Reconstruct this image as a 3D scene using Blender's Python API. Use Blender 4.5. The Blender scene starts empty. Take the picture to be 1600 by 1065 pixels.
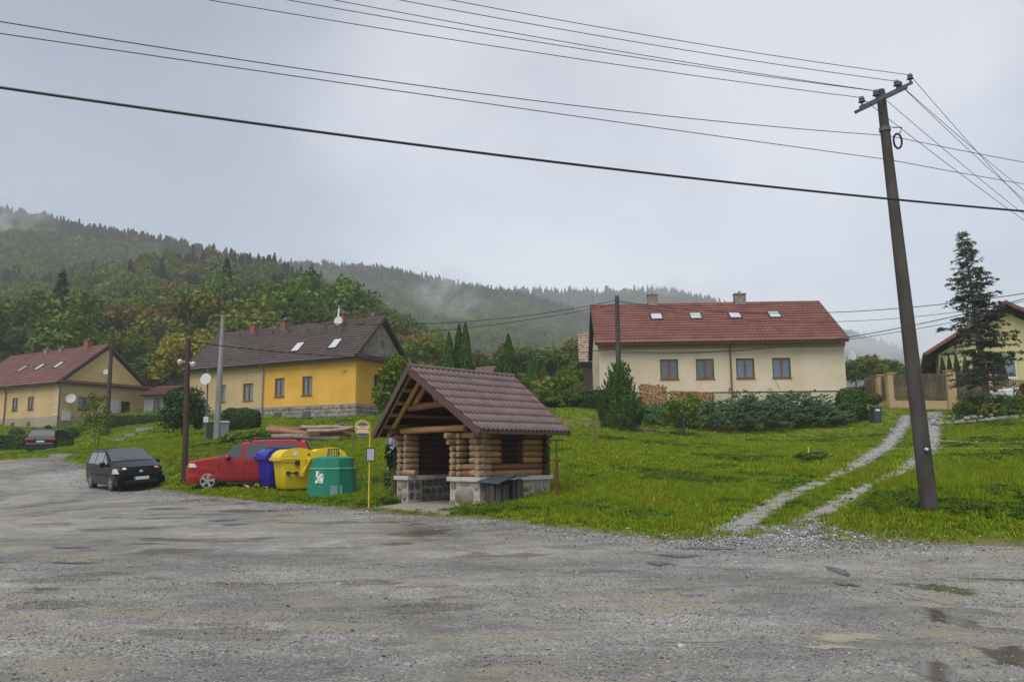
import bpy, bmesh, math, random
import numpy as np
from mathutils import Matrix, Vector, Euler
R = math.radians
rng = np.random.default_rng(7)
random.seed(7)
SC = bpy.context.scene
COL = SC.collection

# ------------------------------------------------------------------ camera
FPX = 1244.0
cam_d = bpy.data.cameras.new('camera'); cam_d.sensor_width = 36.0; cam_d.lens = FPX / 1600 * 36.0
cam_d.clip_start = 0.1; cam_d.clip_end = 6000
cam = bpy.data.objects.new('camera', cam_d); COL.objects.link(cam)
CM = (Matrix.Translation((0, 0, 1.6)) @ Matrix.Rotation(R(90 + 8.14), 4, 'X') @ Matrix.Rotation(R(-0.4), 4, 'Z'))
cam.matrix_world = CM
SC.camera = cam

# ------------------------------------------------------------------ sky and light
w = bpy.data.worlds.new('World'); SC.world = w; w.use_nodes = True
nt = w.node_tree; nt.nodes.clear(); N = nt.nodes.new; Lk = nt.links.new
out = N('ShaderNodeOutputWorld'); bgn = N('ShaderNodeBackground')
tc = N('ShaderNodeTexCoord')
sky = N('ShaderNodeTexSky'); sky.sky_type = 'NISHITA'; sky.sun_disc = False
SUN_EL, SUN_AZ = R(60), R(205)
sky.sun_elevation = SUN_EL; sky.sun_rotation = SUN_AZ
bg_sky = N('ShaderNodeBackground'); bg_sky.inputs[1].default_value = 0.05
Lk(sky.outputs[0], bg_sky.inputs[0])
# overcast layer: brighter round the veiled sun, soft mottled cloud, even brightness low down
sund = (math.sin(R(11)) * math.cos(R(27)), math.cos(R(11)) * math.cos(R(27)), math.sin(R(27)))   # thin spot in the cloud
dot = N('ShaderNodeVectorMath'); dot.operation = 'DOT_PRODUCT'; dot.inputs[1].default_value = sund
Lk(tc.outputs['Generated'], dot.inputs[0])
mr = N('ShaderNodeMapRange'); mr.interpolation_type = 'SMOOTHERSTEP'
mr.inputs[1].default_value = 0.80; mr.inputs[2].default_value = 1.02; Lk(dot.outputs['Value'], mr.inputs[0])
mp = N('ShaderNodeMapping'); mp.inputs['Scale'].default_value = (1.0, 1.0, 2.2); Lk(tc.outputs['Generated'], mp.inputs[0])
no = N('ShaderNodeTexNoise'); no.inputs['Scale'].default_value = 3.0; no.inputs['Detail'].default_value = 4; no.inputs['Roughness'].default_value = 0.5
Lk(mp.outputs[0], no.inputs['Vector'])
mr2 = N('ShaderNodeMapRange'); mr2.inputs[1].default_value = 0.3; mr2.inputs[2].default_value = 0.7
mr2.inputs[3].default_value = -0.24; mr2.inputs[4].default_value = 0.26; Lk(no.outputs[0], mr2.inputs[0])
add = N('ShaderNodeMath'); add.operation = 'ADD'; Lk(mr.outputs[0], add.inputs[0]); Lk(mr2.outputs[0], add.inputs[1])
rp = N('ShaderNodeValToRGB'); Lk(add.outputs[0], rp.inputs[0])
e = rp.color_ramp.elements; e[0].position = 0.0; e[0].color = (0.118, 0.107, 0.094, 1); e[1].position = 1.0; e[1].color = (0.295, 0.272, 0.245, 1)
m_ = rp.color_ramp.elements.new(0.45); m_.color = (0.160, 0.148, 0.132, 1)
Lk(rp.outputs[0], bgn.inputs[0]); bgn.inputs[1].default_value = 1.0
adds = N('ShaderNodeAddShader'); Lk(bgn.outputs[0], adds.inputs[0]); Lk(bg_sky.outputs[0], adds.inputs[1])
Lk(adds.outputs[0], out.inputs[0])

sl = bpy.data.lights.new('sun', 'SUN'); sl.energy = 1.5; sl.angle = R(45); sl.color = (1, 0.97, 0.93)
so = bpy.data.objects.new('sun', sl); COL.objects.link(so)
so.rotation_euler = (R(90) - SUN_EL, 0, math.pi - SUN_AZ + 0.0)
SC.view_settings.view_transform = 'Standard'; SC.view_settings.look = 'None'
SC.view_settings.exposure = 1.1; SC.view_settings.gamma = 1.0; SC.view_settings.use_curve_mapping = False
SC.cycles.max_bounces = 6; SC.cycles.diffuse_bounces = 3; SC.cycles.glossy_bounces = 3
SC.cycles.transmission_bounces = 4; SC.cycles.volume_bounces = 1; SC.cycles.transparent_max_bounces = 12
SC.cycles.use_denoising = True
SC.cycles.sample_clamp_indirect = 4

# ------------------------------------------------------------------ pixel <-> world (layout maths only)
CMI = CM.inverted()
def at(px, py, Y):
    d = CM.to_3x3() @ Vector((px - 800, 532.5 - py, -FPX))
    return Vector((0, 0, 1.6)) + d * (Y / d.y)
def proj(p):
    c = CMI @ Vector(p); return (800 + c.x / -c.z * FPX, 532.5 - c.y / -c.z * FPX)

# ------------------------------------------------------------------ terrain
CP = []
def cp(px, py, Y):
    p = at(px, py, Y); CP.append((p.x, p.y, p.z))
for p in [(0,-30,0),(-40,-30,0),(40,-30,0),(-10,0,0),(0,0,0),(10,0,0),(-5,8,0),(5,8,0),(0,13,.0),(-25,8,0.1),(30,5,0),(20,12,.0),
          (-12,16,.05),(-25,24,.35),(-45,20,.4),(-70,40,1.2),(-48,58,1.75),(-70,80,3.2),(45,10,.2),(60,30,1.2),(70,60,4.2),
          (-90,118,11),(-50,118,11),(0,118,10.5),(40,118,8),(90,118,8)]: CP.append(p)
for a in [(1600,848,13.6),(1453,798,15.5),(1560,750,22),(1560,700,33),(1560,650,46),(1340,660,51),(1340,700,38),(1340,750,24.5),
          (1250,820,16.5),(1400,641,56),(1500,641,55),(1160,678,50),(1040,640,56),(1300,634,56),(960,640,56),(970,672,47),(900,646,51),
          (900,672,45),(900,720,30),(900,780,20),(900,828,15.7),(1120,720,31),(1120,780,20.5),(560,690,42),(560,656,57),(420,662,60),
          (420,700,38),(300,690,43),(288,712,32),(300,742,29.5),(440,790,22),(460,770,25.2),(519,779,23.8),(389,766,27.2),(196,759,31.0),(250,768,26.8),(600,798,20),
          (747,797,20),(857,779,21.5),(640,770,24),(500,740,30),(170,668,76),(150,700,48),(75,703,69),(0,722,48),(95,667,82),(20,672,84),
          (290,655,66),(240,668,70),(640,650,60),(760,595,112),(860,640,55),(1300,612,112),(1450,612,80),(1580,612,80),(200,600,112),(700,700,38)]:
    cp(*a)
CPa = np.array(CP); C0 = 3.0
def _k(d2): return -np.sqrt(d2 + C0 * C0)
_D = ((CPa[:, None, :2] - CPa[None, :, :2]) ** 2).sum(-1)
_n = len(CPa)
_A = np.zeros((_n + 3, _n + 3)); _A[:_n, :_n] = _k(_D) + np.eye(_n) * 0.08
_A[:_n, _n] = 1; _A[:_n, _n + 1:] = CPa[:, :2]; _A[_n:, :_n] = _A[:_n, _n:].T
_W = np.linalg.solve(_A, np.concatenate([CPa[:, 2], [0, 0, 0]]))
PADS = [(-15.2, 31.2, .43, .03, 2.4, 5.0), (-9.0, 27.6, .46, .03, 2.6, 4.6), (-33.5, 58.5, 1.95, .03, 2.8, 6.0)]
def gz(x, y):
    x = np.asarray(x, float); y = np.asarray(y, float); sh = np.broadcast(x, y).shape
    X = np.broadcast_to(x, sh).ravel(); Y = np.broadcast_to(y, sh).ravel(); r = np.zeros(X.shape)
    for i in range(_n): r += _W[i] * _k((X - CPa[i, 0]) ** 2 + (Y - CPa[i, 1]) ** 2)
    r += _W[_n] + _W[_n + 1] * X + _W[_n + 2] * Y
    for cx, cy, z0, sy, r0, r1 in PADS:      # nearly level standings for the parked cars
        k = np.clip((r1 - np.hypot(X - cx, Y - cy)) / (r1 - r0), 0, 1); k = k * k * (3 - 2 * k); r = r * (1 - k) + (z0 + sy * (Y - cy)) * k
    return r.reshape(sh)
_edge = sorted([(-90,80),(-45,59),(-29,47.5),(-17,33.5),(-12.5,28.2),(-10.6,26.2),(-6.4,22.4),(-3.2,19.9),(-.8,17.7),(1.25,15.6),(2.8,14.6),(4.2,14.9),(5.0,15.0),(5.8,14.2),(6.8,13.6),(9,13.3),(15,13.2),(60,12)])
EX = np.array([p[0] for p in _edge]); EY = np.array([p[1] for p in _edge])
def wob(x, y):
    return (np.sin(x * 1.7 + 1.3 * np.sin(y * .9)) + np.sin(y * 2.3 + x * .7 + 2) + .6 * np.sin(x * 4.1 + y * 3.3) + .5 * np.sin(x * 7.3 - y * 5.9 + 1)) / 3.1
def edge_d(x, y):
    return (y - np.interp(x, EX, EY)) * 0.8
def lawn_z(x, y):
    d = edge_d(x, y) + 0.22 * wob(x, y)
    bank = np.clip(d / 0.7, -0.7, 1.0) * 0.055
    z = gz(x, y) + bank + 0.02 * wob(x * .8, y * .8) * np.clip(d, 0, 1)
    # levelled plot under the log shelter
    lx = (x + .82) * .725 - (y - 20.) * .688; ly = (x + .82) * .688 + (y - 20.) * .725
    ins = (lx > -3.05) & (lx < -.2) & (ly > -1.2) & (ly < 2.5)
    return np.where(ins, np.minimum(z, .12), z)
def gnd(x, y): return float(lawn_z(x, y)) if edge_d(x, y) > 0 else float(gz(x, y))
def spot(px, Y):
    """the ground point seen in column px at depth Y"""
    py = 700.0
    for _ in range(6):
        p = at(px, py, Y); z = gnd(p.x, p.y); py = proj((p.x, p.y, z))[1]
    return Vector((p.x, p.y, z))

# ------------------------------------------------------------------ materials
def mat(name, c, rough=.6, c2=None, scale=3., detail=6., bump=0., bscale=None, spec=.5, metal=0., stretch=None, island=0., objr=0.,
        coat=0., trans=0., ramp=(.35, .65), coords='Object'):
    m = bpy.data.materials.new(name); m.use_nodes = True; t = m.node_tree; b = t.nodes['Principled BSDF']
    b.inputs['Roughness'].default_value = rough; b.inputs['Metallic'].default_value = metal
    b.inputs['Specular IOR Level'].default_value = spec; b.inputs['Coat Weight'].default_value = coat
    b.inputs['Coat Roughness'].default_value = .05
    b.inputs['Base Color'].default_value = (*c, 1)
    n = t.nodes.new; l = t.links.new
    src = None
    if c2 is not None or bump:
        co = n('ShaderNodeTexCoord'); mpn = n('ShaderNodeMapping'); l(co.outputs[coords], mpn.inputs[0])
        if stretch: mpn.inputs['Scale'].default_value = stretch
        nz = n('ShaderNodeTexNoise'); nz.inputs['Scale'].default_value = scale; nz.inputs['Detail'].default_value = detail
        nz.inputs['Roughness'].default_value = .6; l(mpn.outputs[0], nz.inputs['Vector'])
        if c2 is not None:
            r = n('ShaderNodeValToRGB'); l(nz.outputs[0], r.inputs[0]); r.color_ramp.elements[0].position = ramp[0]; r.color_ramp.elements[1].position = ramp[1]
            r.color_ramp.elements[0].color = (*c, 1); r.color_ramp.elements[1].color = (*c2, 1); src = r.outputs[0]
        if bump:
            nb = n('ShaderNodeTexNoise'); nb.inputs['Scale'].default_value = bscale or scale * 4; nb.inputs['Detail'].default_value = 5; l(mpn.outputs[0], nb.inputs['Vector'])
            bp = n('ShaderNodeBump'); bp.inputs['Strength'].default_value = min(1, bump); bp.inputs['Distance'].default_value = .02 * max(1, bump); l(nb.outputs[0], bp.inputs['Height']); l(bp.outputs[0], b.inputs['Normal'])
    if island or objr:
        hs = n('ShaderNodeHueSaturation'); hs.inputs['Color'].default_value = (*c, 1)
        if src: l(src, hs.inputs['Color'])
        val = None
        if island:
            g = n('ShaderNodeNewGeometry'); a = n('ShaderNodeMapRange'); l(g.outputs['Random Per Island'], a.inputs[0]); a.inputs[3].default_value = 1 - island; a.inputs[4].default_value = 1 + island; val = a.outputs[0]
        if objr:
            oi = n('ShaderNodeObjectInfo'); a2 = n('ShaderNodeMapRange'); l(oi.outputs['Random'], a2.inputs[0]); a2.inputs[3].default_value = 1 - objr; a2.inputs[4].default_value = 1 + objr
            a3 = n('ShaderNodeMapRange'); l(oi.outputs['Random'], a3.inputs[0]); a3.inputs[3].default_value = .5 - objr * .06; a3.inputs[4].default_value = .5 + objr * .06; l(a3.outputs[0], hs.inputs['Hue'])
            if val: mm = n('ShaderNodeMath'); mm.operation = 'MULTIPLY'; l(val, mm.inputs[0]); l(a2.outputs[0], mm.inputs[1]); val = mm.outputs[0]
            else: val = a2.outputs[0]
        l(val, hs.inputs['Value']); src = hs.outputs[0]
    if src: l(src, b.inputs['Base Color'])
    if trans:
        tr = n('ShaderNodeBsdfTranslucent'); mx = n('ShaderNodeMixShader'); mx.inputs[0].default_value = trans
        if src: l(src, tr.inputs[0])
        else: tr.inputs[0].default_value = (*c, 1)
        l(b.outputs[0], mx.inputs[1]); l(tr.outputs[0], mx.inputs[2]); l(mx.outputs[0], t.nodes['Material Output'].inputs['Surface'])
    return m

# ------------------------------------------------------------------ mesh helpers
class MB:
    def __init__(s): s.v = []; s.f = []; s.m = []; s.xf = None
    def add(s, vs, fs, mi=0):
        o = len(s.v)
        if s.xf is not None: vs = [tuple(s.xf @ Vector(p)) for p in vs]
        s.v.extend(tuple(p) for p in vs); s.f.extend([tuple(i + o for i in f) for f in fs]); s.m.extend([mi] * len(fs)); return s
    def box(s, x0, y0, z0, x1, y1, z1, mi=0):
        return s.add([(x0,y0,z0),(x1,y0,z0),(x1,y1,z0),(x0,y1,z0),(x0,y0,z1),(x1,y0,z1),(x1,y1,z1),(x0,y1,z1)],
                     [(0,3,2,1),(4,5,6,7),(0,1,5,4),(1,2,6,5),(2,3,7,6),(3,0,4,7)], mi)
    def bar(s, a, b, wd, ht, mi=0, up=(0, 0, 1)):
        a = Vector(a); b = Vector(b); d = (b - a).normalized(); u = Vector(up)
        if abs(d.dot(u)) > .98: u = Vector((1, 0, 0))
        r = d.cross(u).normalized() * wd / 2; q = r.cross(d).normalized() * ht / 2
        vs = [a-r-q, a+r-q, a+r+q, a-r+q, b-r-q, b+r-q, b+r+q, b-r+q]
        return s.add(vs, [(0,1,2,3),(7,6,5,4),(0,4,5,1),(1,5,6,2),(2,6,7,3),(3,7,4,0)], mi)
    def tube(s, pts, rs, n=8, mi=0, cap=True):
        pts = [Vector(p) for p in pts]
        if not hasattr(rs, '__len__'): rs = [rs] * len(pts)
        vs = []; fs = []; pr = None
        for i, p in enumerate(pts):
            d = (pts[min(i + 1, len(pts) - 1)] - pts[max(i - 1, 0)]).normalized()
            if pr is None:
                pr = d.orthogonal().normalized()
            pr = (pr - d * pr.dot(d)).normalized(); q = d.cross(pr)
            for k in range(n):
                a = 2 * math.pi * k / n; vs.append(p + (pr * math.cos(a) + q * math.sin(a)) * rs[i])
        for i in range(len(pts) - 1):
            for k in range(n): fs.append((i*n+k, i*n+(k+1) % n, (i+1)*n+(k+1) % n, (i+1)*n+k))
        if cap: fs.append(tuple(range(n))[::-1]); fs.append(tuple((len(pts)-1)*n + k for k in range(n)))
        return s.add(vs, fs, mi)
    def lathe(s, prof, n=16, mi=0, c=(0, 0, 0), sx=1, sy=1):
        vs = []; fs = []
        for r, z in prof:
            for k in range(n):
                a = 2 * math.pi * k / n; vs.append((c[0] + r * sx * math.cos(a), c[1] + r * sy * math.sin(a), c[2] + z))
        for i in range(len(prof) - 1):
            for k in range(n): fs.append((i*n+k, i*n+(k+1) % n, (i+1)*n+(k+1) % n, (i+1)*n+k))
        fs.append(tuple(range(n))[::-1]); fs.append(tuple((len(prof)-1)*n + k for k in range(n)))
        return s.add(vs, fs, mi)
    def prism(s, poly, h0, h1, mi=0):
        n = len(poly); vs = [(x, y, h0) for x, y in poly] + [(x, y, h1) for x, y in poly]
        fs = [tuple(range(n))[::-1], tuple(range(n, 2*n))] + [(i, (i+1) % n, n+(i+1) % n, n+i) for i in range(n)]
        return s.add(vs, fs, mi)
    def build(s, name, ms, parent=None, smooth=0, loc=None, kind=None):
        me = bpy.data.meshes.new(name); me.from_pydata(s.v, [], s.f)
        for m in (ms if isinstance(ms, (list, tuple)) else [ms]): me.materials.append(m)
        if any(s.m): me.polygons.foreach_set('material_index', s.m)
        if smooth:
            me.polygons.foreach_set('use_smooth', [True] * len(me.polygons)); me.set_sharp_from_angle(angle=R(smooth))
        me.update(); return link(name, me, parent, loc, kind)
def link(name, me, parent=None, loc=None, kind=None):
    o = bpy.data.objects.new(name, me); COL.objects.link(o)
    if parent is not None: o.parent = parent
    if loc is not None: o.location = loc
    if kind: o['kind'] = kind
    return o
def tag(o, label, cat, group=None):
    o['label'] = label; o['category'] = cat
    if group: o['group'] = group
    return o
def empty(name, loc, rz, label, cat, group=None):
    o = bpy.data.objects.new(name, None); COL.objects.link(o); o.location = loc; o.rotation_euler = (0, 0, rz); o.empty_display_size = .3
    return tag(o, label, cat, group)
def nmesh(name, V, F, ms, parent=None, smooth=False, kind=None, loc=None):
    """big mesh from numpy arrays, all faces with the same corner count"""
    me = bpy.data.meshes.new(name); V = np.asarray(V, np.float32); F = np.asarray(F, np.int32); k = F.shape[1]
    me.vertices.add(len(V)); me.vertices.foreach_set('co', V.ravel())
    me.loops.add(F.size); me.loops.foreach_set('vertex_index', F.ravel())
    me.polygons.add(len(F)); me.polygons.foreach_set('loop_start', np.arange(0, F.size, k, dtype=np.int32))
    if smooth: me.polygons.foreach_set('use_smooth', np.ones(len(F), bool))
    for m in (ms if isinstance(ms, (list, tuple)) else [ms]): me.materials.append(m)
    me.update(calc_edges=True); return link(name, me, parent, loc, kind)
def grid_mesh(name, xs, ys, Z, m, kind=None):
    ny, nx = Z.shape; X, Y = np.meshgrid(xs, ys) if np.ndim(xs) == 1 else (xs, ys)
    V = np.stack([X.ravel(), Y.ravel(), Z.ravel()], 1); i = np.arange(nx * ny).reshape(ny, nx)
    F = np.stack([i[:-1, :-1], i[:-1, 1:], i[1:, 1:], i[1:, :-1]], -1).reshape(-1, 4)
    return nmesh(name, V, F, m, smooth=True, kind=kind)

PROTO = bpy.data.collections.new('prototypes')   # never linked to the scene
def proto_coll(objs, name):
    c = bpy.data.collections.new(name)
    for i, o in enumerate(objs):
        o.name = '%s_%02d' % (name, i)
        for cc in list(o.users_collection): cc.objects.unlink(o)
        c.objects.link(o)
    return c
def scatter(name, P, rot, scl, idx, coll, label, cat, m=None):
    me = bpy.data.meshes.new(name); me.vertices.add(len(P)); me.vertices.foreach_set('co', np.asarray(P, np.float32).ravel())
    a = me.attributes.new('rot', 'FLOAT_VECTOR', 'POINT'); a.data.foreach_set('vector', np.asarray(rot, np.float32).ravel())
    a = me.attributes.new('scl', 'FLOAT_VECTOR', 'POINT'); a.data.foreach_set('vector', np.asarray(scl, np.float32).ravel())
    a = me.attributes.new('idx', 'INT', 'POINT'); a.data.foreach_set('value', np.asarray(idx, np.int32))
    o = link(name, me, kind='stuff'); o['label'] = label; o['category'] = cat
    ng = bpy.data.node_groups.new(name, 'GeometryNodeTree')
    ng.interface.new_socket('Geometry', in_out='INPUT', socket_type='NodeSocketGeometry')
    ng.interface.new_socket('Geometry', in_out='OUTPUT', socket_type='NodeSocketGeometry')
    n = ng.nodes.new; l = ng.links.new
    gi = n('NodeGroupInput'); go = n('NodeGroupOutput'); ip = n('GeometryNodeInstanceOnPoints'); ci = n('GeometryNodeCollectionInfo')
    ci.inputs['Collection'].default_value = coll; ci.inputs['Separate Children'].default_value = True; ci.inputs['Reset Children'].default_value = True
    def na(nm, ty):
        x = n('GeometryNodeInputNamedAttribute'); x.data_type = ty; x.inputs['Name'].default_value = nm; return x.outputs['Attribute']
    l(gi.outputs[0], ip.inputs['Points']); l(ci.outputs[0], ip.inputs['Instance']); ip.inputs['Pick Instance'].default_value = True
    l(na('idx', 'INT'), ip.inputs['Instance Index']); l(na('rot', 'FLOAT_VECTOR'), ip.inputs['Rotation']); l(na('scl', 'FLOAT_VECTOR'), ip.inputs['Scale'])
    l(ip.outputs[0], go.inputs[0])
    md = o.modifiers.new('scatter', 'NODES'); md.node_group = ng
    return o
# ------------------------------------------------------------------ ground, road, lawn
def road_mat():
    m = bpy.data.materials.new('wet_gravel_road'); m.use_nodes = True; t = m.node_tree; b = t.nodes['Principled BSDF']; n = t.nodes.new; l = t.links.new
    co = n('ShaderNodeTexCoord')
    def noise(sc, det, stretch=(1, 1, 1), ro=.6, rotz=0):
        mpn = n('ShaderNodeMapping'); mpn.inputs['Scale'].default_value = stretch; mpn.inputs['Rotation'].default_value = (0, 0, rotz); l(co.outputs['Object'], mpn.inputs[0])
        z = n('ShaderNodeTexNoise'); z.inputs['Scale'].default_value = sc; z.inputs['Detail'].default_value = det; z.inputs['Roughness'].default_value = ro; l(mpn.outputs[0], z.inputs[0]); return z.outputs[0]
    def ramp(src, stops):
        r = n('ShaderNodeValToRGB'); l(src, r.inputs[0]); el = r.color_ramp.elements
        for i, (p, c) in enumerate(stops):
            e_ = el[i] if i < 2 else el.new(p)
            e_.position = p; e_.color = (*c, 1)
        return r.outputs[0]
    def mix(f, a, c, mode='MIX'):
        x = n('ShaderNodeMix'); x.data_type = 'RGBA'; x.blend_type = mode
        if isinstance(f, float): x.inputs[0].default_value = f
        else: l(f, x.inputs[0])
        for s_, v in ((6, a), (7, c)):
            if isinstance(v, tuple): x.inputs[s_].default_value = (*v, 1)
            else: l(v, x.inputs[s_])
        return x.outputs[2]
    # base: mottled packed grit in slowly changing patches
    big = noise(.22, 5, (1, 1.6, 1)); patch = ramp(big, [(.34, (.10, .096, .088)), (.62, (.285, .271, .24))])
    mid = ramp(noise(2.0, 8, (1, 1.5, 1), .72), [(.3, (.62, .62, .62)), (.7, (1.3, 1.3, 1.28))])
    c = mix(1.0, patch, mid, 'MULTIPLY')
    vo = n('ShaderNodeTexVoronoi'); vo.inputs['Scale'].default_value = 46; l(co.outputs['Object'], vo.inputs[0])
    sp = ramp(vo.outputs['Color'], [(.12, (.5, .5, .5)), (.75, (1.2, 1.19, 1.17)), (.97, (2.0, 1.97, 1.92))])
    gm = ramp(noise(.9, 6, (1, 1.8, 1), .65), [(.36, (.35, .35, .35)), (.55, (1, 1, 1))])
    c = mix(1.0, c, mix(gm, (1., 1., 1.), sp), 'MULTIPLY')
    # muddy yellowish streaks where water has run
    st = ramp(noise(1.0, 6, (.6, 2.1, 1), .65, .12), [(.50, (0, 0, 0)), (.64, (1, 1, 1))])
    pl = ramp(noise(.24, 3, (1, 1.3, 1), .5), [(.40, (0, 0, 0)), (.55, (1, 1, 1))])
    mud = mix(1.0, st, pl, 'MULTIPLY')
    c = mix(mud, c, (.24, .205, .12))
    # puddles
    pw = ramp(noise(.55, 3, (.8, 1.6, 1), .5, -.1), [(.585, (0, 0, 0)), (.62, (1, 1, 1))])
    c = mix(pw, c, mix(.5, c, (.10, .085, .055)))
    # dark tar patches, mostly towards the left
    dk = ramp(noise(.55, 6, (.5, 1.5, 1), .62, .5), [(.60, (0, 0, 0)), (.68, (1, 1, 1))]); c = mix(dk, c, mix(.65, c, (.045, .045, .047)))
    l(c, b.inputs['Base Color'])
    rr = ramp(noise(1.4, 6, (1, 2, 1)), [(.3, (.42, .42, .42)), (.7, (.62, .62, .62))])
    r2 = mix(pw, rr, (.06, .06, .06)); r2 = mix(mud, r2, (.33, .33, .33)); l(r2, b.inputs['Roughness'])
    b.inputs['Specular IOR Level'].default_value = .5
    h = n('ShaderNodeMath'); h.operation = 'MULTIPLY'; l(vo.outputs['Distance'], h.inputs[0]); inv = n('ShaderNodeMath'); inv.operation = 'SUBTRACT'; inv.inputs[0].default_value = 1.0; l(pw, inv.inputs[1]); l(inv.outputs[0], h.inputs[1])
    bp = n('ShaderNodeBump'); bp.inputs['Strength'].default_value = .85; bp.inputs['Distance'].default_value = .012; bp.invert = True; l(h.outputs[0], bp.inputs['Height'])
    b2 = n('ShaderNodeBump'); b2.inputs['Strength'].default_value = .35; b2.inputs['Distance'].default_value = .05; l(noise(3, 6, (1, 2, 1)), b2.inputs['Height']); l(bp.outputs[0], b2.inputs['Normal'])
    l(b2.outputs[0], b.inputs['Normal'])
    return m
M_road = road_mat()
def ground_mat():
    m = bpy.data.materials.new('turf_soil'); m.use_nodes = True; t = m.node_tree; b = t.nodes['Principled BSDF']; n = t.nodes.new; l = t.links.new
    co = n('ShaderNodeTexCoord')
    a = n('ShaderNodeTexNoise'); a.inputs['Scale'].default_value = .35; a.inputs['Detail'].default_value = 8; a.inputs['Roughness'].default_value = .65; l(co.outputs['Object'], a.inputs[0])
    r = n('ShaderNodeValToRGB'); l(a.outputs[0], r.inputs[0]); e = r.color_ramp.elements
    e[0].position = .3; e[0].color = (.075, .11, .01, 1); e[1].position = .72; e[1].color = (.13, .135, .03, 1); x = e.new(.5); x.color = (.125, .175, .012, 1)
    a2 = n('ShaderNodeTexNoise'); a2.inputs['Scale'].default_value = 5; a2.inputs['Detail'].default_value = 8; a2.inputs['Roughness'].default_value = .7; l(co.outputs['Object'], a2.inputs[0])
    r2 = n('ShaderNodeValToRGB'); l(a2.outputs[0], r2.inputs[0]); r2.color_ramp.elements[0].position = .33; r2.color_ramp.elements[0].color = (.55, .55, .55, 1); r2.color_ramp.elements[1].position = .66; r2.color_ramp.elements[1].color = (1.25, 1.25, 1.2, 1)
    mx = n('ShaderNodeMix'); mx.data_type = 'RGBA'; mx.blend_type = 'MULTIPLY'; mx.inputs[0].default_value = 1; l(r.outputs[0], mx.inputs[6]); l(r2.outputs[0], mx.inputs[7])
    # bare brown earth near the road edge (attribute) and in a few worn spots
    at_ = n('ShaderNodeAttribute'); at_.attribute_name = 'bare'
    mx2 = n('ShaderNodeMix'); mx2.data_type = 'RGBA'; l(at_.outputs['Fac'], mx2.inputs[0]); l(mx.outputs[2], mx2.inputs[6]); mx2.inputs[7].default_value = (.12, .095, .06, 1)
    l(mx2.outputs[2], b.inputs['Base Color']); b.inputs['Roughness'].default_value = .8; b.inputs['Specular IOR Level'].default_value = .2
    bp = n('ShaderNodeBump'); bp.inputs['Strength'].default_value = .8; bp.inputs['Distance'].default_value = .05; l(a2.outputs[0], bp.inputs['Height']); l(bp.outputs[0], b.inputs['Normal'])
    return m
M_turf = ground_mat()
# road: one sheet well past the frame on both sides
xs = np.concatenate([np.arange(-120, -30, 1.5), np.arange(-30, 24, .35), np.arange(24, 91, 1.5)]); ys = np.concatenate([np.arange(-40, 2, 1.2), np.arange(2, 34, .3), np.arange(34, 86, 1.)])
XX, YY = np.meshgrid(xs, ys); ZZ = gz(XX, YY) + .012 * wob(XX * .35, YY * .5) * (YY < 60)
ZZ = ZZ - np.clip(edge_d(XX, YY) - 1.5, 0, 6) * .25
grid_mesh('road', xs, ys, ZZ, M_road, 'structure')
# lawn: only beyond the road edge
xs = np.concatenate([np.arange(-125, -34, 1.5), np.arange(-34, 26, .3), np.arange(26, 100, 1.5)]); ys = np.concatenate([np.arange(11, 60, .3), np.arange(60, 122, 1.)])
XX, YY = np.meshgrid(xs, ys); D = edge_d(XX, YY); ZZ = lawn_z(XX, YY)
lawn = grid_mesh('ground', xs, ys, ZZ, M_turf, 'structure')
me = lawn.data; fc = np.zeros(len(me.polygons) * 4, np.int32); me.loops.foreach_get('vertex_index', fc); fc = fc.reshape(-1, 4)
dd = D.ravel()[fc].max(1)
bm = bmesh.new(); bm.from_mesh(me); bm.faces.ensure_lookup_table()
bmesh.ops.delete(bm, geom=[bm.faces[i] for i in np.nonzero(dd < -.9)[0]], context='FACES'); bm.to_mesh(me); bm.free()
co = np.zeros(len(me.vertices) * 3, np.float32); me.vertices.foreach_get('co', co); co = co.reshape(-1, 3)
EPATCH = [(-2.6, 23.5, 1.2, 1.0)]
def bareness(x, y):
    d = edge_d(x, y) + .25 * wob(x, y)
    bb = np.clip(1 - d / .55, 0, 1) * .9
    p = at(930, 668, 47); bb = np.maximum(bb, np.clip(1.4 - np.hypot((x - p.x) / 4.5, (y - 47.5) / 1.6), 0, 1) * .7)
    p = at(1310, 716, 34); bb = np.maximum(bb, np.clip(1.2 - np.hypot((x - p.x) / 1.3, (y - 34) / .7) + .4 * wob(x * 2, y * 2), 0, 1) * .8)
    p = at(1240, 826, 16); bb = np.maximum(bb, np.clip(1.25 - np.hypot((x - 5.3) / 1.5, (y - 15.5) / 1.3) + .45 * wob(x * 2, y * 2), 0, 1))
    return bb
a = me.attributes.new('bare', 'FLOAT', 'POINT'); a.data.foreach_set('value', bareness(co[:, 0], co[:, 1]).astype(np.float32))
# the wider valley floor, below everything, out to the foot of the hills and behind the camera
M_far = mat('far_meadow', (.05, .075, .02), .9, (.07, .09, .025), .05)
pl = MB()
def ring(x0, y0, x1, y1, z): pl.add([(x0,y0,z),(x1,y0,z),(x1,y1,z),(x0,y1,z)], [(0,1,2,3)])
ring(-1500, -1400, 1500, -30, -.35); ring(-1500, -30, -100, 118, -.4); ring(89, -30, 1500, 100, -.38)
pl.build('valley_floor', M_far, kind='structure')

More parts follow.
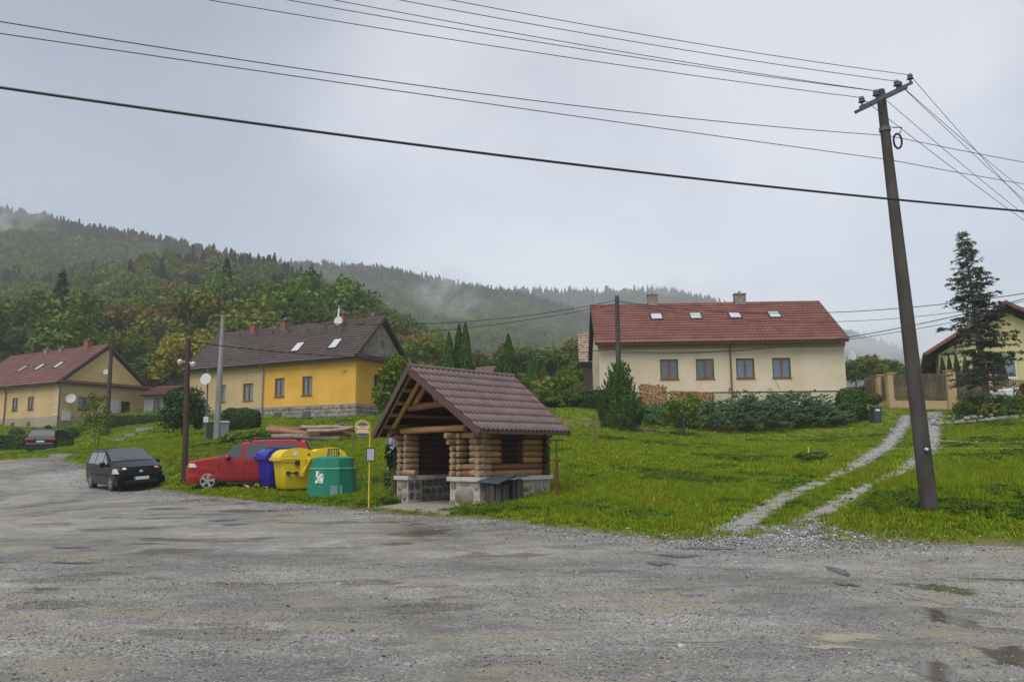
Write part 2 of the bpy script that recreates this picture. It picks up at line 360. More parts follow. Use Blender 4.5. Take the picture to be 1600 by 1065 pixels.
# gravel wheel tracks
M_pale = mat('pale_gravel', (.15, .13, .11), .8, (.36, .33, .30), 26, 8, bump=.9, bscale=60, ramp=(.3, .72))
TR = [  # (pixel, depth) down the middle of each strip, half width
    ([(1138,823,15.9),(1180,805,17.4),(1240,778,20.6),(1300,752,24.6),(1345,728,29),(1378,703,35),(1400,675,43),(1420,650,51.5)], .34),
    ([(1264,821,16.4),(1310,803,17.6),(1365,770,21.8),(1420,738,27),(1440,722,30),(1452,700,36),(1458,675,43.5),(1460,645,53)], .33),
    ([(1378,700,36),(1420,708,34.5),(1500,712,33.5),(1560,718,32),(1640,722,31)], .13),
    ([(1456,690,38.5),(1500,700,36.5),(1560,706,35),(1640,712,34)], .13),
]
def poly_sample(pts, step):
    out_ = []
    for a_, b_ in zip(pts[:-1], pts[1:]):
        L = math.hypot(b_[0] - a_[0], b_[1] - a_[1]); k = max(1, int(L / step))
        for i in range(k): out_.append((a_[0] + (b_[0]-a_[0])*i/k, a_[1] + (b_[1]-a_[1])*i/k))
    out_.append(pts[-1]); return np.array(out_)
TRW = []
for pts, hw in TR:
    wpts = [tuple(spot(px, Y))[:2] for px, py, Y in pts]
    c = poly_sample(wpts, .35)
    for _ in range(6): c[1:-1] = (c[:-2] + c[1:-1] * 2 + c[2:]) / 4
    TRW.append((c, hw))
    T = np.gradient(c, axis=0); T /= np.linalg.norm(T, axis=1)[:, None] + 1e-9; Nn = np.stack([-T[:, 1], T[:, 0]], 1)
    prof = [(-1.5, -.05), (-1.0, -.012), (-.5, .022), (0, .036), (.5, .022), (1.0, -.012), (1.5, -.05)]
    V = []
    for k_, h_ in prof:
        q = c + Nn * (k_ * hw * (1 + .38 * wob(c[:, 0] * 2.3 + k_, c[:, 1] * 2.1)))[:, None]
        V.append(np.stack([q[:, 0], q[:, 1], lawn_z(q[:, 0], q[:, 1]) + h_ + .02 * wob(q[:, 0] * 4, q[:, 1] * 4 + k_)], 1))
    V = np.stack(V, 1); L, K = V.shape[:2]; V[0, :, 2] -= .08; V[-1, :, 2] -= .08; V[1, :, 2] -= .03; V[:, :, 2] -= .014 * (hw < .2); i = np.arange(L * K).reshape(L, K)
    F = np.stack([i[:-1, :-1], i[:-1, 1:], i[1:, 1:], i[1:, :-1]], -1).reshape(-1, 4)
    nmesh('gravel_track', V.reshape(-1, 3), F, M_pale, smooth=True, kind='structure')
TC = np.concatenate([c for c, h in TRW]); TH = np.concatenate([np.full(len(c), h) for c, h in TRW])
def track_d(x, y):
    r = np.full(len(x), 99.)
    for i in range(0, len(x), 20000):
        s = slice(i, i + 20000); r[s] = (np.sqrt((x[s, None] - TC[None, :, 0]) ** 2 + (y[s, None] - TC[None, :, 1]) ** 2) - TH[None]).min(1)
    return r

# ------------------------------------------------------------------ grass
M_gr = [mat('grass_green', (.185, .26, .008), .7, island=.35, objr=.35, spec=.12, trans=.3), mat('grass_yellow', (.23, .265, .012), .7, island=.35, objr=.35, spec=.12, trans=.3),
        mat('grass_dark', (.10, .165, .008), .7, island=.35, objr=.3, spec=.12, trans=.3), mat('weed_leaf', (.06, .12, .02), .7, spec=.15, island=.3, objr=.3, trans=.25)]
def tuft(k, m, h, spread, wd):
    V = []; F = []
    for i in range(k):
        a_ = rng.uniform(0, 6.28); r_ = rng.uniform(0, spread); x, y = r_ * math.cos(a_), r_ * math.sin(a_); b_ = rng.uniform(0, 6.28)
        hh = h * rng.uniform(.5, 1.1); lean = rng.uniform(.1, .75) * hh; dx, dy = math.cos(b_) * lean, math.sin(b_) * lean; sx, sy = -math.sin(b_) * wd, math.cos(b_) * wd
        o = len(V); V += [(x - sx, y - sy, -.01), (x + sx, y + sy, -.01), (x + dx*.45 + sx*.8, y + dy*.45 + sy*.8, hh*.65), (x + dx*.45 - sx*.8, y + dy*.45 - sy*.8, hh*.65), (x + dx, y + dy, hh), (x+dx, y+dy, hh)]
        F += [(o, o+1, o+2, o+3), (o+3, o+2, o+4, o+5)]
    return nmesh('t', V, F, m)
def clover(m):
    V = []; F = []
    for i in range(16):
        a_ = rng.uniform(0, 6.28); r_ = rng.uniform(0, .16); x, y, z = r_*math.cos(a_), r_*math.sin(a_), rng.uniform(.02, .09); s = rng.uniform(.02, .045); t_ = rng.uniform(-.5, .5)
        o = len(V); V += [(x-s, y, z), (x, y-s, z + t_*s), (x+s, y, z), (x, y+s, z - t_*s)]; F.append((o, o+1, o+2, o+3))
    return nmesh('t', V, F, m)
tufts = [tuft(26, M_gr[0], .11, .13, .006), tuft(26, M_gr[1], .12, .14, .006), tuft(30, M_gr[2], .09, .13, .007), tuft(22, M_gr[0], .16, .12, .006),
         clover(M_gr[3]), tuft(16, M_gr[1], .22, .1, .005), tuft(24, M_gr[0], .085, .15, .008)]
cg = proto_coll(tufts, 'grass_tuft')
def lawn_points(n, y0, y1, margin=520):
    # uniform over the ground plane seen by the lens between two depths, with some margin to the sides
    Y = np.sqrt(rng.uniform(y0**2, y1**2, n)); px = rng.uniform(-margin, 1600 + margin, n); X = (px - 800) / 1250 * Y
    return X, Y
X1, Y1 = lawn_points(110000, 12.5, 26); X2, Y2 = lawn_points(92000, 26, 45); X3, Y3 = lawn_points(68000, 45, 90)
X = np.concatenate([X1, X2, X3]); Y = np.concatenate([Y1, Y2, Y3])
d = edge_d(X, Y) + .25 * wob(X, Y); ed = (d > .12) & ((d > .8) | (rng.random(len(X)) < d / .9)); 
ed &= rng.random(len(X)) > bareness(X, Y) * .9
td = track_d(X, Y) + .1 * wob(X * 3, Y * 3); ed &= (td > .05) | (rng.random(len(X)) < .05 + .22 * (wob(X * 2.1, Y * 2.4) > .45))
SC_, SS_ = math.cos(R(43.5)), math.sin(R(43.5))
X, Y, d, td = X[ed], Y[ed], d[ed], td[ed]
SHX, SHY = -.82, 20.0
lx = (X - SHX) * .725 - (Y - SHY) * .688; ly = (X - SHX) * .688 + (Y - SHY) * .725
ok = ~((lx > -3.35) & (lx < .08) & (ly > -.1) & (ly < 2.75)) & ~((lx > -3.0) & (lx < -.2) & (ly > -1.35) & (ly < .05))
X, Y, d, td = X[ok], Y[ok], d[ok], td[ok]
nn = wob(X * .35, Y * .35) + .6 * wob(X * 1.3, Y * 1.1); u = rng.random(len(X))
idx = np.where(nn > .35, np.where(u < .35, 1, np.where(u < .9, 0, 5)), np.where(nn < -.35, np.where(u < .45, 2, np.where(u < .75, 0, 4)), np.where(u < .45, 0, np.where(u < .62, 3, np.where(u < .8, 6, 1)))))
idx = np.where((d < .8) & (u < .5), 6, idx)
mown = np.clip((Y - 26) / 8, 0, 1)     # the upper lawn is mown shorter
hs = .8 * np.where((X > 9) & (Y < 27) & (Y > 16.5), 1.6, 1.0) * rng.uniform(.7, 1.3, len(X)) * np.where((X > 11) & (Y > 31), .6, 1.0) * np.clip(.55 + d / 2.5, .5, 1.1)
hs = np.where(td < .25, hs * .7, hs)
sc = np.stack([np.where(Y > 45, 2.2, np.where(Y > 26, 1.5, 1.0))] * 2 + [hs * np.where(Y > 45, 1.2, 1.05)], 1)
P = np.stack([X, Y, lawn_z(X, Y)], 1); rot = np.stack([rng.normal(0, .08, len(X)), rng.normal(0, .08, len(X)), rng.uniform(0, 6.28, len(X))], 1)
scatter('grass', P, rot, sc, idx, cg, 'rough green grass covering the sloping lawns', 'grass')

# ------------------------------------------------------------------ loose stones
def pebble(m, s):
    bm = bmesh.new(); bmesh.ops.create_icosphere(bm, subdivisions=1, radius=1)
    for v in bm.verts: v.co *= rng.uniform(.7, 1.15); v.co.z *= .6
    me = bpy.data.meshes.new('p'); bm.to_mesh(me); bm.free(); me.materials.append(m); return link('p', me)
M_peb = [mat('stone_grey', (.20, .20, .205), .45, objr=.45), mat('stone_pale', (.36, .34, .315), .6, objr=.3), mat('stone_dark', (.07, .07, .075), .4, objr=.4)]
cpb = proto_coll([pebble(M_peb[0], 1), pebble(M_peb[1], 1), pebble(M_peb[2], 1), pebble(M_peb[0], 1)], 'pebble')
n = 150000; Y = np.sqrt(rng.uniform(3.2**2, 13**2, n)); X = (rng.uniform(-80, 1680, n) - 800) / 1250 * Y
Yb = np.interp(X, EX, EY)
dens = wob(X * .8, Y * 1.6) + .5 * wob(X * 2.4, Y * 3); keep = (rng.random(n) < np.clip(.45 + .55 * dens, .12, 1)) & (Y < Yb + .2); X, Y = X[keep], Y[keep]
n2 = 30000; X2 = rng.uniform(-26, 22, n2); Y2 = np.interp(X2, EX, EY) - np.abs(rng.normal(0, 1.0, n2)) + .3
X = np.concatenate([X, X2]); Y = np.concatenate([Y, Y2]); s = np.exp(rng.normal(-5.2, .42, len(X))) * np.where(Y > 13, 1.9, 1.)
big = rng.random(len(X)) < .004; s = np.where(big, s * 2.2, s)
idx = rng.choice([0, 1, 2, 3], len(X), p=[.44, .07, .27, .22])
scatter('road_gravel', np.stack([X, Y, gz(X, Y) + .012 * wob(X * .35, Y * .5) + s * .2], 1), rng.uniform(0, 6.28, (len(X), 3)) * [0, 0, 1], np.stack([s, s, s * .8], 1), idx, cpb, 'loose wet grey grit scattered over the road', 'gravel')
# pale stones of the wheel tracks
PX = []; 
for c, hw in TRW:
    T = np.gradient(c, axis=0); T /= np.linalg.norm(T, axis=1)[:, None] + 1e-9; k = int(len(c) * (330 if hw > .2 else 90)); i = rng.integers(0, len(c), k)
    off = rng.normal(0, hw * .62, k); al = rng.uniform(-.18, .18, k)
    q = c[i] + np.stack([-T[i, 1], T[i, 0]], 1) * off[:, None] + T[i] * al[:, None]; PX.append(q)
k = 11000; fan = np.stack([rng.normal(5.0, 1.35, k), rng.normal(15.2, .75, k)], 1); PX.append(fan)
q = np.concatenate(PX); s = np.exp(rng.normal(-4.1, .4, len(q))) * np.clip(q[:, 1] / 22, .8, 1.6)
idx = rng.choice([1, 0, 3, 2], len(q), p=[.36, .3, .19, .15])
zz = np.maximum(lawn_z(q[:, 0], q[:, 1]), gz(q[:, 0], q[:, 1])) + .015
scatter('track_gravel', np.stack([q[:, 0], q[:, 1], zz], 1), rng.uniform(0, 6.28, (len(q), 3)) * [0, 0, 1], np.stack([s, s, s * .8], 1), idx, cpb, 'pale crushed stone of the two wheel tracks', 'gravel')

# standing water and dark tar lips on the road
def blob(name, px, py, Y, rx, ry, m, h=.004, seed=1, lip=0.):
    g = np.random.default_rng(seed); p = at(px, py, Y); n, K = 72, 5; a = np.linspace(0, 2*np.pi, n, endpoint=False); r = 1 + .22*np.sin(2*a + seed) + .16*np.sin(3*a + seed*2.) + .12*np.sin(5*a + seed*.7) + .10*np.sin(9*a + seed) + .07*np.sin(14*a + seed*3) + g.normal(0, .06, n)
    V = [(p.x, Y, 0)]; 
    for k in range(1, K + 1):
        for i in range(n): V.append((p.x + math.cos(a[i])*rx*r[i]*k/K, Y + math.sin(a[i])*ry*r[i]*k/K, 0))
    V = np.array(V); V[:, 2] = gz(V[:, 0], V[:, 1]) + .012 * wob(V[:, 0] * .35, V[:, 1] * .5) + h
    if lip: V[:1 + n*(K-1), 2] += lip * g.uniform(.4, 1, 1 + n*(K-1))
    F = [(0, 1 + i, 1 + (i+1) % n) for i in range(n)]; 
    for k in range(K-1):
        for i in range(n): q = 1 + k*n; F += [(q+i, q+n+i, q+n+(i+1) % n), (q+i, q+n+(i+1) % n, q+(i+1) % n)]
    o = nmesh(name, V, F, m, smooth=True, kind='structure'); A_ = o.data.attributes.new('rim', 'FLOAT', 'POINT'); A_.data.foreach_set('value', np.concatenate([[0], np.repeat(np.arange(1, K + 1) / K, n)]).astype(np.float32)); return o
def rimmed(m, soft=.25):
    """a wet film that thins out raggedly towards its rim"""
    t = m.node_tree; n = t.nodes.new; l = t.links.new; a = n('ShaderNodeAttribute'); a.attribute_name = 'rim'; co = n('ShaderNodeTexCoord'); z = n('ShaderNodeTexNoise'); z.inputs['Scale'].default_value = 7; z.inputs['Detail'].default_value = 7; z.inputs['Roughness'].default_value = .7; l(co.outputs['Object'], z.inputs[0])
    s = n('ShaderNodeMath'); s.operation = 'ADD'; l(a.outputs['Fac'], s.inputs[0]); l(z.outputs[0], s.inputs[1]); r = n('ShaderNodeMapRange'); r.inputs[1].default_value = 1.05; r.inputs[2].default_value = 1.05 + soft; l(s.outputs[0], r.inputs[0])
    tr = n('ShaderNodeBsdfTransparent'); mx = n('ShaderNodeMixShader'); l(r.outputs[0], mx.inputs[0]); l(t.nodes['Principled BSDF'].outputs[0], mx.inputs[1]); l(tr.outputs[0], mx.inputs[2]); l(mx.outputs[0], t.nodes['Material Output'].inputs['Surface']); return m
M_pud = mat('muddy_water', (.21, .175, .105), .3, (.28, .25, .18), 3, 5, spec=.55); M_pud2 = mat('dark_rain_water', (.085, .072, .048), .14, spec=.55); M_tar = mat('dark_tar', (.085, .084, .084), .6, (.14, .138, .135), 8, bump=1, bscale=50)
for m_ in (M_pud, M_pud2, M_tar): rimmed(m_, .35)
def YG(py, px): return 1.6 * 1256 / max(8, py - (710.5 - (px - 800) * .007))
for i, (px, py, rx, ry, m_) in enumerate(((1468, 905, .30, .42, 1), (1462, 925, .16, .35, 0), (1474, 955, .17, .40, 1), (1466, 1040, .15, .28, 1), (1320, 985, .30, .22, 0), (1300, 1000, .18, .1, 0), (1575, 888, .55, .10, 1), (1500, 890, .30, .07, 0), (655, 906, .35, .07, 0), (1095, 990, .30, .04, 0), (1590, 1015, .22, .35, 1))):
    blob('puddle', px, py, YG(py, px), rx * 1.35, ry * 1.35, (M_pud, M_pud2)[m_], .0035, i + 3)
for i, (px, py, rx, ry) in enumerate(((1105, 853, .42, .14), (1060, 862, .35, .12), (1030, 872, .22, .15), (350, 822, .35, .18), (365, 828, .25, .1), (1308, 880, .07, .5), (1320, 900, .09, .25), (115, 878, .35, .06), (110, 847 + 10, .3, .05), (250, 806, .4, .09), (30, 798, .5, .07), (70, 915, .15, .04))):
    blob('tar_patch', px, py, YG(py, px), rx * 1.3, ry * 1.3, M_tar, .003, i + 40, .018)
# ------------------------------------------------------------------ wooded hills
M_hill = mat('forest_floor', (.022, .034, .012), .95, (.035, .05, .018), .08)
LEAF = {
 'green': mat('leaf_green', (.09, .14, .018), .6, island=.3, objr=.3, spec=.1, trans=.22),
 'dark': mat('leaf_dark_green', (.06, .105, .018), .6, island=.3, objr=.25, spec=.1, trans=.2),
 'olive': mat('leaf_olive', (.13, .14, .018), .6, island=.3, objr=.3, spec=.1, trans=.22),
 'yellow': mat('leaf_yellow', (.21, .175, .02), .6, island=.35, objr=.25, spec=.1, trans=.25),
 'orange': mat('leaf_orange', (.17, .105, .022), .6, island=.35, objr=.25, spec=.1, trans=.25),
 'bright': mat('leaf_bright_green', (.11, .17, .014), .6, island=.3, objr=.2, spec=.1, trans=.25),
 'needle': mat('needle_dark', (.028, .052, .022), .65, island=.3, objr=.3, spec=.2),
 'bluegreen': mat('needle_blue_green', (.065, .125, .05), .6, island=.3, spec=.1),
 'thuja': mat('thuja_green', (.045, .10, .012), .6, island=.35, objr=.15, spec=.1),
 'hedge': mat('hedge_green', (.036, .07, .015), .6, island=.35, objr=.15, spec=.1),
 'lime': mat('leaf_lime', (.10, .15, .02), .55, island=.3, spec=.3, trans=.25),
 'brown': mat('dead_twig', (.075, .06, .05), .8, island=.3, spec=.1),
}
M_bark = mat('bark', (.07, .058, .045), .85, (.12, .10, .08), 6, bump=.8, stretch=(1, 1, .25))
M_barkg = mat('bark_grey', (.13, .12, .105), .85, (.07, .065, .055), 5, bump=.8, stretch=(1, 1, .25))
def leaf_quads(C, size, droop=0., nrm=None, aspect=1.0):
    """rhombic leaf clumps at points C (n,3), turned at random (or roughly facing nrm)"""
    n = len(C); size = np.broadcast_to(size, (n,))
    a = rng.normal(size=(n, 3)); 
    if nrm is not None: a = nrm + a * .55
    a /= np.linalg.norm(a, axis=1)[:, None] + 1e-9
    b = rng.normal(size=(n, 3)); b[:, 2] -= droop; u = np.cross(a, b); u /= np.linalg.norm(u, axis=1)[:, None] + 1e-9; v = np.cross(a, u)
    s = size[:, None] * rng.uniform(.7, 1.3, (n, 1)); k = a * s * .18
    V = np.stack([C - u*s*aspect, C - v*s*.6 + k, C + u*s*aspect, C + v*s*.6 + k], 1).reshape(-1, 3)
    F = np.arange(n * 4).reshape(n, 4); return V, F
def crown_pts(n, rx, rz, zc, lumps, seed, lr=.38, flat=.0):
    """points gathered in lumps round an ellipsoid so the outline is uneven and gaps remain"""
    g = np.random.default_rng(seed); c = g.normal(size=(lumps, 3)); c /= np.linalg.norm(c, axis=1)[:, None]
    c[:, 2] = np.where(c[:, 2] < -.55, -c[:, 2], c[:, 2]); c *= (g.uniform(.45, .95, (lumps, 1)))
    lrs = g.uniform(.6, 1.25, lumps) * lr; i = g.integers(0, lumps, n)
    d = g.normal(size=(n, 3)); d /= np.linalg.norm(d, axis=1)[:, None]; rr = g.uniform(.55, 1.05, (n, 1)) 
    p = c[i] + d * lrs[i][:, None] * rr
    nr = d
    return np.stack([p[:, 0] * rx, p[:, 1] * rx, p[:, 2] * rz + zc], 1), nr
def limbs(mb, h, rx, seed, r0=.2, k=6):
    g = np.random.default_rng(seed); mb.tube([(0,0,-.4),(0,0,h*.25),(g.normal()*.1,g.normal()*.1,h*.6),(0,0,h*.85)], [r0*1.2, r0, r0*.6, r0*.15], 7)
    for i in range(k):
        a = i * 2.4 + g.uniform(0, 1); z = h * g.uniform(.25, .55); l_ = rx * g.uniform(.55, .85)
        mb.tube([(0,0,z), (math.cos(a)*l_*.5, math.sin(a)*l_*.5, z + h*.12), (math.cos(a)*l_, math.sin(a)*l_, z + h*.27)], [r0*.4, r0*.25, r0*.06], 5)
def bl_mesh(name, n, h, rx, seed, size, lumps=16, mats=None):
    P, nr = crown_pts(n, rx, h * .40, h * .60, lumps, seed); V, F = leaf_quads(P, size, nrm=nr)
    mb = MB(); limbs(mb, h, rx, seed, h * .018, 5)
    tv = np.array(mb.v); 
    tq = [f for f in mb.f if len(f) == 4]
    VV = np.concatenate([V, tv]); FF = np.concatenate([F, np.array(tq) + len(V)])
    o = nmesh(name, VV, FF, mats or [LEAF['green'], M_bark]); o.data.polygons.foreach_set('material_index', np.concatenate([np.zeros(len(F), np.int32), np.ones(len(tq), np.int32)])); return o
def spruce_mesh(name, n, h, rx, seed, size, mats=None, sparse=0):
    g = np.random.default_rng(seed); t = g.beta(1.1, 1.6, n); z = h * (.06 + .94 * t); lay = np.floor(t * 16) / 16 ; r = rx * (1 - t) ** .85 * (.75 + .35 * g.random(n)) * (1 - .35 * ((t * 16) % 1))
    ang = g.uniform(0, 6.28, n); ang = np.round(ang * 1.6 + lay * 37) / 1.6 + g.normal(0, .22, n); rr = r * np.sqrt(g.uniform(.2, 1, n))
    P = np.stack([np.cos(ang) * rr, np.sin(ang) * rr, z - rr * .25], 1); nr = np.stack([np.cos(ang) * .4, np.sin(ang) * .4, np.ones(n)], 1)
    V, F = leaf_quads(P, size, nrm=nr); mb = MB(); mb.tube([(0,0,-.4),(0,0,h*.5),(0,0,h)], [h*.016, h*.01, .02], 6); tq = [f for f in mb.f if len(f) == 4]
    VV = np.concatenate([V, np.array(mb.v)]); FF = np.concatenate([F, np.array(tq) + len(V)])
    o = nmesh(name, VV, FF, mats or [LEAF['needle'], M_bark]); o.data.polygons.foreach_set('material_index', np.concatenate([np.zeros(len(F), np.int32), np.ones(len(tq), np.int32)])); return o

HILLS = {}; CREST = {}
CMA = np.array(CMI)
def proj_a(X, Y, Z):
    c = CMA[:3, :3] @ np.stack([X, Y, Z]) + CMA[:3, 3:4]; return 800 + c[0] / -c[2] * FPX, 532.5 - c[1] / -c[2] * FPX
def under_crest(hl, X, Y, Z, h, up=5, dn=6):
    """trees whose tops would stand clear above the ridge outline are left out"""
    u, v = proj_a(X, Y, Z + h); return v > np.interp(u, *CREST[hl]) + rng.uniform(-up, dn, len(X))
def hill(name, D0, D1, z0, crest, px0, px1, ease=1.0, back=.25, hump=2.5, sub=14.):
    """a ridge: crest given as pixel outline at depth D1, foot at depth D0 and height z0"""
    cx = [c[0] for c in crest]; cy = [c[1] for c in crest]; cols = np.arange(px0, px1 + 1, 16.)
    ts = np.concatenate([np.linspace(0, 1, 46), np.linspace(1.05, 1.6, 8)])
    X = np.zeros((len(ts), len(cols))); Y = X.copy(); Z = X.copy(); zc = []
    for j, c in enumerate(cols):
        p = at(c, np.interp(c, cx, cy), D1); zc.append(p.z - sub)
        for i, t in enumerate(ts):
            Yd = D0 + (D1 - D0) * t; q = at(c, 700, Yd); X[i, j] = q.x; Y[i, j] = Yd
            if t <= 1:   # elevation angle climbs steadily, so the crest is the outline
                e0 = (z0 - 1.6) / D0; e1 = (zc[-1] - 1.6) / D1; Z[i, j] = 1.6 + (e0 + (e1 - e0) * t ** .9) * Yd
            else: Z[i, j] = zc[-1] - (t - 1) * back * (D1 - D0)
    Z += hump * (np.sin(X / 37 + Y / 61) + np.sin(X / 23 - Y / 41 + 1.3) * .6) * np.clip(np.minimum((Y - D0) / 60, (D1 - Y) / 60 + 0.15), 0, 1)
    grid_mesh(name, X, Y, Z, M_hill, 'structure')
    HILLS[name] = (cols, ts, X, Y, Z, D0, D1); CREST[name] = (cx, cy)
def hill_pts(name, n, t0=.0, t1=1.06, pxa=None, pxb=None):
    cols, ts, X, Y, Z, D0, D1 = HILLS[name]; pxa = pxa if pxa is not None else cols[0]; pxb = pxb if pxb is not None else cols[-1]
    a0 = D0 + (D1 - D0) * t0; a1 = D0 + (D1 - D0) * t1
    Yd = np.sqrt(rng.uniform(a0**2, a1**2, n)); t = (Yd - D0) / (D1 - D0); px = rng.uniform(pxa, pxb, n)
    fi = np.interp(t, ts, np.arange(len(ts))); fj = np.interp(px, cols, np.arange(len(cols)))
    i = np.clip(fi.astype(int), 0, len(ts) - 2); j = np.clip(fj.astype(int), 0, len(cols) - 2); u = fi - i; v = fj - j
    def bi(A): return A[i, j]*(1-u)*(1-v) + A[i+1, j]*u*(1-v) + A[i, j+1]*(1-u)*v + A[i+1, j+1]*u*v
    return bi(X), bi(Y), bi(Z), t, px
hill('near_hill', 100, 330, 9, [(-400,440),(0,408),(100,405),(170,392),(250,376),(300,373),(400,384),(480,402),(560,445),(640,490),(720,535),(800,570),(900,600),(1000,620)], -300, 960, 1.0, sub=12)
hill('left_ridge', 300, 560, 55, [(-500,260),(0,312),(100,334),(200,352),(280,364),(400,392),(500,440),(600,500)], -400, 640, sub=14)
hill('middle_hill', 300, 800, 26, [(150,420),(400,392),(520,401),(600,404),(660,417),(740,432),(800,442),(880,462),(960,492),(1060,530),(1160,560)], 160, 1160, sub=16)
hill('far_hill', 620, 1250, 40, [(500,470),(700,450),(800,440),(850,441),(940,441),(1030,438),(1100,450),(1200,470),(1300,497),(1400,525),(1480,560),(1600,600),(2000,640)], 560, 2000, sub=20)
# prototypes for the woods far off
fb = [bl_mesh('p', 620, 11, 4.6, s_, .62, 14, [LEAF[m_], M_bark]) for s_, m_ in ((1, 'green'), (2, 'dark'), (3, 'olive'), (4, 'green'), (5, 'orange'), (6, 'yellow'))]
fs_ = [spruce_mesh('p', 620, 13, 3.3, s_, .72) for s_ in (11, 12)]
cw = proto_coll(fb + fs_, 'wood_tree')   # 0 green 1 dark 2 olive 3 green 4 orange 5 yellow 6,7 spruce
def wood(name, hl, n, label, con_t, autumn, pxa=None, pxb=None, t0=0., smin=.8, smax=1.25):
    X, Y, Z, t, px = hill_pts(hl, n, t0, 1.08, pxa, pxb); u = rng.random(n); v = rng.random(n) + .25 * wob(X / 30, Y / 30)
    con = (t > con_t + .10 * wob(X / 25, Y / 25)) & (u < .85) | (u < .06)
    idx = np.where(v < .32, 0, np.where(v < .58, 1, np.where(v < .80, 2, 3))); idx = np.where(v > 1 - autumn, np.where(u < .5, 4, 5), idx); idx = np.where(con, np.where(v < .5, 6, 7), idx)
    s = rng.uniform(smin, smax, n); hs_ = s * rng.uniform(.85, 1.15, n)
    ok = under_crest(hl, X, Y, Z, np.where(con, 14, 11) * hs_, 4, 3); X, Y, Z, s, hs_, idx = X[ok], Y[ok], Z[ok], s[ok], hs_[ok], idx[ok]; n = len(X)
    return scatter(name, np.stack([X, Y, Z - .3], 1), np.stack([rng.normal(0, .04, n), rng.normal(0, .04, n), rng.uniform(0, 6.28, n)], 1), np.stack([s, s, hs_], 1), idx, cw, label, 'forest')
wood('left_ridge_forest', 'left_ridge', 6500, 'misty dark forest on the far ridge at the upper left', .80, .05, smin=.55, smax=.85)
wood('middle_forest', 'middle_hill', 17000, 'hazy green forest on the middle hillside', .84, .07, smin=.55, smax=.9)
wood('far_forest', 'far_hill', 14000, 'pale fogged forest on the farthest hill', .8, .02, smin=.75, smax=1.2)
# near hill: the nearest trees one by one, the rest as one wood
PB = [bl_mesh('broadleaf_tree', 2600, 11, 4.7, s_, .36, 20) for s_ in (21, 22, 23, 24)]
PS = [spruce_mesh('spruce_tree', 2400, 13, 3.3, s_, .46) for s_ in (31, 32)]
for o in PB + PS: COL.objects.unlink(o)
X, Y, Z, t, px = hill_pts('near_hill', 9000, .0, 1.05); 
# keep trees apart
order = np.argsort(Y); kept = []; cell = {}
for i in order:
    k = (int(X[i] // 6.2), int(Y[i] // 6.2)); bad = False
    for a_ in (-1, 0, 1):
        for b_ in (-1, 0, 1):
            for j in cell.get((k[0] + a_, k[1] + b_), ()):
                if (X[i]-X[j])**2 + (Y[i]-Y[j])**2 < (5.0 if t[i] < .75 else 3.2)**2: bad = True
    if not bad: cell.setdefault(k, []).append(i); kept.append(i)
kept = np.array(kept)
def tree_kind(i):
    u = random.random() + .22 * float(wob(X[i] / 22, Y[i] / 22))
    if t[i] > .80 and random.random() < .8: return 'spruce'
    if random.random() < .04: return 'spruce'
    return 'green' if u < .30 else 'dark' if u < .55 else 'olive' if u < .80 else 'bright' if u < .91 else 'yellow' if u < .985 else 'orange'
TL = {'green': 'mid green broadleaf tree in the wood on the lower hillside', 'dark': 'dark green broadleaf tree in the wood on the lower hillside', 'olive': 'olive green broadleaf tree in the wood on the lower hillside',
      'bright': 'fresh light green broadleaf tree in the wood on the lower hillside', 'yellow': 'yellowing autumn tree in the wood on the lower hillside', 'orange': 'orange brown autumn tree in the wood on the lower hillside',
      'spruce': 'dark narrow spruce rising from the wood on the lower hillside'}
HT = rng.uniform(.5, 1.25, len(X)) * np.where(t > .75, .62, 1); okc = under_crest('near_hill', X, Y, Z, HT * 12.5, 5, 5); kept = kept[okc[kept]]
vis = [i for i in kept if -30 < px[i] < 900]
near = vis[:270]; rest = [i for i in kept if i not in set(near)]
def place_tree(kind, x, y, z, s, label=None, group=None):
    src = random.choice(PS if kind == 'spruce' else PB); o = src.copy(); COL.objects.link(o); o.location = (x, y, z); o.rotation_euler = (0, 0, random.uniform(0, 6.28))
    o.scale = (s * random.uniform(.9, 1.15), s * random.uniform(.9, 1.15), s * random.uniform(.88, 1.12)); o.name = 'spruce_tree' if kind == 'spruce' else 'broadleaf_tree'
    if kind != 'spruce': o.material_slots[0].link = 'OBJECT'; o.material_slots[0].material = LEAF[kind]
    return tag(o, label or TL[kind], 'tree', group or ('%s trees of the near hillside wood' % kind))
for i in near: place_tree(tree_kind(i), X[i], Y[i], Z[i] - .3, HT[i])
km = {'green': 0, 'dark': 1, 'olive': 2, 'bright': 3, 'orange': 4, 'yellow': 5, 'spruce': 6}
n = len(rest); r_ = np.array(rest); s = HT[r_]
pn = PB + PS; cn = proto_coll([bl_mesh('p', 1500, 11, 4.7, 41 + k, .45, 18, [LEAF[m_], M_bark]) for k, m_ in enumerate(('green', 'dark', 'olive', 'bright', 'orange', 'yellow'))] + [spruce_mesh('p', 1500, 13, 3.4, 51, .55)], 'near_tree')
scatter('near_forest', np.stack([X[r_], Y[r_], Z[r_] - .3], 1), np.stack([np.zeros(n), np.zeros(n), rng.uniform(0, 6.28, n)], 1), np.stack([s, s, s * rng.uniform(.9, 1.15, n)], 1), [km[tree_kind(i)] for i in rest], cn,
        'upper part of the mixed autumn wood on the near hillside', 'forest')

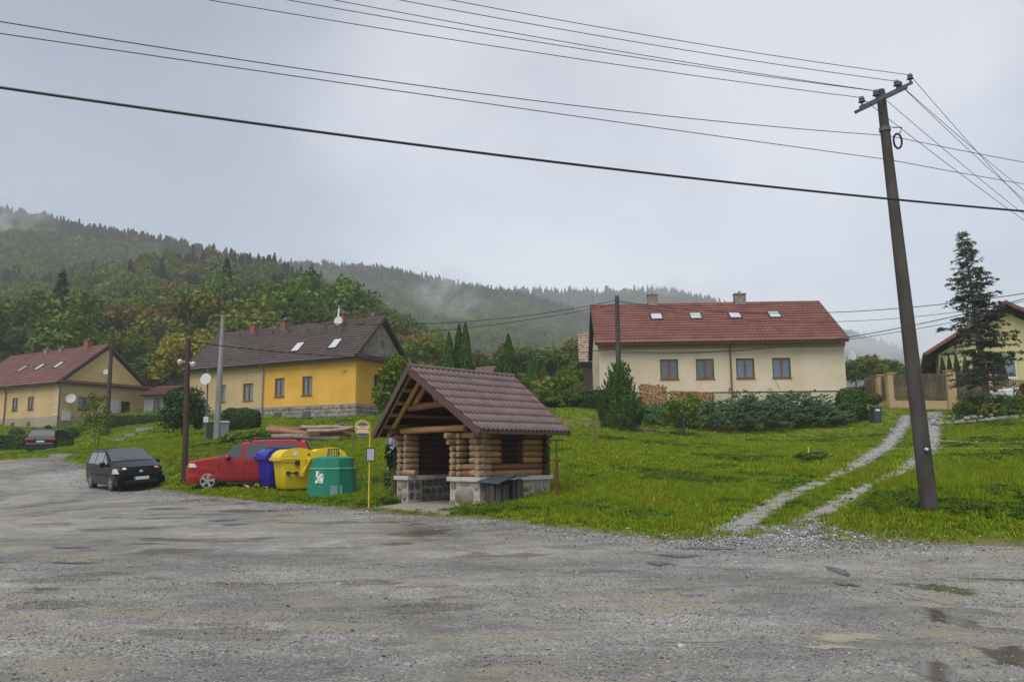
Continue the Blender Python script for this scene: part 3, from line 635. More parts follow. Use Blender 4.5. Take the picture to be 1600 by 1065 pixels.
# ------------------------------------------------------------------ haze
hz = MB(); hz.box(-1600, -60, -2.5, 1600, 1500, 300)
hm = bpy.data.materials.new('haze'); hm.use_nodes = True; t_ = hm.node_tree; t_.nodes.clear(); o_ = t_.nodes.new('ShaderNodeOutputMaterial'); v_ = t_.nodes.new('ShaderNodeVolumePrincipled')
v_.inputs['Color'].default_value = (.92, .94, .96, 1); v_.inputs['Density'].default_value = .0005; t_.links.new(v_.outputs[0], o_.inputs['Volume'])
HZ = hz.build('haze', hm, kind='stuff'); HZ['label'] = 'pale damp air over the valley'; HZ['category'] = 'haze'
# ------------------------------------------------------------------ buildings
M_glass = mat('window_glass', (.02, .024, .028), .06, spec=.8)
def glass_mat():
    m = bpy.data.materials.new('clear_glass'); m.use_nodes = True; t = m.node_tree; t.nodes.clear(); n = t.nodes.new; l = t.links.new
    o = n('ShaderNodeOutputMaterial'); g = n('ShaderNodeBsdfGlossy'); g.inputs['Roughness'].default_value = .03; g.inputs['Color'].default_value = (1, 1, 1, 1)
    tr = n('ShaderNodeBsdfTransparent'); tr.inputs[0].default_value = (.86, .89, .89, 1); f0 = n('ShaderNodeLayerWeight'); f0.inputs[0].default_value = .5; f1 = n('ShaderNodeMath'); f1.operation = 'POWER'; f1.inputs[1].default_value = 3.5; l(f0.outputs['Facing'], f1.inputs[0]); f = n('ShaderNodeMapRange'); f.inputs[3].default_value = .04; l(f1.outputs[0], f.inputs[0])
    mx = n('ShaderNodeMixShader'); l(f.outputs[0], mx.inputs[0]); l(tr.outputs[0], mx.inputs[1]); l(g.outputs[0], mx.inputs[2]); l(mx.outputs[0], o.inputs[0]); return m
M_cglass = glass_mat()
M_frame = mat('brown_window_frame', (.20, .075, .018), .5, (.13, .05, .015), 3, stretch=(1, 1, .2))
M_frame_d = mat('dark_brown_frame', (.10, .045, .025), .5)
M_curtain = mat('lace_curtain', (.25, .28, .33), .9)
M_room = mat('dim_room', (.035, .035, .038), .9)
M_white = mat('white_paint', (.62, .62, .60), .5)
M_copper = mat('brown_gutter', (.16, .055, .035), .4, spec=.5)
M_gutter_d = mat('dark_gutter', (.035, .022, .02), .45)
M_zinc = mat('zinc_pipe', (.24, .26, .27), .45, metal=.3)
M_brick_ch = mat('chimney_brick', (.26, .085, .05), .85, (.17, .06, .04), 9, bump=.5)
M_conc_ch = mat('chimney_render', (.28, .25, .20), .9, (.14, .12, .10), 3, bump=.4)
M_dish = mat('dish_grey', (.48, .48, .47), .5)
def plaster(name, c, c2, dirty=.0):
    m = mat(name, c, .9, c2, .55, 8, bump=.25, bscale=25, ramp=(.3, .72), spec=.2); return m
M_cream = plaster('cream_plaster', (.57, .465, .315), (.70, .60, .45)); M_cream2 = plaster('stained_cream_plaster', (.40, .30, .15), (.50, .38, .20))
M_yel = plaster('ochre_yellow_plaster', (.58, .32, .045), (.72, .42, .08)); M_yel1 = plaster('weathered_yellow_plaster', (.46, .32, .15), (.58, .42, .21))
M_yel3 = plaster('pale_yellow_plaster', (.50, .44, .20), (.57, .51, .25))
M_trim = plaster('tan_trim_plaster', (.40, .25, .13), (.45, .29, .16)); M_plinth = plaster('grey_plinth_render', (.26, .225, .165), (.36, .31, .23))
M_plinth_c = plaster('cream_plinth_render', (.46, .39, .27), (.58, .50, .37))
M_stonew = mat('rubble_stone', (.27, .24, .18), .9, (.13, .12, .10), 2.2, 8, bump=1, bscale=9, objr=.22)
M_mortar = mat('grey_mortar', (.25, .235, .205), .95, (.19, .175, .15), 5, bump=.5)
M_rred = mat('red_roof_tile', (.135, .046, .034), .45, (.21, .075, .055), .9, 6, spec=.38)
M_rbrn = mat('dark_brown_roof_tile', (.052, .036, .031), .5, (.085, .058, .050), .8, 7, spec=.5)
M_rred2 = mat('brown_red_roof_tile', (.10, .036, .026), .5, (.16, .055, .040), .6, 7, spec=.5)
M_wooddark = mat('dark_stained_board', (.045, .026, .018), .7, (.07, .04, .028), 5, stretch=(1, .2, 1))

def wall_holes(mb, T, W, z0, z1, holes, dep=.16, mi=0, a0=0.):
    """wall face in local (a, b out, c up) with window openings and their reveals; holes = (x0, z0, x1, z1)"""
    xs_ = sorted({a0, a0 + W, *[h[0] for h in holes], *[h[2] for h in holes]}); zs = sorted({z0, z1, *[h[1] for h in holes], *[h[3] for h in holes]})
    for i in range(len(xs_) - 1):
        for j in range(len(zs) - 1):
            xa, xb, za, zb = xs_[i], xs_[i+1], zs[j], zs[j+1]; cx, cz = (xa+xb)/2, (za+zb)/2
            if any(h[0] < cx < h[2] and h[1] < cz < h[3] for h in holes): continue
            mb.add([T(xa,0,za), T(xb,0,za), T(xb,0,zb), T(xa,0,zb)], [(0,1,2,3)], mi)
    for x0, h0, x1, h1 in holes:
        A = [T(x0,0,h0), T(x1,0,h0), T(x1,0,h1), T(x0,0,h1)]; B = [T(x0,-dep,h0), T(x1,-dep,h0), T(x1,-dep,h1), T(x0,-dep,h1)]
        mb.add(A + B, [(0,4,5,1), (1,5,6,2), (2,6,7,3), (3,7,4,0)], mi)
def tbox(mb, T, a0, b0, c0, a1, b1, c1, mi=0):
    P = [T(a,b,c) for c in (c0,c1) for a,b in ((a0,b0),(a1,b0),(a1,b1),(a0,b1))]
    mb.add(P, [(0,3,2,1),(4,5,6,7),(0,1,5,4),(1,2,6,5),(2,3,7,6),(3,0,4,7)], mi)
def window(par, T, x0, z0, x1, z1, fm, dep=.12, curtain=1, mull=1, sill=True, fw=.10, cm=None):
    f = MB(); b0, b1 = -dep, -dep + .05
    tbox(f, T, x0, b0, z0, x1, b1, z0 + fw); tbox(f, T, x0, b0, z1 - fw, x1, b1, z1); tbox(f, T, x0, b0, z0 + fw, x0 + fw, b1, z1 - fw); tbox(f, T, x1 - fw, b0, z0 + fw, x1, b1, z1 - fw)
    xm = (x0 + x1) / 2
    if mull: tbox(f, T, xm - fw * .6, b0 - .002, z0 + fw, xm + fw * .6, b1 + .006, z1 - fw)
    wo = f.build('window', fm, par)
    for a, b in ([(x0 + fw, xm - fw*.6), (xm + fw*.6, x1 - fw)] if mull else [(x0 + fw, x1 - fw)]):
        p = MB(); tbox(p, T, a, b0 + .015, z0 + fw, b, b0 + .025, z1 - fw); p.build('pane', M_cglass, wo)
    r = MB(); tbox(r, T, x0, b0 - .62, z0, x1, b0 - .6, z1); tbox(r, T, x0-.02, b0-.6, z0, x0, b0-.01, z1); tbox(r, T, x1, b0-.6, z0, x1+.02, b0-.01, z1); tbox(r, T, x0, b0-.6, z1, x1, b0-.01, z1+.02); tbox(r, T, x0, b0-.6, z0-.02, x1, b0-.01, z0); r.build('room_wall', M_room, wo)
    if curtain:
        c = MB(); k = 22; zt = z1 - fw; zb = z0 + fw + (z1 - z0) * (0 if curtain == 1 else .25)
        spans = [(x0 + fw, x1 - fw)] if curtain == 1 else [(x0 + fw, x0 + (x1-x0)*.32), (x1 - (x1-x0)*.32, x1 - fw)]
        for sa, sb in spans:
            vs = []
            for i in range(k + 1):
                a = sa + (sb - sa) * i / k; o = .02 * math.sin(i * 1.9); vs += [T(a, b0 - .07 + o, zb), T(a, b0 - .07 + o, zt)]
            c.add(vs, [(2*i, 2*i+2, 2*i+3, 2*i+1) for i in range(k)])
        c.build('curtain', cm or M_curtain, wo, smooth=60)
    if sill:
        s = MB(); tbox(s, T, x0 - .06, -dep + .05, z0 - .035, x1 + .06, .07, z0 - .002); s.build('sill', M_frame_d if fm is M_frame_d else M_frame, wo)
    return wo
def tiled(mb, O, U, V, W, L, rows, waves, amp=.045, step=.055, mi=0, spw=4):
    """profiled tile sheet: O top-left, U along the ridge (length W), V down the slope (length L)"""
    O, U, V = Vector(O), Vector(U).normalized(), Vector(V).normalized(); Nn = U.cross(V).normalized()
    if Nn.z < 0: Nn = -Nn
    k = waves * spw; vs = []; fs = []
    for r in range(rows):
        for e in (0, 1):
            d_ = L * (r + e) / rows; hh = step * e
            for i in range(k + 1):
                a = i / k; ph = a * waves * 2 * math.pi; w_ = amp * (.5 + .5 * math.cos(ph)) ** .8
                vs.append(O + U * (W * a) + V * d_ + Nn * (w_ + hh))
    n = k + 1
    for q in range(2 * rows - 1):
        for i in range(k): fs.append((q*n+i, q*n+i+1, (q+1)*n+i+1, (q+1)*n+i))
    mb.add(vs, fs, mi)
def skylight(par, O, U, V, a, d, w_, h_, name='skylight'):
    O, U, V = Vector(O), Vector(U).normalized(), Vector(V).normalized(); Nn = U.cross(V).normalized()
    if Nn.z < 0: Nn = -Nn
    def T(x, y, z): return O + U * (a + x) + V * (d + y) + Nn * z
    f = MB(); fw = .08
    for x0, y0, x1, y1 in ((-fw,-fw,w_+fw,0), (-fw,h_,w_+fw,h_+fw), (-fw,0,0,h_), (w_,0,w_+fw,h_)): tbox(f, T, x0, y0, .0, x1, y1, .13)
    o = f.build(name, M_gutter_d if name != 'x' else M_gutter_d, par); p = MB(); tbox(p, T, 0, 0, .07, w_, h_, .10); p.build('pane', M_skyg, o)
M_skyg = mat('sky_window_glass', (.50, .53, .56), .12, spec=1.0, coat=1)

def gable_house(P, L, Dp, rz, H, rise, ox, oy, wallm, roofm, label, cat='house', zb=1.0, rows=18, waves=60, plinthm=None, chims=(), lights=(), front=(), right=(), left=(), trimm=None, vergem=None, gablem=None, skirt=0, extra=None, oxl=None):
    root = empty('house', P, rz, label, cat); oxl = ox if oxl is None else oxl
    TF = lambda a, b, c: (a, -b, c); TR = lambda a, b, c: (L + b, a, c); TL_ = lambda a, b, c: (-b, Dp - a, c); TB = lambda a, b, c: (L - a, Dp + b, c)
    hf = [(w_[0], w_[1], w_[2], w_[3]) for w_ in front]; hr = [w_[:4] for w_ in right]; hl = [w_[:4] for w_ in left]
    mb = MB(); wall_holes(mb, TF, L, zb, H, hf); wall_holes(mb, TR, Dp, zb, H, hr); wall_holes(mb, TL_, Dp, zb, H, hl); wall_holes(mb, TB, L, zb, H, [])
    for x in (0, L):
        g = MB(); g.add([(x, 0, H), (x, Dp, H), (x, Dp/2, H + rise * (Dp/2) / (Dp/2 + oy) )], [(0, 1, 2) if x else (0, 2, 1)]); g.build('gable', gablem or wallm, root)
    mb.build('wall', wallm, root)
    pb = MB(); pb.box(-.05, -.05, -2.2, L + .05, Dp + .05, zb - .003); pl_ = pb.build('plinth', plinthm or M_plinth, root)
    if trimm:
        tr = MB(); tr.box(-.06, -.06, H - .42, L + .06, -.002, H - .30); tr.box(-.09, -.09, H - .30, L + .09, -.062, H); tr.box(L + .002, -.002, H - .42, L + .06, Dp, H - .30); tr.build('cornice', trimm, root)
    for ws, T in ((front, TF), (right, TR), (left, TL_)):
        for w_ in ws: window(root, T, *w_[:4], w_[4] if len(w_) > 4 else M_frame, curtain=w_[5] if len(w_) > 5 else 1, mull=w_[6] if len(w_) > 6 else 1, sill=(w_[7] if len(w_) > 7 else True), cm=w_[8] if len(w_) > 8 else None)
    # roof
    zr = H + rise + .12; ze = H - rise * oy / (Dp/2 + oy) * 0 + .06; run = Dp/2 + oy
    Lr = L + ox + oxl; V1 = Vector((0, -run, ze - zr)); V2 = Vector((0, run, ze - zr)); sl_ = V1.length
    rf = MB(); tiled(rf, (-oxl, Dp/2, zr), (1,0,0), V1, Lr, sl_, rows, waves); tiled(rf, (-oxl, Dp/2, zr), (1,0,0), V2, Lr, sl_, rows, waves)
    ro = rf.build('roof', roofm, root, smooth=35)
    so_ = MB()
    for V_ in (V1, V2):
        Nn = Vector((0, V_.z, -V_.y)).normalized(); Nn = Nn if Nn.z > 0 else -Nn; y1 = Dp/2 + V_.y
        so_.add([Vector((-oxl, Dp/2, zr)) - Nn*.03, Vector((L+ox, Dp/2, zr)) - Nn*.03, Vector((L+ox, y1, ze)) - Nn*.03, Vector((-oxl, y1, ze)) - Nn*.03], [(0,1,2,3)])
    so_.build('soffit', vergem or M_wooddark, ro)
    for x in (-oxl, L + ox):
        for s_ in (-1, 1): vb = MB(); vb.bar((x, Dp/2, zr - .04), (x, Dp/2 + s_*run, ze - .04), .05, .24); vb.build('verge_board', vergem or M_wooddark, ro)
    rc = MB(); rc.tube([(-oxl - .03, Dp/2, zr + .02), (L + ox + .03, Dp/2, zr + .02)], .11, 10); rc.build('ridge_cap', roofm, ro, smooth=40)
    gt = MB(); gt.tube([(-oxl, Dp/2 - run - .07, ze - .02), (L + ox, Dp/2 - run - .07, ze - .02)], .075, 8); gt.box(-oxl, -oy + .0, H - .16, L + ox, -oy + .03, ze - .05); gt.build('gutter', extra.get('gutter', M_gutter_d) if extra else M_gutter_d, ro)
    for cx, cw_, ch, cm_, dd in chims:
        c = MB(); c.box(cx - cw_/2, Dp/2 - .3 + dd, zr - 1.0, cx + cw_/2, Dp/2 + .3 + dd, zr + ch); c.box(cx - cw_/2 - .05, Dp/2 - .35 + dd, zr + ch, cx + cw_/2 + .05, Dp/2 + .35 + dd, zr + ch + .07)
        co_ = c.build('chimney', cm_, root)
        q = MB(); q.tube([(cx, Dp/2 + dd, zr + ch + .07), (cx, Dp/2 + dd, zr + ch + .28)], .11, 8); q.build('flue', M_zinc, co_)
    for a, d_, w_, h_ in lights: skylight(root, (-oxl, Dp/2, zr), (1,0,0), V1, a + oxl, d_, w_, h_)
    return root, dict(TF=TF, TR=TR, zr=zr, ze=ze, run=run, V1=V1)
def stones(par, T, W, z0, z1, size, seed, m, rows=None, hgt=.03, holes=()):
    """irregular rubble facing: every stone its own object"""
    g = random.Random(seed); rows = rows or max(1, int((z1 - z0) / size)); rh = (z1 - z0) / rows
    for r in range(rows):
        a = -g.uniform(0, size * .5)
        while a < W:
            w_ = size * g.uniform(.7, 1.6); x0 = max(a, 0) + .012; x1 = min(a + w_, W) - .012; a += w_
            if x1 - x0 < .08: continue
            za = z0 + r*rh + g.uniform(0, .02); zb_ = z0 + (r+1)*rh - g.uniform(.01, .03); cx, cz = (x0+x1)/2, (za+zb_)/2
            if any(h[0] - .05 < x1 and x0 < h[2] + .05 and h[1] < zb_ and za < h[3] for h in holes): continue
            n = 8; ring_ = []; ring2 = []
            for k in range(n):
                an = 2*math.pi*(k + .5)/n; sx = abs(math.cos(an))**.5 * (1 if math.cos(an) > 0 else -1); sz = abs(math.sin(an))**.5 * (1 if math.sin(an) > 0 else -1)
                rx = (x1-x0)/2 * g.uniform(.9, 1.04); rz_ = (zb_-za)/2 * g.uniform(.9, 1.04); ring_.append((cx + sx*rx, cz + sz*rz_)); ring2.append((cx + sx*rx*.8, cz + sz*rz_*.8))
            h_ = hgt * g.uniform(.6, 1.3)
            vs = [T(x, -.01, z) for x, z in ring_] + [T(x, h_, z) for x, z in ring2]
            mb = MB(); mb.add(vs, [tuple(range(n, 2*n))] + [(k, (k+1) % n, n+(k+1) % n, n+k) for k in range(n)]); mb.build('stone', m, par, smooth=50)

# --- right house
rzR = R(-3.0)
pR = spot(936, 57); zR = at(1120, 641, 56).z
def hpos(px, Y, z): p = at(px, 600, Y); return Vector((p.x, p.y, z))
wz = (2.3, 3.75)
fr = [(x, wz[0], x + 1.3, wz[1], M_frame, 1) for x in (4.35, 6.9, 9.75, 12.3)]
M_curt_g = mat('lace_curtain_grey', (.13, .16, .17), .9); M_curt_b = mat('lace_curtain_blue', (.22, .28, .42), .9)
fr = [(*f[:6], 1, True, M_curt_g if i < 2 else M_curt_b) for i, f in enumerate(fr)]
houseR, hR = gable_house(hpos(937, 57.2, zR), 17.4, 10.0, rzR, 4.9, 3.65, .1, .75, M_cream, M_rred, 'long cream house with red tiled roof and four brown windows behind the juniper', zb=1.35, rows=15, waves=58,
    plinthm=M_plinth_c, chims=[(4.6, .75, .75, M_conc_ch, 0), (11.4, .85, .7, M_conc_ch, 0)], lights=[(4.2, 1.95, .78, 1.05), (7.15, 1.95, .78, 1.05), (10.1, 1.95, .78, 1.05), (13.05, 1.95, .78, 1.05)],
    front=fr, left=[(5.6, 2.0, 6.6, 3.4), (7.6, 2.0, 8.6, 3.4)], trimm=M_trim, extra={'gutter': M_copper}, oxl=.3)
mb = MB(); mb.tube([(9.35, -.75, 4.85), (9.35, -.12, 4.45), (9.35, -.12, .2)], .06, 8); mb.build('downpipe', M_copper, houseR)
mb = MB(); mb.box(-.03, -.075, 1.29, 17.43, -.053, 1.36); mb.build('plinth_edge', M_gutter_d, houseR)
mb = MB(); mb.box(-.1, -.012, 1.27, .55, -.002, 4.12); mb.box(16.75, -.012, 1.27, 17.4, -.002, 4.12); mb.build('corner_panel', M_trim, houseR) if 0 else None
for x in (9.6 + .8, 12.3): mb = MB(); mb.box(x, -.08, .55, x + .75, -.055, .85); mb.build('cellar_window', M_room, houseR)
mb = MB(); mb.lathe([(.0, 0), (.25, .03), (.42, .12)], 18); o = mb.build('satellite_dish', M_dish, houseR, smooth=60, loc=(17.95, .4, 3.9)); o.rotation_euler = (R(70), 0, R(20))
mb = MB(); mb.bar((17.4, .5, 3.7), (17.95, .42, 3.85), .04, .04); mb.build('dish_bracket', M_zinc, houseR)

# --- yellow and stone house in the middle, corner towards us
rz2 = R(-28); C2 = hpos(556, 60, at(556, 657, 60).z); L2, D2 = 18.3, 6.3
u2 = Vector((math.cos(rz2), math.sin(rz2), 0)); o2 = C2 - u2 * L2
wy = [(x, 2.1, x + 1.05, 3.6) for x in (10.05, 12.95)]; wc = [(x, 1.9, x + 1.15, 3.35) for x in (3.4, 6.55)]
house2, h2 = gable_house(o2, L2, D2, rz2, 4.75, 3.45, .3, .45, M_yel, M_rbrn, 'house half cream half yellow with dark brown roof above a rubble plinth', zb=1.3, rows=17, waves=58, plinthm=M_mortar, gablem=M_stonew,
    chims=[(4.3, .6, .55, M_brick_ch, 0), (7.9, .55, .6, M_brick_ch, 0), (14.3, .6, .6, M_brick_ch, 0), (17.0, .6, .25, M_brick_ch, .4)],
    lights=[(11.2, 2.6, .78, 1.15), (15.1, 2.6, .78, 1.15)], front=[(*x, M_frame, 1) for x in wc + wy], right=[(2.2, 2.15, 3.15, 3.7, M_frame_d, 2)])
# cream half of the front laid over its own wall part
mb = MB(); TF = lambda a, b, c: (a, -b - .012, c)
wall_holes(mb, TF, 8.75, 1.0, 4.7, wc, dep=.012); mb.box(-.014, -.012, .9, -.002, D2, 4.7); mb.build('cream_wall', M_cream2, house2)
TFs = lambda a, b, c: (8.85 + a, -.05 - b, c)
ch = [(1.3, .35, 2.1, .85), (4.3, .35, 5.1, .85)]
stones(house2, TFs, L2 - 8.85 + .05, -.35, 1.27, .36, 5, M_stonew, rows=5, holes=ch, hgt=.035)
stones(house2, lambda a, b, c: (L2 + .05 + b, a - .05, c), D2, -.35, 1.27, .36, 6, M_stonew, rows=5, hgt=.035)
for x0, z0, x1, z1 in ch:
    f = MB(); f.box(8.85 + x0, -.10, z0, 8.85 + x1, -.056, z1); w_ = f.build('cellar_window', M_frame_d, house2); p = MB(); p.box(8.9 + x0, -.106, z0 + .06, 8.8 + x1, -.101, z1 - .06); p.build('pane', M_glass, w_)
mb = MB(); mb.box(L2 + .002, D2*.5 - .1, 5.95, L2 + .03, D2*.5 + .3, 6.5); mb.build('gable_hatch', M_frame_d, house2)
def skirt(par, Dp, L, H, ox, m, dep=.55, oy=.5, y0=None, y1=None):
    s = MB(); y0 = -oy if y0 is None else y0; y1 = Dp + oy if y1 is None else y1
    tiled(s, (L + .02, y0, H + .42), (0, 1, 0), (dep, 0, -.32), y1 - y0, math.hypot(dep, .32), 2, int((y1 - y0) * 3.3)); s.box(L + dep - .03, y0, H - .02, L + dep + .03, y1, H + .12, 1); s.box(L + .002, y0, H - .0, L + dep - .03, y1, H + .02, 1)
    return s.build('gable_skirt', [m, M_gutter_d], par, smooth=35)
skirt(house2, D2, L2, 4.7, .3, M_rbrn)
mb = MB(); mb.tube([(8.85, -.5, 4.75), (8.85, -.12, 4.2), (8.85, -.14, -.3)], .065, 8); mb.build('downpipe', M_zinc, house2)
mb = MB(); mb.tube([(14.35, -.8 + D2/2, h2['zr'] - .4), (14.35, -.6 + D2/2, h2['zr'] + 1.15)], .07, 8); o = mb.build('flue_pipe', M_white, house2)
mb = MB(); mb.tube([(14.35, -.6 + D2/2, h2['zr'] + 1.15), (14.35, -.6 + D2/2, h2['zr'] + 1.25)], .16, 10); mb.build('cowl', M_zinc, o)
mb = MB(); mb.lathe([(.0, 0), (.24, .03), (.36, .10)], 20); o = mb.build('satellite_dish', M_dish, house2, smooth=60, loc=(15.0, D2/2 - 1.4, h2['zr'] - .2)); o.rotation_euler = (R(80), 0, R(15))
mb = MB(); mb.tube([(15.0, D2/2 - 1.25, h2['zr'] - 1.4), (15.0, D2/2 - 1.25, h2['zr'] - .2)], .03, 6); mb.build('dish_mast', M_zinc, house2)
for i in range(9):
    mb = MB(); x = 1.2 + i * 1.95; V = h2['V1'].normalized(); q = Vector((x, D2/2, h2['zr'])) + V * .75 + Vector((0, 0, .06)); mb.box(q.x - .09, q.y - .13, q.z, q.x + .09, q.y + .1, q.z + .13); mb.build('roof_vent', M_rbrn, house2)
def text(par, s, size, loc, rot, m, name='lettering', ext=.004):
    c = bpy.data.curves.new(name, 'FONT'); c.body = s; c.size = size; c.align_x = 'CENTER'; c.align_y = 'CENTER'; c.extrude = ext; c.materials.append(m)
    o = bpy.data.objects.new(name, c); COL.objects.link(o); o.parent = par; o.location = loc; o.rotation_euler = rot; return o
M_ink = mat('black_ink', (.02, .02, .02), .5)
text(house2, '139', .36, (L2 - 1.15, -.012, 3.75), (R(90), 0, 0), mat('number_brown', (.10, .05, .02), .6), 'house_number')

# --- left house
rz1 = R(-30); C1 = hpos(95, 82, at(95, 668, 82).z); L1, D1_ = 19., 9.8
u1 = Vector((math.cos(rz1), math.sin(rz1), 0)); o1 = C1 - u1 * L1
house1, h1 = gable_house(o1, L1, D1_, rz1, 4.6, 4.4, .3, .5, M_yel1, M_rred2, 'weathered yellow house with red brown roof at the far left', zb=1.2, rows=16, waves=60,
    chims=[(7.5, .6, .3, M_conc_ch, 0), (10.5, .6, .3, M_conc_ch, 0), (15.5, .8, .75, M_brick_ch, -.1)], lights=[(7.2, 2.9, .78, 1.1), (10.6, 2.9, .78, 1.1), (14.2, 2.9, .78, 1.1)],
    front=[(x, 2.0, x + 1.15, 3.4, M_frame_d, 2) for x in (10.2, 13.2)], right=[(2.0, 1.9, 3.5, 3.3, M_frame_d, 2), (6.9, 1.75, 8.0, 3.1, M_frame_d, 0)])
skirt(house1, D1_, L1, 4.55, .3, M_rred2, .6)
mb = MB(); mb.tube([(L1 + .05, -.5, 4.6), (L1 + .12, -.12, 4.2), (L1 + .12, -.12, 0)], .07, 8); mb.tube([(9.0, -.5, 4.6), (9.0, -.12, 4.1), (9.0, -.12, 0)], .07, 8); mb.build('downpipe', M_copper, house1)
for k in range(9): mb = MB(); mb.box(L1 - (.75 if k % 2 else .95), -.04, 1.25 + k*.36, L1 + .01, -.002, 1.57 + k*.36); mb.build('quoin', M_plinth_c, house1)
mb = MB(); mb.box(L1 + .003, 5.35, 1.75, L1 + .08, 6.6, 3.2); mb.build('roller_shutter', M_dish, house1)
mb = MB(); mb.box(L1 + .003, .25, .75, L1 + .25, 1.15, 1.75); mb.build('meter_box', M_dish, house1)
mb = MB(); mb.lathe([(.0, 0), (.3, .04), (.5, .15)], 20); o = mb.build('satellite_dish', M_dish, house1, smooth=60, loc=(L1 + .5, .9, 3.0)); o.rotation_euler = (R(75), 0, R(40))
mb = MB(); mb.lathe([(.0, 0), (.2, .03), (.3, .1)], 16); o = mb.build('satellite_dish', M_dish, house1, smooth=60, loc=(L1 + .4, 4.6, 6.1)); o.rotation_euler = (R(75), 0, R(40))
for x in (10.4, 13.4): mb = MB(); mb.box(x, -.1, .35, x + .6, -.055, .75); mb.build('cellar_window', M_frame_d, house1)
# lean-to beside it
pE = C1 + Vector((math.sin(-rz1) , math.cos(rz1), 0)) * D1_
ext, _ = gable_house(hpos(227, 87, at(227, 653, 87).z), 2.7, 4.5, R(-14), 2.5, .9, .3, .3, mat('grey_render', (.22, .22, .22), .9, (.17, .17, .17), 1.5), M_rred2, 'low grey rendered annex with a small window beside the yellow house', 'outbuilding', zb=.4, rows=8, waves=14, front=[(1.2, .9, 2.1, 2.1, M_frame_d, 0)])
sh, _ = gable_house(spot(247, 92), 3.4, 4, R(-20), 1.5, 1.5, .3, .3, mat('shed_board', (.10, .10, .105), .85), M_rbrn, 'small brown roofed shed between the two left houses', 'shed', zb=.3, rows=9, waves=20)

# --- far right yellow house, gable towards us
h3, g3 = gable_house((hpos(1470, 60, 5.0) + Vector((.438, .899, 0)) * 12), 12, 9.2, R(-116), 3.9, 3.4, .9, .9, M_yel3, M_rred2, 'pale yellow house with brown verge boards behind the dying spruce', zb=.9, rows=14, waves=40, vergem=mat('red_brown_fascia', (.17, .05, .035), .55),
    right=[(3.4, 1.9, 5.0, 3.6, M_white, 1, 1, False)])
# ------------------------------------------------------------------ log bus shelter
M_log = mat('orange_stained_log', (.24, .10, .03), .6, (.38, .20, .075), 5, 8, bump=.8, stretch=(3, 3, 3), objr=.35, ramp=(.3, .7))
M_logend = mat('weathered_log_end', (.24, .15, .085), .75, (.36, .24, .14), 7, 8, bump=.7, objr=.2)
M_logshade = mat('dark_log', (.042, .018, .009), .75, (.075, .032, .016), 5, bump=.4, objr=.2)  # timber inside and under the roof: deep shade put into its colour
M_ledge = mat('pale_concrete_ledge', (.40, .385, .34), .8, (.48, .46, .41), 4, bump=.3)
M_conc = mat('wet_concrete', (.24, .205, .17), .5, (.32, .28, .235), 2, 8, bump=.4)
M_sstone = mat('shelter_stone', (.17, .15, .105), .8, (.28, .25, .18), 5, 8, bump=.8, objr=.25)
M_sst_shade = mat('shelter_stone_shaded', (.085, .08, .07), .8, (.16, .15, .125), 7, 8, bump=.8, objr=.3)  # inward-facing stones, the shelter's inner shade painted into their colour
M_pmort = mat('pale_mortar', (.42, .40, .35), .9, (.30, .28, .24), 7, bump=.5)
M_rtile = mat('brown_metal_tile', (.10, .066, .060), .42, (.14, .090, .082), 2.5, 5, spec=.42, objr=.05)
M_verge = mat('brown_metal_verge', (.075, .035, .03), .4)
NC = spot(749.5, 20.0); ZS = float(gz(NC.x, NC.y)) + .0
W_, D_ = 3.27, 2.64
S = empty('bus_shelter', (NC.x, NC.y, ZS), R(-43.5), 'small log bus shelter with brown tiled gable roof beside the green bell container', 'bus shelter')
G0 = -.35
fl = MB(); fl.box(-W_ + .3, .0, G0, -.3, D_ - .28, .06); fl.build('floor', M_conc, S)
st = MB(); st.add([(-2.95,-.002,G0),(-2.3,-1.45,G0),(.45,-1.4,G0),(-.12,-.002,G0),(-2.95,-.002,.05),(-2.3,-1.45,.03),(.45,-1.4,.03),(-.12,-.002,.05)], [(4,5,6,7),(0,1,5,4),(1,2,6,5),(2,3,7,6),(3,0,4,7)]); st.build('entrance_slab', M_conc, S)
hp = .67
pc = MB()
pc.box(-W_, 0, G0, -2.8, .5, hp); pc.box(-1.09, 0, G0, 0, .42, hp); pc.box(-.3, .42, G0, 0, D_, hp); pc.box(-W_, .5, G0, -W_ + .3, D_, hp); pc.box(-W_ + .3, D_ - .28, G0, -.3, D_, hp)
pc.build('plinth', M_pmort, S)
lg = MB()
def slab(x0, y0, x1, y1): lg.box(x0, y0, hp, x1, y1, hp + .11)
slab(-W_ - .06, -.07, -2.72, .56); slab(-1.15, -.07, .07, .46); slab(-.36, .46, .07, D_ + .07); slab(-W_ - .06, .56, -W_ + .38, D_ + .07); slab(-W_ + .38, D_ - .36, -.36, D_ + .07)
lg.build('ledge', M_ledge, S)
# stones
TSf = lambda a, b, c: (a, -b, c)
def big_stone(T, cx, cz, rx, rz_, m, h=.03):
    h = h + .012
    n = 14; g = random.Random(int(cx * 97 + cz * 31)); r1 = [(cx + rx * abs(math.cos(a))**.7 * math.copysign(1, math.cos(a)) * g.uniform(.92, 1.05), cz + rz_ * abs(math.sin(a))**.7 * math.copysign(1, math.sin(a)) * g.uniform(.92, 1.05)) for a in [2*math.pi*k/n for k in range(n)]]
    vs = [T(x, -.01, z) for x, z in r1] + [T(cx + (x-cx)*.86, h, cz + (z-cz)*.86) for x, z in r1] + [T(cx, h * 1.25, cz)]
    mb = MB(); mb.add(vs, [(k, (k+1) % n, n+(k+1) % n, n+k) for k in range(n)] + [(n+k, n+(k+1) % n, 2*n) for k in range(n)]); mb.build('stone', m, S, smooth=60)
big_stone(TSf, -.54, .30, .37, .22, M_sstone)
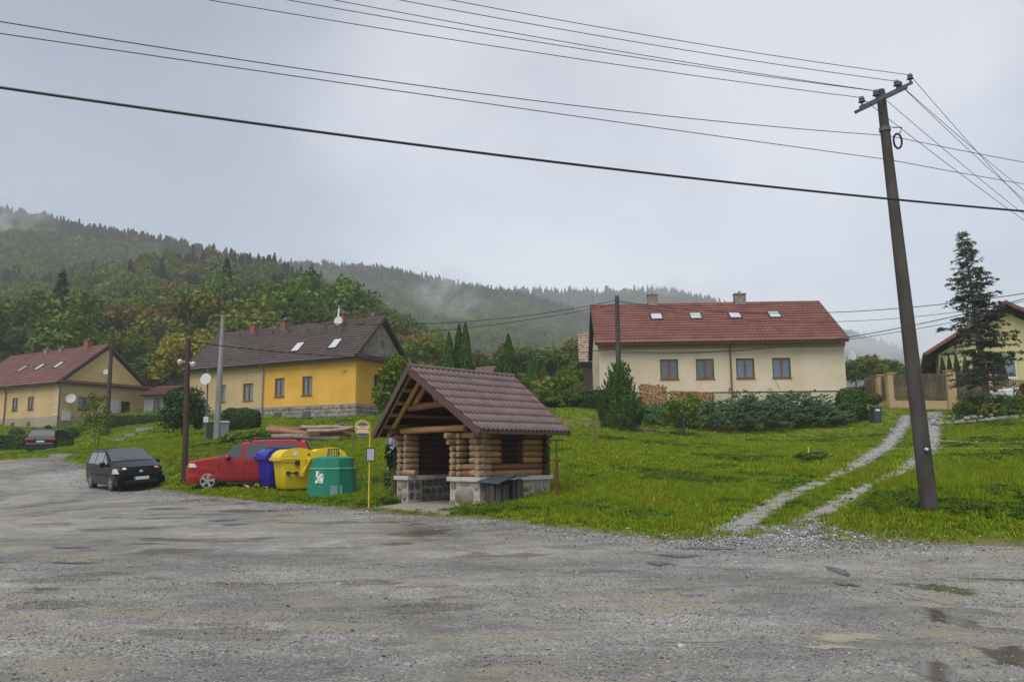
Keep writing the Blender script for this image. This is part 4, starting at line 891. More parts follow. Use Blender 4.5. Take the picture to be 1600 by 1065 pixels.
for cx, cz, rx, rz_ in [(-.95,.55,.11,.08),(-.98,.12,.09,.09),(-.12,.55,.1,.09),(-.10,.12,.08,.1),(-.54,.60,.2,.045)]: big_stone(TSf, cx, cz, rx, rz_, M_sstone, .012)
for cx, cz, rx, rz_ in [(-3.12,.50,.12,.13),(-2.92,.55,.09,.1),(-3.14,.2,.1,.15),(-2.92,.25,.1,.14),(-3.05,.02,.14,.06)]: big_stone(TSf, cx, cz, rx, rz_, M_sstone, .015)
TSr = lambda a, b, c: (b, a, c)
for cx, cz, rx, rz_ in [(1.25,.40,.26,.22),(1.72,.5,.2,.13),(1.75,.2,.24,.13),(2.15,.35,.18,.25),(2.48,.5,.12,.13),(2.47,.2,.13,.14),(1.3,.08,.2,.07),(.8,.45,.2,.18),(.35,.4,.2,.2),(.85,.12,.22,.12),(.3,.1,.22,.08)]: big_stone(TSr, cx, cz, rx, rz_, M_sstone, .018)
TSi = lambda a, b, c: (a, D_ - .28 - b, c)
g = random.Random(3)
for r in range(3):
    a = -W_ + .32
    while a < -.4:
        w2 = g.uniform(.14, .3); big_stone(TSi, a + w2/2, .15 + r * .2 + g.uniform(-.02, .02), w2/2 - .012, .085, M_sst_shade, .02); a += w2
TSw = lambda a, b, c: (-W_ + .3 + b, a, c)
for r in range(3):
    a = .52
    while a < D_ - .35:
        w2 = g.uniform(.16, .3); big_stone(TSw, a + w2/2, .15 + r * .2 + g.uniform(-.02, .02), w2/2 - .012, .085, M_sst_shade, .02); a += w2
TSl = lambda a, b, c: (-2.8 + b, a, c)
for cx, cz in [(.12,.5),(.35,.5),(.13,.25),(.36,.22)]: big_stone(TSl, cx, cz, .1, .11, M_sst_shade, .015)
# log walls
def log_between(p0, p1, r, m, name='log', n=10, wobb=.06):
    p0, p1 = Vector(p0), Vector(p1); L = (p1 - p0).length; k = max(2, int(L / .25)); pts = []; rs = []
    for i in range(k + 1):
        t_ = i / k; pts.append(p0.lerp(p1, t_) + Vector((random.uniform(-1, 1), random.uniform(-1, 1), random.uniform(-.4, .4))) * r * wobb); rs.append(r * random.uniform(.94, 1.04))
    pts = [pts[0] + (pts[0]-pts[1]).normalized() * -.0] + pts; rs = [r * .86] + rs; pts[0] = pts[1] + (pts[1] - pts[2]).normalized() * .02
    pts.append(pts[-1] + (pts[-1] - pts[-2]).normalized() * .02); rs.append(r * .86)
    mb = MB(); mb.tube(pts, rs, n); return mb.build(name, m, S, smooth=50)
r_ = .079; Z0 = hp + .11; NR = 7; dz = (1.90 - Z0) / NR
for i in range(NR):
    z = Z0 + dz * (i + .5)
    # side wall facing us on the right, with its window opening
    if i >= 2: log_between((-.13, .02, z), (-.13, .82, z), r_, M_log); log_between((-.13, 1.64, z), (-.13, 2.55, z), r_, M_log)
    else: log_between((-.13, .02, z), (-.13, 2.55, z), r_, M_log)
    log_between((-W_ + .15, .05, z), (-W_ + .15, D_ + .0, z), .092, M_logshade)
    log_between((-W_ - .08, D_ - .13, z + dz * .5 - dz*.5), (.06, D_ - .13, z), .092, M_logshade)
    # front panel beside the doorway
    if i < 2: log_between((-1.02, .12, z), (-.02, .12, z), r_, M_log)
    elif i == NR - 1: log_between((-1.15, .12, z), (.05, .12, z), r_, M_log)
    else:
        pass
    # stacks of short cross logs, their ends to us
    out_ = .0 if i < 5 else -.07 * (i - 4)
    for x, e in ((-1.01, out_), (-.76, 0), (-.06, out_), (-W_ + .10, out_), (-2.90, 0)):
        log_between((x + (-.04*(i-4) if (x == -1.01 and i > 4) else 0) + random.uniform(-.012, .012), -.03 + e, z), (x, .40, z), r_ * random.uniform(.95, 1.12) * (.85 if x == -.76 else 1), M_logend, 'log')
    # end stacks towards the right side
    for y, e in ((.10, 0 if i < 5 else .05*(i-4)), (D_ - .12, 0 if i < 5 else .05*(i-4))):
        log_between((-.40, y, z + .01), (.05 + e, y, z + .01), r_ * random.uniform(.97, 1.08), M_logend, 'log')
log_between((-2.95, -.02, Z0 + .09), (-2.6, .1, Z0 + .07), .085, M_logend, 'log')
# window frame boards, bench inside
b = MB(); b.box(-.20, .80, Z0 + 2*dz, -.05, .86, 1.88); b.box(-.20, 1.60, Z0 + 2*dz, -.05, 1.66, 1.88); b.build('window_frame', M_logshade, S)
b = MB(); b.box(-W_ + .3, D_ - .85, .42, -.4, D_ - .3, .48); b.build('bench_seat', M_logshade, S)
# roof
ex, ze = .50, 1.90; xc = -W_ / 2; run = W_/2 + ex; zr = 3.57; y0r, y0e, y1 = -.98, -.46, 2.92
def slope_pt(s, a, t_, off=0.):   # s side, a 0..1 front-back, t 0 ridge .. 1 eave
    y0 = y0r + (y0e - y0r) * t_; y1_ = 2.96 - .04 * t_; n = Vector((s * (zr - ze), 0, run)).normalized()
    return Vector((xc + s * run * t_, y0 + (y1_ - y0) * a, zr + (ze - zr) * t_)) + n * off
rows_, cols_ = 8, 21
def tile_mesh(s, r, c):
    vs = []; fs = []; k = 6
    for e in range(3):
        tt = (r + (0, .94, 1.0)[e] + (0.02 if e == 2 else 0)) / rows_
        for i in range(k + 1):
            a = (c + i / k) / cols_; h_ = .042 * (.5 - .5 * math.cos(2 * math.pi * i / k)) + (.0, .045, .01)[e]; vs.append(slope_pt(s, a, min(tt, 1.004), h_ + .02))
    n = k + 1
    for q in range(2):
        for i in range(k): f = (q*n+i, q*n+i+1, (q+1)*n+i+1, (q+1)*n+i); fs.append(f if s < 0 else f[::-1])
    return vs, fs
for r in range(rows_):
    for c in range(cols_):
        v_, f_ = tile_mesh(1, r, c); mb = MB(); mb.add(v_, f_); mb.build('tile', M_rtile, S, smooth=60)
mb = MB()
for r in range(rows_):
    for c in range(cols_): v_, f_ = tile_mesh(-1, r, c); mb.add(v_, f_)
mb.build('roof_tiles', M_rtile, S, smooth=60, kind='stuff')
for s in (-1, 1):
    mb = MB(); A = [slope_pt(s, 0, 0, .0), slope_pt(s, 1, 0, .0), slope_pt(s, 1, 1, .0), slope_pt(s, 0, 1, .0)]; B = [p - Vector((0, 0, .035)) for p in A]; mb.add(A + B, [(0,1,2,3),(7,6,5,4),(0,4,5,1),(1,5,6,2),(2,6,7,3),(3,7,4,0)]); mb.build('roof_deck', M_logshade, S)
    mb = MB(); mb.bar(slope_pt(s, 0, 0, -.045) + Vector((0,-.02,0)), slope_pt(s, 0, 1.01, -.045) + Vector((0,-.02,0)), .035, .17); mb.build('verge_board', M_verge, S); mb = MB(); mb.bar(slope_pt(s, 1, 0, -.03), slope_pt(s, 1, 1.01, -.03), .03, .15); mb.build('verge_board', M_verge, S)
    mb = MB(); mb.bar(slope_pt(s, 0, 1, -.03) + Vector((s*.015,0,-.0)), slope_pt(s, 1, 1, -.03) + Vector((s*.015,0,0)), .03, .09); mb.build('eaves_board', M_verge, S)
    # inner lining board, paler edge, behind the verge
    mb = MB(); mb.bar(slope_pt(s, .025, 0, -.12), slope_pt(s, .025, .98, -.12), .03, .07); mb.build('rafter_lining', M_logend, S)
    for t_ in (.08, .27, .46, .64, .82): log_between(slope_pt(s, .03, t_, -.105), slope_pt(s, .97, t_, -.105), .06, M_log if s < 0 else M_logshade, 'purlin', 8)
    log_between(slope_pt(s, .10, .02, -.24), slope_pt(s, .10, .92, -.22), .065, M_log, 'rafter', 8)
mb = MB(); mb.tube([slope_pt(1, -.005, 0, .035), slope_pt(1, 1.005, 0, .035)], .065, 10)
mb.build('ridge_cap', M_rtile, S, smooth=50)
log_between((-W_ - .0, -.02, 1.98), (.05, -.02, 2.02), .085, M_log, 'tie_beam')
log_between((-2.45, -.25, 2.58), (-.75, -.25, 2.66), .09, M_log, 'collar_beam')
log_between((xc + .02, -.3, 3.25), (xc + .35, -.28, 2.72), .075, M_logend, 'brace'); log_between((xc - .05, -.3, 3.2), (xc - .55, -.26, 2.7), .08, M_log, 'brace')
log_between((xc + .35, -.27, 2.75), (xc + .62, -.25, 2.95), .07, M_logend, 'brace')
log_between((-.13, -.35, 1.96), (-.13, D_ + .2, 1.96), .085, M_logshade, 'wall_plate'); log_between((-W_ + .15, -.35, 1.96), (-W_ + .15, D_ + .2, 1.96), .085, M_logshade, 'wall_plate')
# back gable planks
for i in range(9):
    z = 2.08 + i * .155; hw = (zr - .15 - z) / (zr - ze) * run
    if hw > .1: mb = MB(); mb.box(xc - hw, D_ - .16, z, xc + hw, D_ - .12, z + .145); mb.build('plank', M_logshade, S)

# log-clad litter bin at its corner, two lids
M_post = mat('charred_post', (.030, .024, .021), .75, (.06, .05, .043), 9, bump=.6, stretch=(1, 1, .3), objr=.25)
LB = empty('litter_bin', S.matrix_basis @ Vector((.42, .18, 0)) if False else tuple(Matrix.Translation((NC.x, NC.y, ZS)) @ Matrix.Rotation(R(-43.5), 4, 'Z') @ Vector((.38, .33, 0))), R(-43.5), 'litter bin clad in dark split posts with tilted blue-black lid at the shelter corner', 'litter bin')
for cx, cy, hgt in ((0, -.08, .62), (0, .44, .70)):
    for k in range(9):
        a = k * 2 * math.pi / 9; x, y = cx + .21 * math.cos(a), cy + .21 * math.sin(a); mb = MB(); mb.tube([(x, y, -.2), (x, y, hgt + random.uniform(-.03, .02))], .075, 7); mb.build('post', M_post, LB, smooth=50)
M_lid = mat('dark_blue_sheet', (.03, .045, .06), .3, (.06, .085, .11), 6)
mb = MB(); mb.add([(-.36,-.42,.66),(.34,-.38,.62),(.36,.2,.82),(-.3,.2,.78),(-.36,-.42,.70),(.34,-.38,.66),(.36,.2,.86),(-.3,.2,.82)], [(4,5,6,7),(3,2,1,0),(0,1,5,4),(1,2,6,5),(2,3,7,6),(3,0,4,7)]); mb.build('lid', M_lid, LB)
mb = MB(); mb.add([(-.3,.2,.76),(.30,.21,.76),(.30,.74,.78),(-.3,.74,.78),(-.3,.2,.80),(.30,.21,.80),(.30,.74,.82),(-.3,.74,.82)], [(4,5,6,7),(3,2,1,0),(0,1,5,4),(1,2,6,5),(2,3,7,6),(3,0,4,7)]); mb.build('lid', M_lid, LB)
# ------------------------------------------------------------------ vehicles
M_tyre = mat('tyre_rubber', (.012, .012, .012), .8, bump=.3, bscale=40); M_rim = mat('alloy_rim', (.32, .33, .34), .35, metal=.7); M_arch = mat('black_plastic', (.012, .012, .013), .6, spec=.3)
M_cglass2 = mat('car_window', (.018, .028, .026), .04, spec=1., coat=.8); M_light = mat('headlight_glass', (.55, .57, .58), .12, spec=1, coat=1); M_amber = mat('indicator_amber', (.75, .28, .05), .2, spec=.8)
M_redl = mat('tail_light', (.40, .02, .02), .15, spec=.9, coat=1); M_plate = mat('number_plate', (.62, .62, .60), .4); M_euro = mat('plate_blue', (.02, .05, .35), .4); M_chrome = mat('chrome', (.6, .6, .62), .15, metal=1)
def lerp_tab(tab, x): return float(np.interp(x, [t[0] for t in tab], [t[1] for t in tab]))
def car(P, rz, paint, label, top, L, Wd, belt, roofz, wheels, wr, side_glass, ws, rw, group=None, rake=.78, arch=None, rim=M_rim, zb=.22, spokes=5, cat='car', gl=None):
    """top: (x, z) outline over the car from nose (x=L/2) to tail; ws / rw: (x0, x1) of windscreen and rear window along that outline"""
    root = empty('parked_car', P, rz, label, cat, group); hw = Wd / 2
    tx = sorted(top); 
    def zt(x): return lerp_tab(tx, x)
    def w0(x):
        e_ = 1 - abs(x) / (L/2); return hw * (1 - .26 * max(0, 1 - e_ / .16) ** 2.2)
    def wz(x, z):
        w_ = w0(x); 
        if z > belt: w_ *= 1 - (1 - rake) * ((z - belt) / (roofz - belt)) ** 1.15
        if z < .45: w_ *= 1 - .05 * ((.45 - z) / .25)
        return w_ * (1 - .012 * (1 if z < .62 and z > .5 else 0))
    xs_ = sorted(set([round(v, 4) for v in np.linspace(-L/2, L/2, 74)] + [t[0] for t in top]))
    K = 13; V = []; F = []
    for x in xs_:
        zT = max(zt(x), zb + .05); row = []
        zz = [zb + (zT - .05 - zb) * (k / (K - 1)) for k in range(K)]
        half = [(0, zb)] + [(wz(x, z), z) for z in zz] + [(wz(x, zT) * .955, zT - .012), (wz(x, zT) * .86, zT + .008), (wz(x, zT) * .5, zT + .022), (0, zT + .026)]
        full = half + [(-y, z) for y, z in half[-2:0:-1]]
        for y, z in full: V.append((x, y, z))
    n = len(full)
    for i in range(len(xs_) - 1):
        for k in range(n): F.append((i*n+k, i*n+(k+1) % n, (i+1)*n+(k+1) % n, (i+1)*n+k))
    F.append(tuple(range(n))); F.append(tuple((len(xs_)-1)*n + k for k in range(n))[::-1])
    mb = MB(); mb.add(V, F); body = mb.build('body', [paint, M_arch], root, smooth=32)
    # wheel arches cut out of the body
    cuts = MB()
    for x in wheels:
        for s in (-1, 1): cuts.tube([(x, s*(hw - .30), wr + .02), (x, s*(hw + .2), wr + .02)], wr * 1.17, 28)
    co_ = cuts.build('cut', M_arch); bm = body.modifiers.new('b', 'BOOLEAN'); bm.operation = 'DIFFERENCE'; bm.object = co_; bm.solver = 'EXACT'; bm.material_mode = 'TRANSFER'
    dg = bpy.context.evaluated_depsgraph_get(); dg.update(); me = bpy.data.meshes.new_from_object(body.evaluated_get(dg)); body.modifiers.clear(); body.data = me
    me.set_sharp_from_angle(angle=R(32)); bpy.data.objects.remove(co_)
    # windows: skins a few mm proud of the body
    def side(x0b, x0t, x1b, x1t, z0, z1, s, name='side_window', m=None, off=.006):
        m = m or gl or M_cglass2
        vs = []; na, nb = 8, 5
        for j in range(nb + 1):
            z = z0 + (z1 - z0) * j / nb
            for i in range(na + 1):
                xa = x0b + (x0t - x0b) * j / nb; xb = x1b + (x1t - x1b) * j / nb; x = xa + (xb - xa) * i / na; vs.append((x, s * (wz(x, z) + off), z))
        q = MB(); q.add(vs, [(j*(na+1)+i, j*(na+1)+i+1, (j+1)*(na+1)+i+1, (j+1)*(na+1)+i) for j in range(nb) for i in range(na)]); return q.build(name, m, root, smooth=60)
    for sg in side_glass:
        for s in (-1, 1): side(*sg, s)
    def topskin(x0, x1, f0, f1, name, m, off=.012):
        vs = []; na, nb = 8, 8
        for j in range(nb + 1):
            x = x0 + (x1 - x0) * j / nb; ff = f0 + (f1 - f0) * j / nb
            for i in range(na + 1):
                u = (i / na * 2 - 1); z = zt(x); vs.append((x + .0, u * wz(x, z) * ff, z + .030 - .018 * abs(u) ** 2 + off - .006))
        q = MB(); q.add(vs, [(j*(na+1)+i, j*(na+1)+i+1, (j+1)*(na+1)+i+1, (j+1)*(na+1)+i) for j in range(nb) for i in range(na)]); return q.build(name, m, root, smooth=60)
    topskin(ws[0], ws[1], .90, .93, 'windscreen', gl or M_cglass2); topskin(rw[0], rw[1], .88, .88, 'rear_window', gl or M_cglass2)
    for x in wheels:
        for s in (-1, 1):
            y0, y1 = s * (hw - .22), s * (hw - .015)
            t_ = MB(); t_.tube([(x, y0, wr), (x, y0 + s*.02, wr), (x, y1 - s*.02, wr), (x, y1, wr)], [wr*.9, wr, wr, wr*.93], 28); wh = t_.build('wheel', M_tyre, root, smooth=40)
            r = MB(); ri = wr * .70; r.tube([(x, y1 - s*.012, wr), (x, y1 + s*.004, wr)], ri * 1.0, 28, cap=False)
            rr = MB(); n_ = 28
            for k in range(n_):
                a0, a1 = 2*math.pi*k/n_, 2*math.pi*(k+1)/n_
                rr.add([(x + math.cos(a)*q, y1 + s*.006, wr + math.sin(a)*q) for q in (ri, ri*.87) for a in (a0, a1)], [(0,1,3,2)])
            for k in range(spokes):
                for dv in (-.13, .13):
                    a = 2*math.pi*k/spokes + .5; rr.bar((x + math.cos(a + dv*.6)*ri*.12, y1 + s*.004, wr + math.sin(a + dv*.6)*ri*.12), (x + math.cos(a + dv)*ri*.9, y1 + s*.008, wr + math.sin(a + dv)*ri*.9), .045, .02, up=(0, 1, 0))
            rr.tube([(x, y1, wr), (x, y1 + s*.014, wr)], ri*.2, 12); rr.build('rim', rim, wh)
            hb = MB(); hb.tube([(x, y1 - s*.03, wr), (x, y1 + s*.001, wr)], ri*.9, 20); hb.build('brake_disc', M_arch, wh)
            if arch:
                ar = MB(); 
                for k in range(16):
                    a0, a1 = math.pi*(k-.6)/15.8, math.pi*(k+.6)/15.8; ar.add([(x + math.cos(a)*q, s*(hw + o), wr + .02 + math.sin(a)*q) for q, o in ((wr*1.16, .012), (wr*1.28, .004)) for a in (a0, a1)], [(0,1,3,2)])
                ar.build('wheel_arch_trim', arch, root)
    return root, zt, wz, side
def mirrors(root, x, z, hw, m):
    for s in (-1, 1):
        mb = MB(); mb.lathe([(.0, -.1), (.07, -.08), (.1, 0), (.085, .07), (.0, .1)], 12, c=(x, s*(hw + .12), z), sx=.9, sy=1.15); mb.bar((x, s*(hw-.06), z-.06), (x, s*(hw+.06), z-.04), .05, .04); mb.build('mirror', m, root, smooth=60)
def plate(root, x, z, nx, w_=.52, tilt=0):
    mb = MB(); s = 1 if nx > 0 else -1; mb.box(min(x, x + s*.012), -w_/2, z - .055, max(x, x + s*.012), w_/2, z + .055); o = mb.build('number_plate', M_plate, root)
    q = MB(); xx = x + s*.014; q.box(min(xx, xx+s*.002), s*(-w_/2) if s > 0 else w_/2 - .045, z - .05, max(xx, xx+s*.002), (-w_/2 + .045) if s > 0 else w_/2, z + .05); q.build('plate_band', M_euro, o)
M_black = mat('black_car_paint', (.004, .0045, .007), .2, spec=.18); M_navy = mat('blue_black_car_paint', (.005, .007, .012), .2, spec=.18); M_red = mat('red_car_paint', (.27, .006, .010), .3, spec=.4, coat=.2); M_wcar = mat('white_car_paint', (.62, .64, .66), .25, coat=.8)
# black hatchback
pB = spot(193, 31.2)
carB, zt, wz, side = car((pB.x, pB.y, pB.z - .02), R(-47), M_black, 'small black hatchback parked at the road edge with amber indicators', [(2.0,.55),(1.97,.72),(1.85,.86),(1.2,1.02),(1.05,1.07),(.15,1.47),(-.1,1.51),(-1.3,1.49),(-1.6,1.42),(-1.93,.98),(-1.99,.72),(-2.0,.5)], 4.0, 1.72, .93, 1.5, (1.25,-1.22), .305,
    [(.98,.32,.42,.36,.97,1.38),(.34,.28,-.55,-.55,.97,1.40),(-.63,-.63,-1.42,-1.28,.98,1.38)], (1.05,.17), (-1.9,-1.62), rake=.80)
for s in (-1, 1):
    side(1.50, 1.62, 1.93, 1.86, .66, .84, s, 'headlight', M_light, .012); 
    mb = MB(); mb.add([(1.92, s*.48, .68), (1.80, s*.80, .70), (1.70, s*.815, .86), (1.86, s*.50, .86)], [(0,1,2,3)]); mb.xf = None; vs = [(x + .035, y * 1.01, z) for x, y, z in mb.v]; m2 = MB(); m2.add(vs + [(x - .1, y*.97, z) for x, y, z in vs], [(0,1,2,3),(7,6,5,4),(0,4,5,1),(1,5,6,2),(2,6,7,3),(3,7,4,0)]); m2.build('headlight', M_light, carB)
    m3 = MB(); m3.add([(x + .006, y, z) for x, y, z in [(1.915 + .035, s*.50, .80), (1.83 + .03, s*.79, .81), (1.735 + .035, s*.82, .865), (1.862 + .035, s*.52, .862)]], [(0,1,2,3)]); m3.build('indicator', M_amber, carB)
mirrors(carB, .75, .98, .86, M_black)
mb = MB(); mb.box(1.9, -.84, .24, 2.03, .84, .50); mb.build('front_bumper', M_black, carB); mb = MB(); mb.box(2.0, -.6, .3, 2.04, .6, .42); mb.build('lower_grille', M_arch, carB)
mb = MB(); mb.box(1.96, -.45, .60, 2.005, .45, .64); mb.build('upper_grille', M_arch, carB); mb = MB(); mb.lathe([(.0,-.01),(.055,0),(.0,.015)], 14, sx=1, sy=1.2); o = mb.build('badge', M_chrome, carB, loc=(1.985, 0, .71)); o.rotation_euler = (0, R(80), 0)
plate(carB, 2.035, .47, 1)
mb = MB(); mb.tube([(-.9, 0, 1.51), (-1.2, 0, 1.72)], .012, 6); mb.build('aerial', M_arch, carB)
for s in (-1, 1): mb = MB(); mb.bar((.98, s*.15, 1.135), (.72, s*.15 - .5*.9, 1.23), .02, .015); mb.build('wiper', M_arch, carB)
for s in (-1, 1):
    for x in (.25, -.62): mb = MB(); mb.bar((x, s*(wz(x,.85) + .012), .84), (x - .17, s*(wz(x,.85) + .012), .84), .03, .03); mb.build('door_handle', M_black, carB)
    mb = MB(); mb.bar((.9, s*(.86+.004), .58), (-1.0, s*(.86+.004), .58), .015, .07); mb.build('side_strip', M_arch, carB)
# red SUV
pS = spot(397, 28.0)
carR, zt, wz, side = car((pS.x, pS.y, pS.z - .02), R(188), M_red, 'red sport utility car with roof rails parked behind the blue container', [(2.12,.58),(2.10,.86),(1.98,.98),(1.25,1.10),(1.05,1.14),(.34,1.55),(.0,1.64),(-1.3,1.66),(-1.75,1.61),(-2.02,1.1),(-2.1,.9),(-2.11,.5)], 4.22, 1.79, 1.04, 1.66, (1.36,-1.22), .345,
    [(1.0,.46,.30,.26,1.10,1.53),(.16,.12,-.62,-.62,1.10,1.55),(-.72,-.72,-1.62,-1.52,1.12,1.54)], (1.05,.36), (-2.0,-1.76), rake=.84, arch=M_red, zb=.26, rim=mat('two_tone_rim', (.36, .37, .38), .35, metal=.6))
for s in (-1, 1):
    m2 = MB(); vs = [(2.11, s*.55, .76), (1.95, s*.84, .78), (1.80, s*.87, .93), (2.03, s*.56, .93)]; m2.add(vs + [(x - .1, y*.96, z) for x, y, z in vs], [(0,1,2,3),(7,6,5,4),(0,4,5,1),(1,5,6,2),(2,6,7,3),(3,7,4,0)]); m2.build('headlight', M_light, carR)
    mb = MB(); mb.lathe([(.0,-.02),(.07,0),(.0,.02)], 12); o = mb.build('fog_light', M_light, carR, loc=(2.08, s*.66, .44)); o.rotation_euler = (0, R(80), 0)
    mb = MB(); mb.tube([(.1, s*.70, 1.63), (-.1, s*.71, 1.705), (-1.4, s*.71, 1.71), (-1.62, s*.70, 1.64)], .025, 6); mb.build('roof_rail', M_arch, carR)
    mb = MB(); mb.bar((1.0, s*.895, .31), (-.86, s*.895, .31), .03, .06); mb.build('sill_trim', M_arch, carR)
    mb = MB(); mb.bar((.92, s*.902, .60), (-.80, s*.902, .60), .02, .05); mb.build('side_strip', M_red, carR)
    mb = MB(); mb.bar((-.4+.55, s*(wz(.1,.93)+.015), .93), (-.05, s*(wz(.1,.93)+.015), .93), .03, .035); mb.build('door_handle', M_red, carR)
mirrors(carR, .72, 1.10, .88, M_red)
mb = MB(); mb.box(2.0, -.6, .60, 2.13, .6, .72); mb.build('grille', M_arch, carR); mb = MB(); mb.box(2.0, -.7, .3, 2.12, .7, .40); mb.build('lower_grille', M_arch, carR)
for s in (-1, 1):
    side(1.70, 1.78, 2.0, 1.97, .79, .92, s, 'headlight', M_light, .010)
    for x0, x1 in ((1.02, .98), (.20, .16), (-.68, -.72)):
        q = MB(); vs = []
        for j in range(9): z = .38 + .66 * j / 8; x = x0 + (x1 - x0) * j / 8; vs += [(x - .007, s*(wz(x, z) + .004), z), (x + .007, s*(wz(x, z) + .004), z)]
        q.add(vs, [(2*j, 2*j+1, 2*j+3, 2*j+2) for j in range(8)]); q.build('door_seam', M_arch, carR)
# dark SUV seen from behind
pK = spot(79, 58)
carK, zt, wz, side = car((pK.x, pK.y, pK.z), R(104), M_navy, 'large blue-black estate seen from behind beside the box hedge', [(2.45,.6),(2.4,.85),(2.1,.98),(1.3,1.12),(1.15,1.15),(.35,1.62),(0,1.7),(-1.4,1.70),(-1.95,1.63),(-2.3,1.15),(-2.42,.95),(-2.45,.55)], 4.9, 1.96, 1.08, 1.7, (1.5,-1.4), .38,
    [(1.0,.45,.3,.3,1.13,1.58),(.2,.2,-.8,-.8,1.13,1.6),(-.9,-.9,-1.9,-1.7,1.15,1.57)], (1.15,.37), (-2.26,-1.98), rake=.80, zb=.26, cat='car', gl=mat('privacy_glass', (.02, .026, .036), .18, spec=.25))
for s in (-1, 1): mb = MB(); mb.box(-2.47, min(s*.35, s*.93), .96, -2.36, max(s*.35, s*.93), 1.12); mb.build('tail_light', M_redl, carK)
plate(carK, -2.46, .86, -1); mb = MB(); mb.box(-2.465, -.85, .70, -2.44, .85, .73); mb.build('chrome_strip', M_chrome, carK); mb = MB(); mb.box(-2.49, -.9, .28, -2.3, .9, .62); mb.build('rear_bumper', M_arch, carK); mirrors(carK, .9, 1.15, .95, M_navy)
# white car at the right edge
pW = spot(1606, 52.5)
carW, zt, wz, side = car((pW.x, pW.y, pW.z + .5), R(186), M_wcar, 'white saloon half hidden by the shrubs at the right edge', [(2.2,.5),(2.17,.70),(2.0,.80),(1.1,.95),(.95,.98),(.1,1.36),(-.2,1.42),(-1.2,1.38),(-1.9,1.02),(-2.15,.95),(-2.2,.5)], 4.4, 1.76, .88, 1.42, (1.35,-1.3), .31,
    [(.9,.25,.25,.2,.92,1.30),(.15,.15,-.7,-.7,.92,1.32),(-.8,-.8,-1.5,-1.2,.93,1.28)], (.95,.12), (-1.85,-1.25), rake=.8)
for s in (-1, 1): mb = MB(); mb.box(2.02, min(s*.5, s*.82), .60, 2.19, max(s*.5, s*.82), .74); mb.build('headlight', M_light, carW)
mirrors(carW, .72, .98, .87, M_wcar)

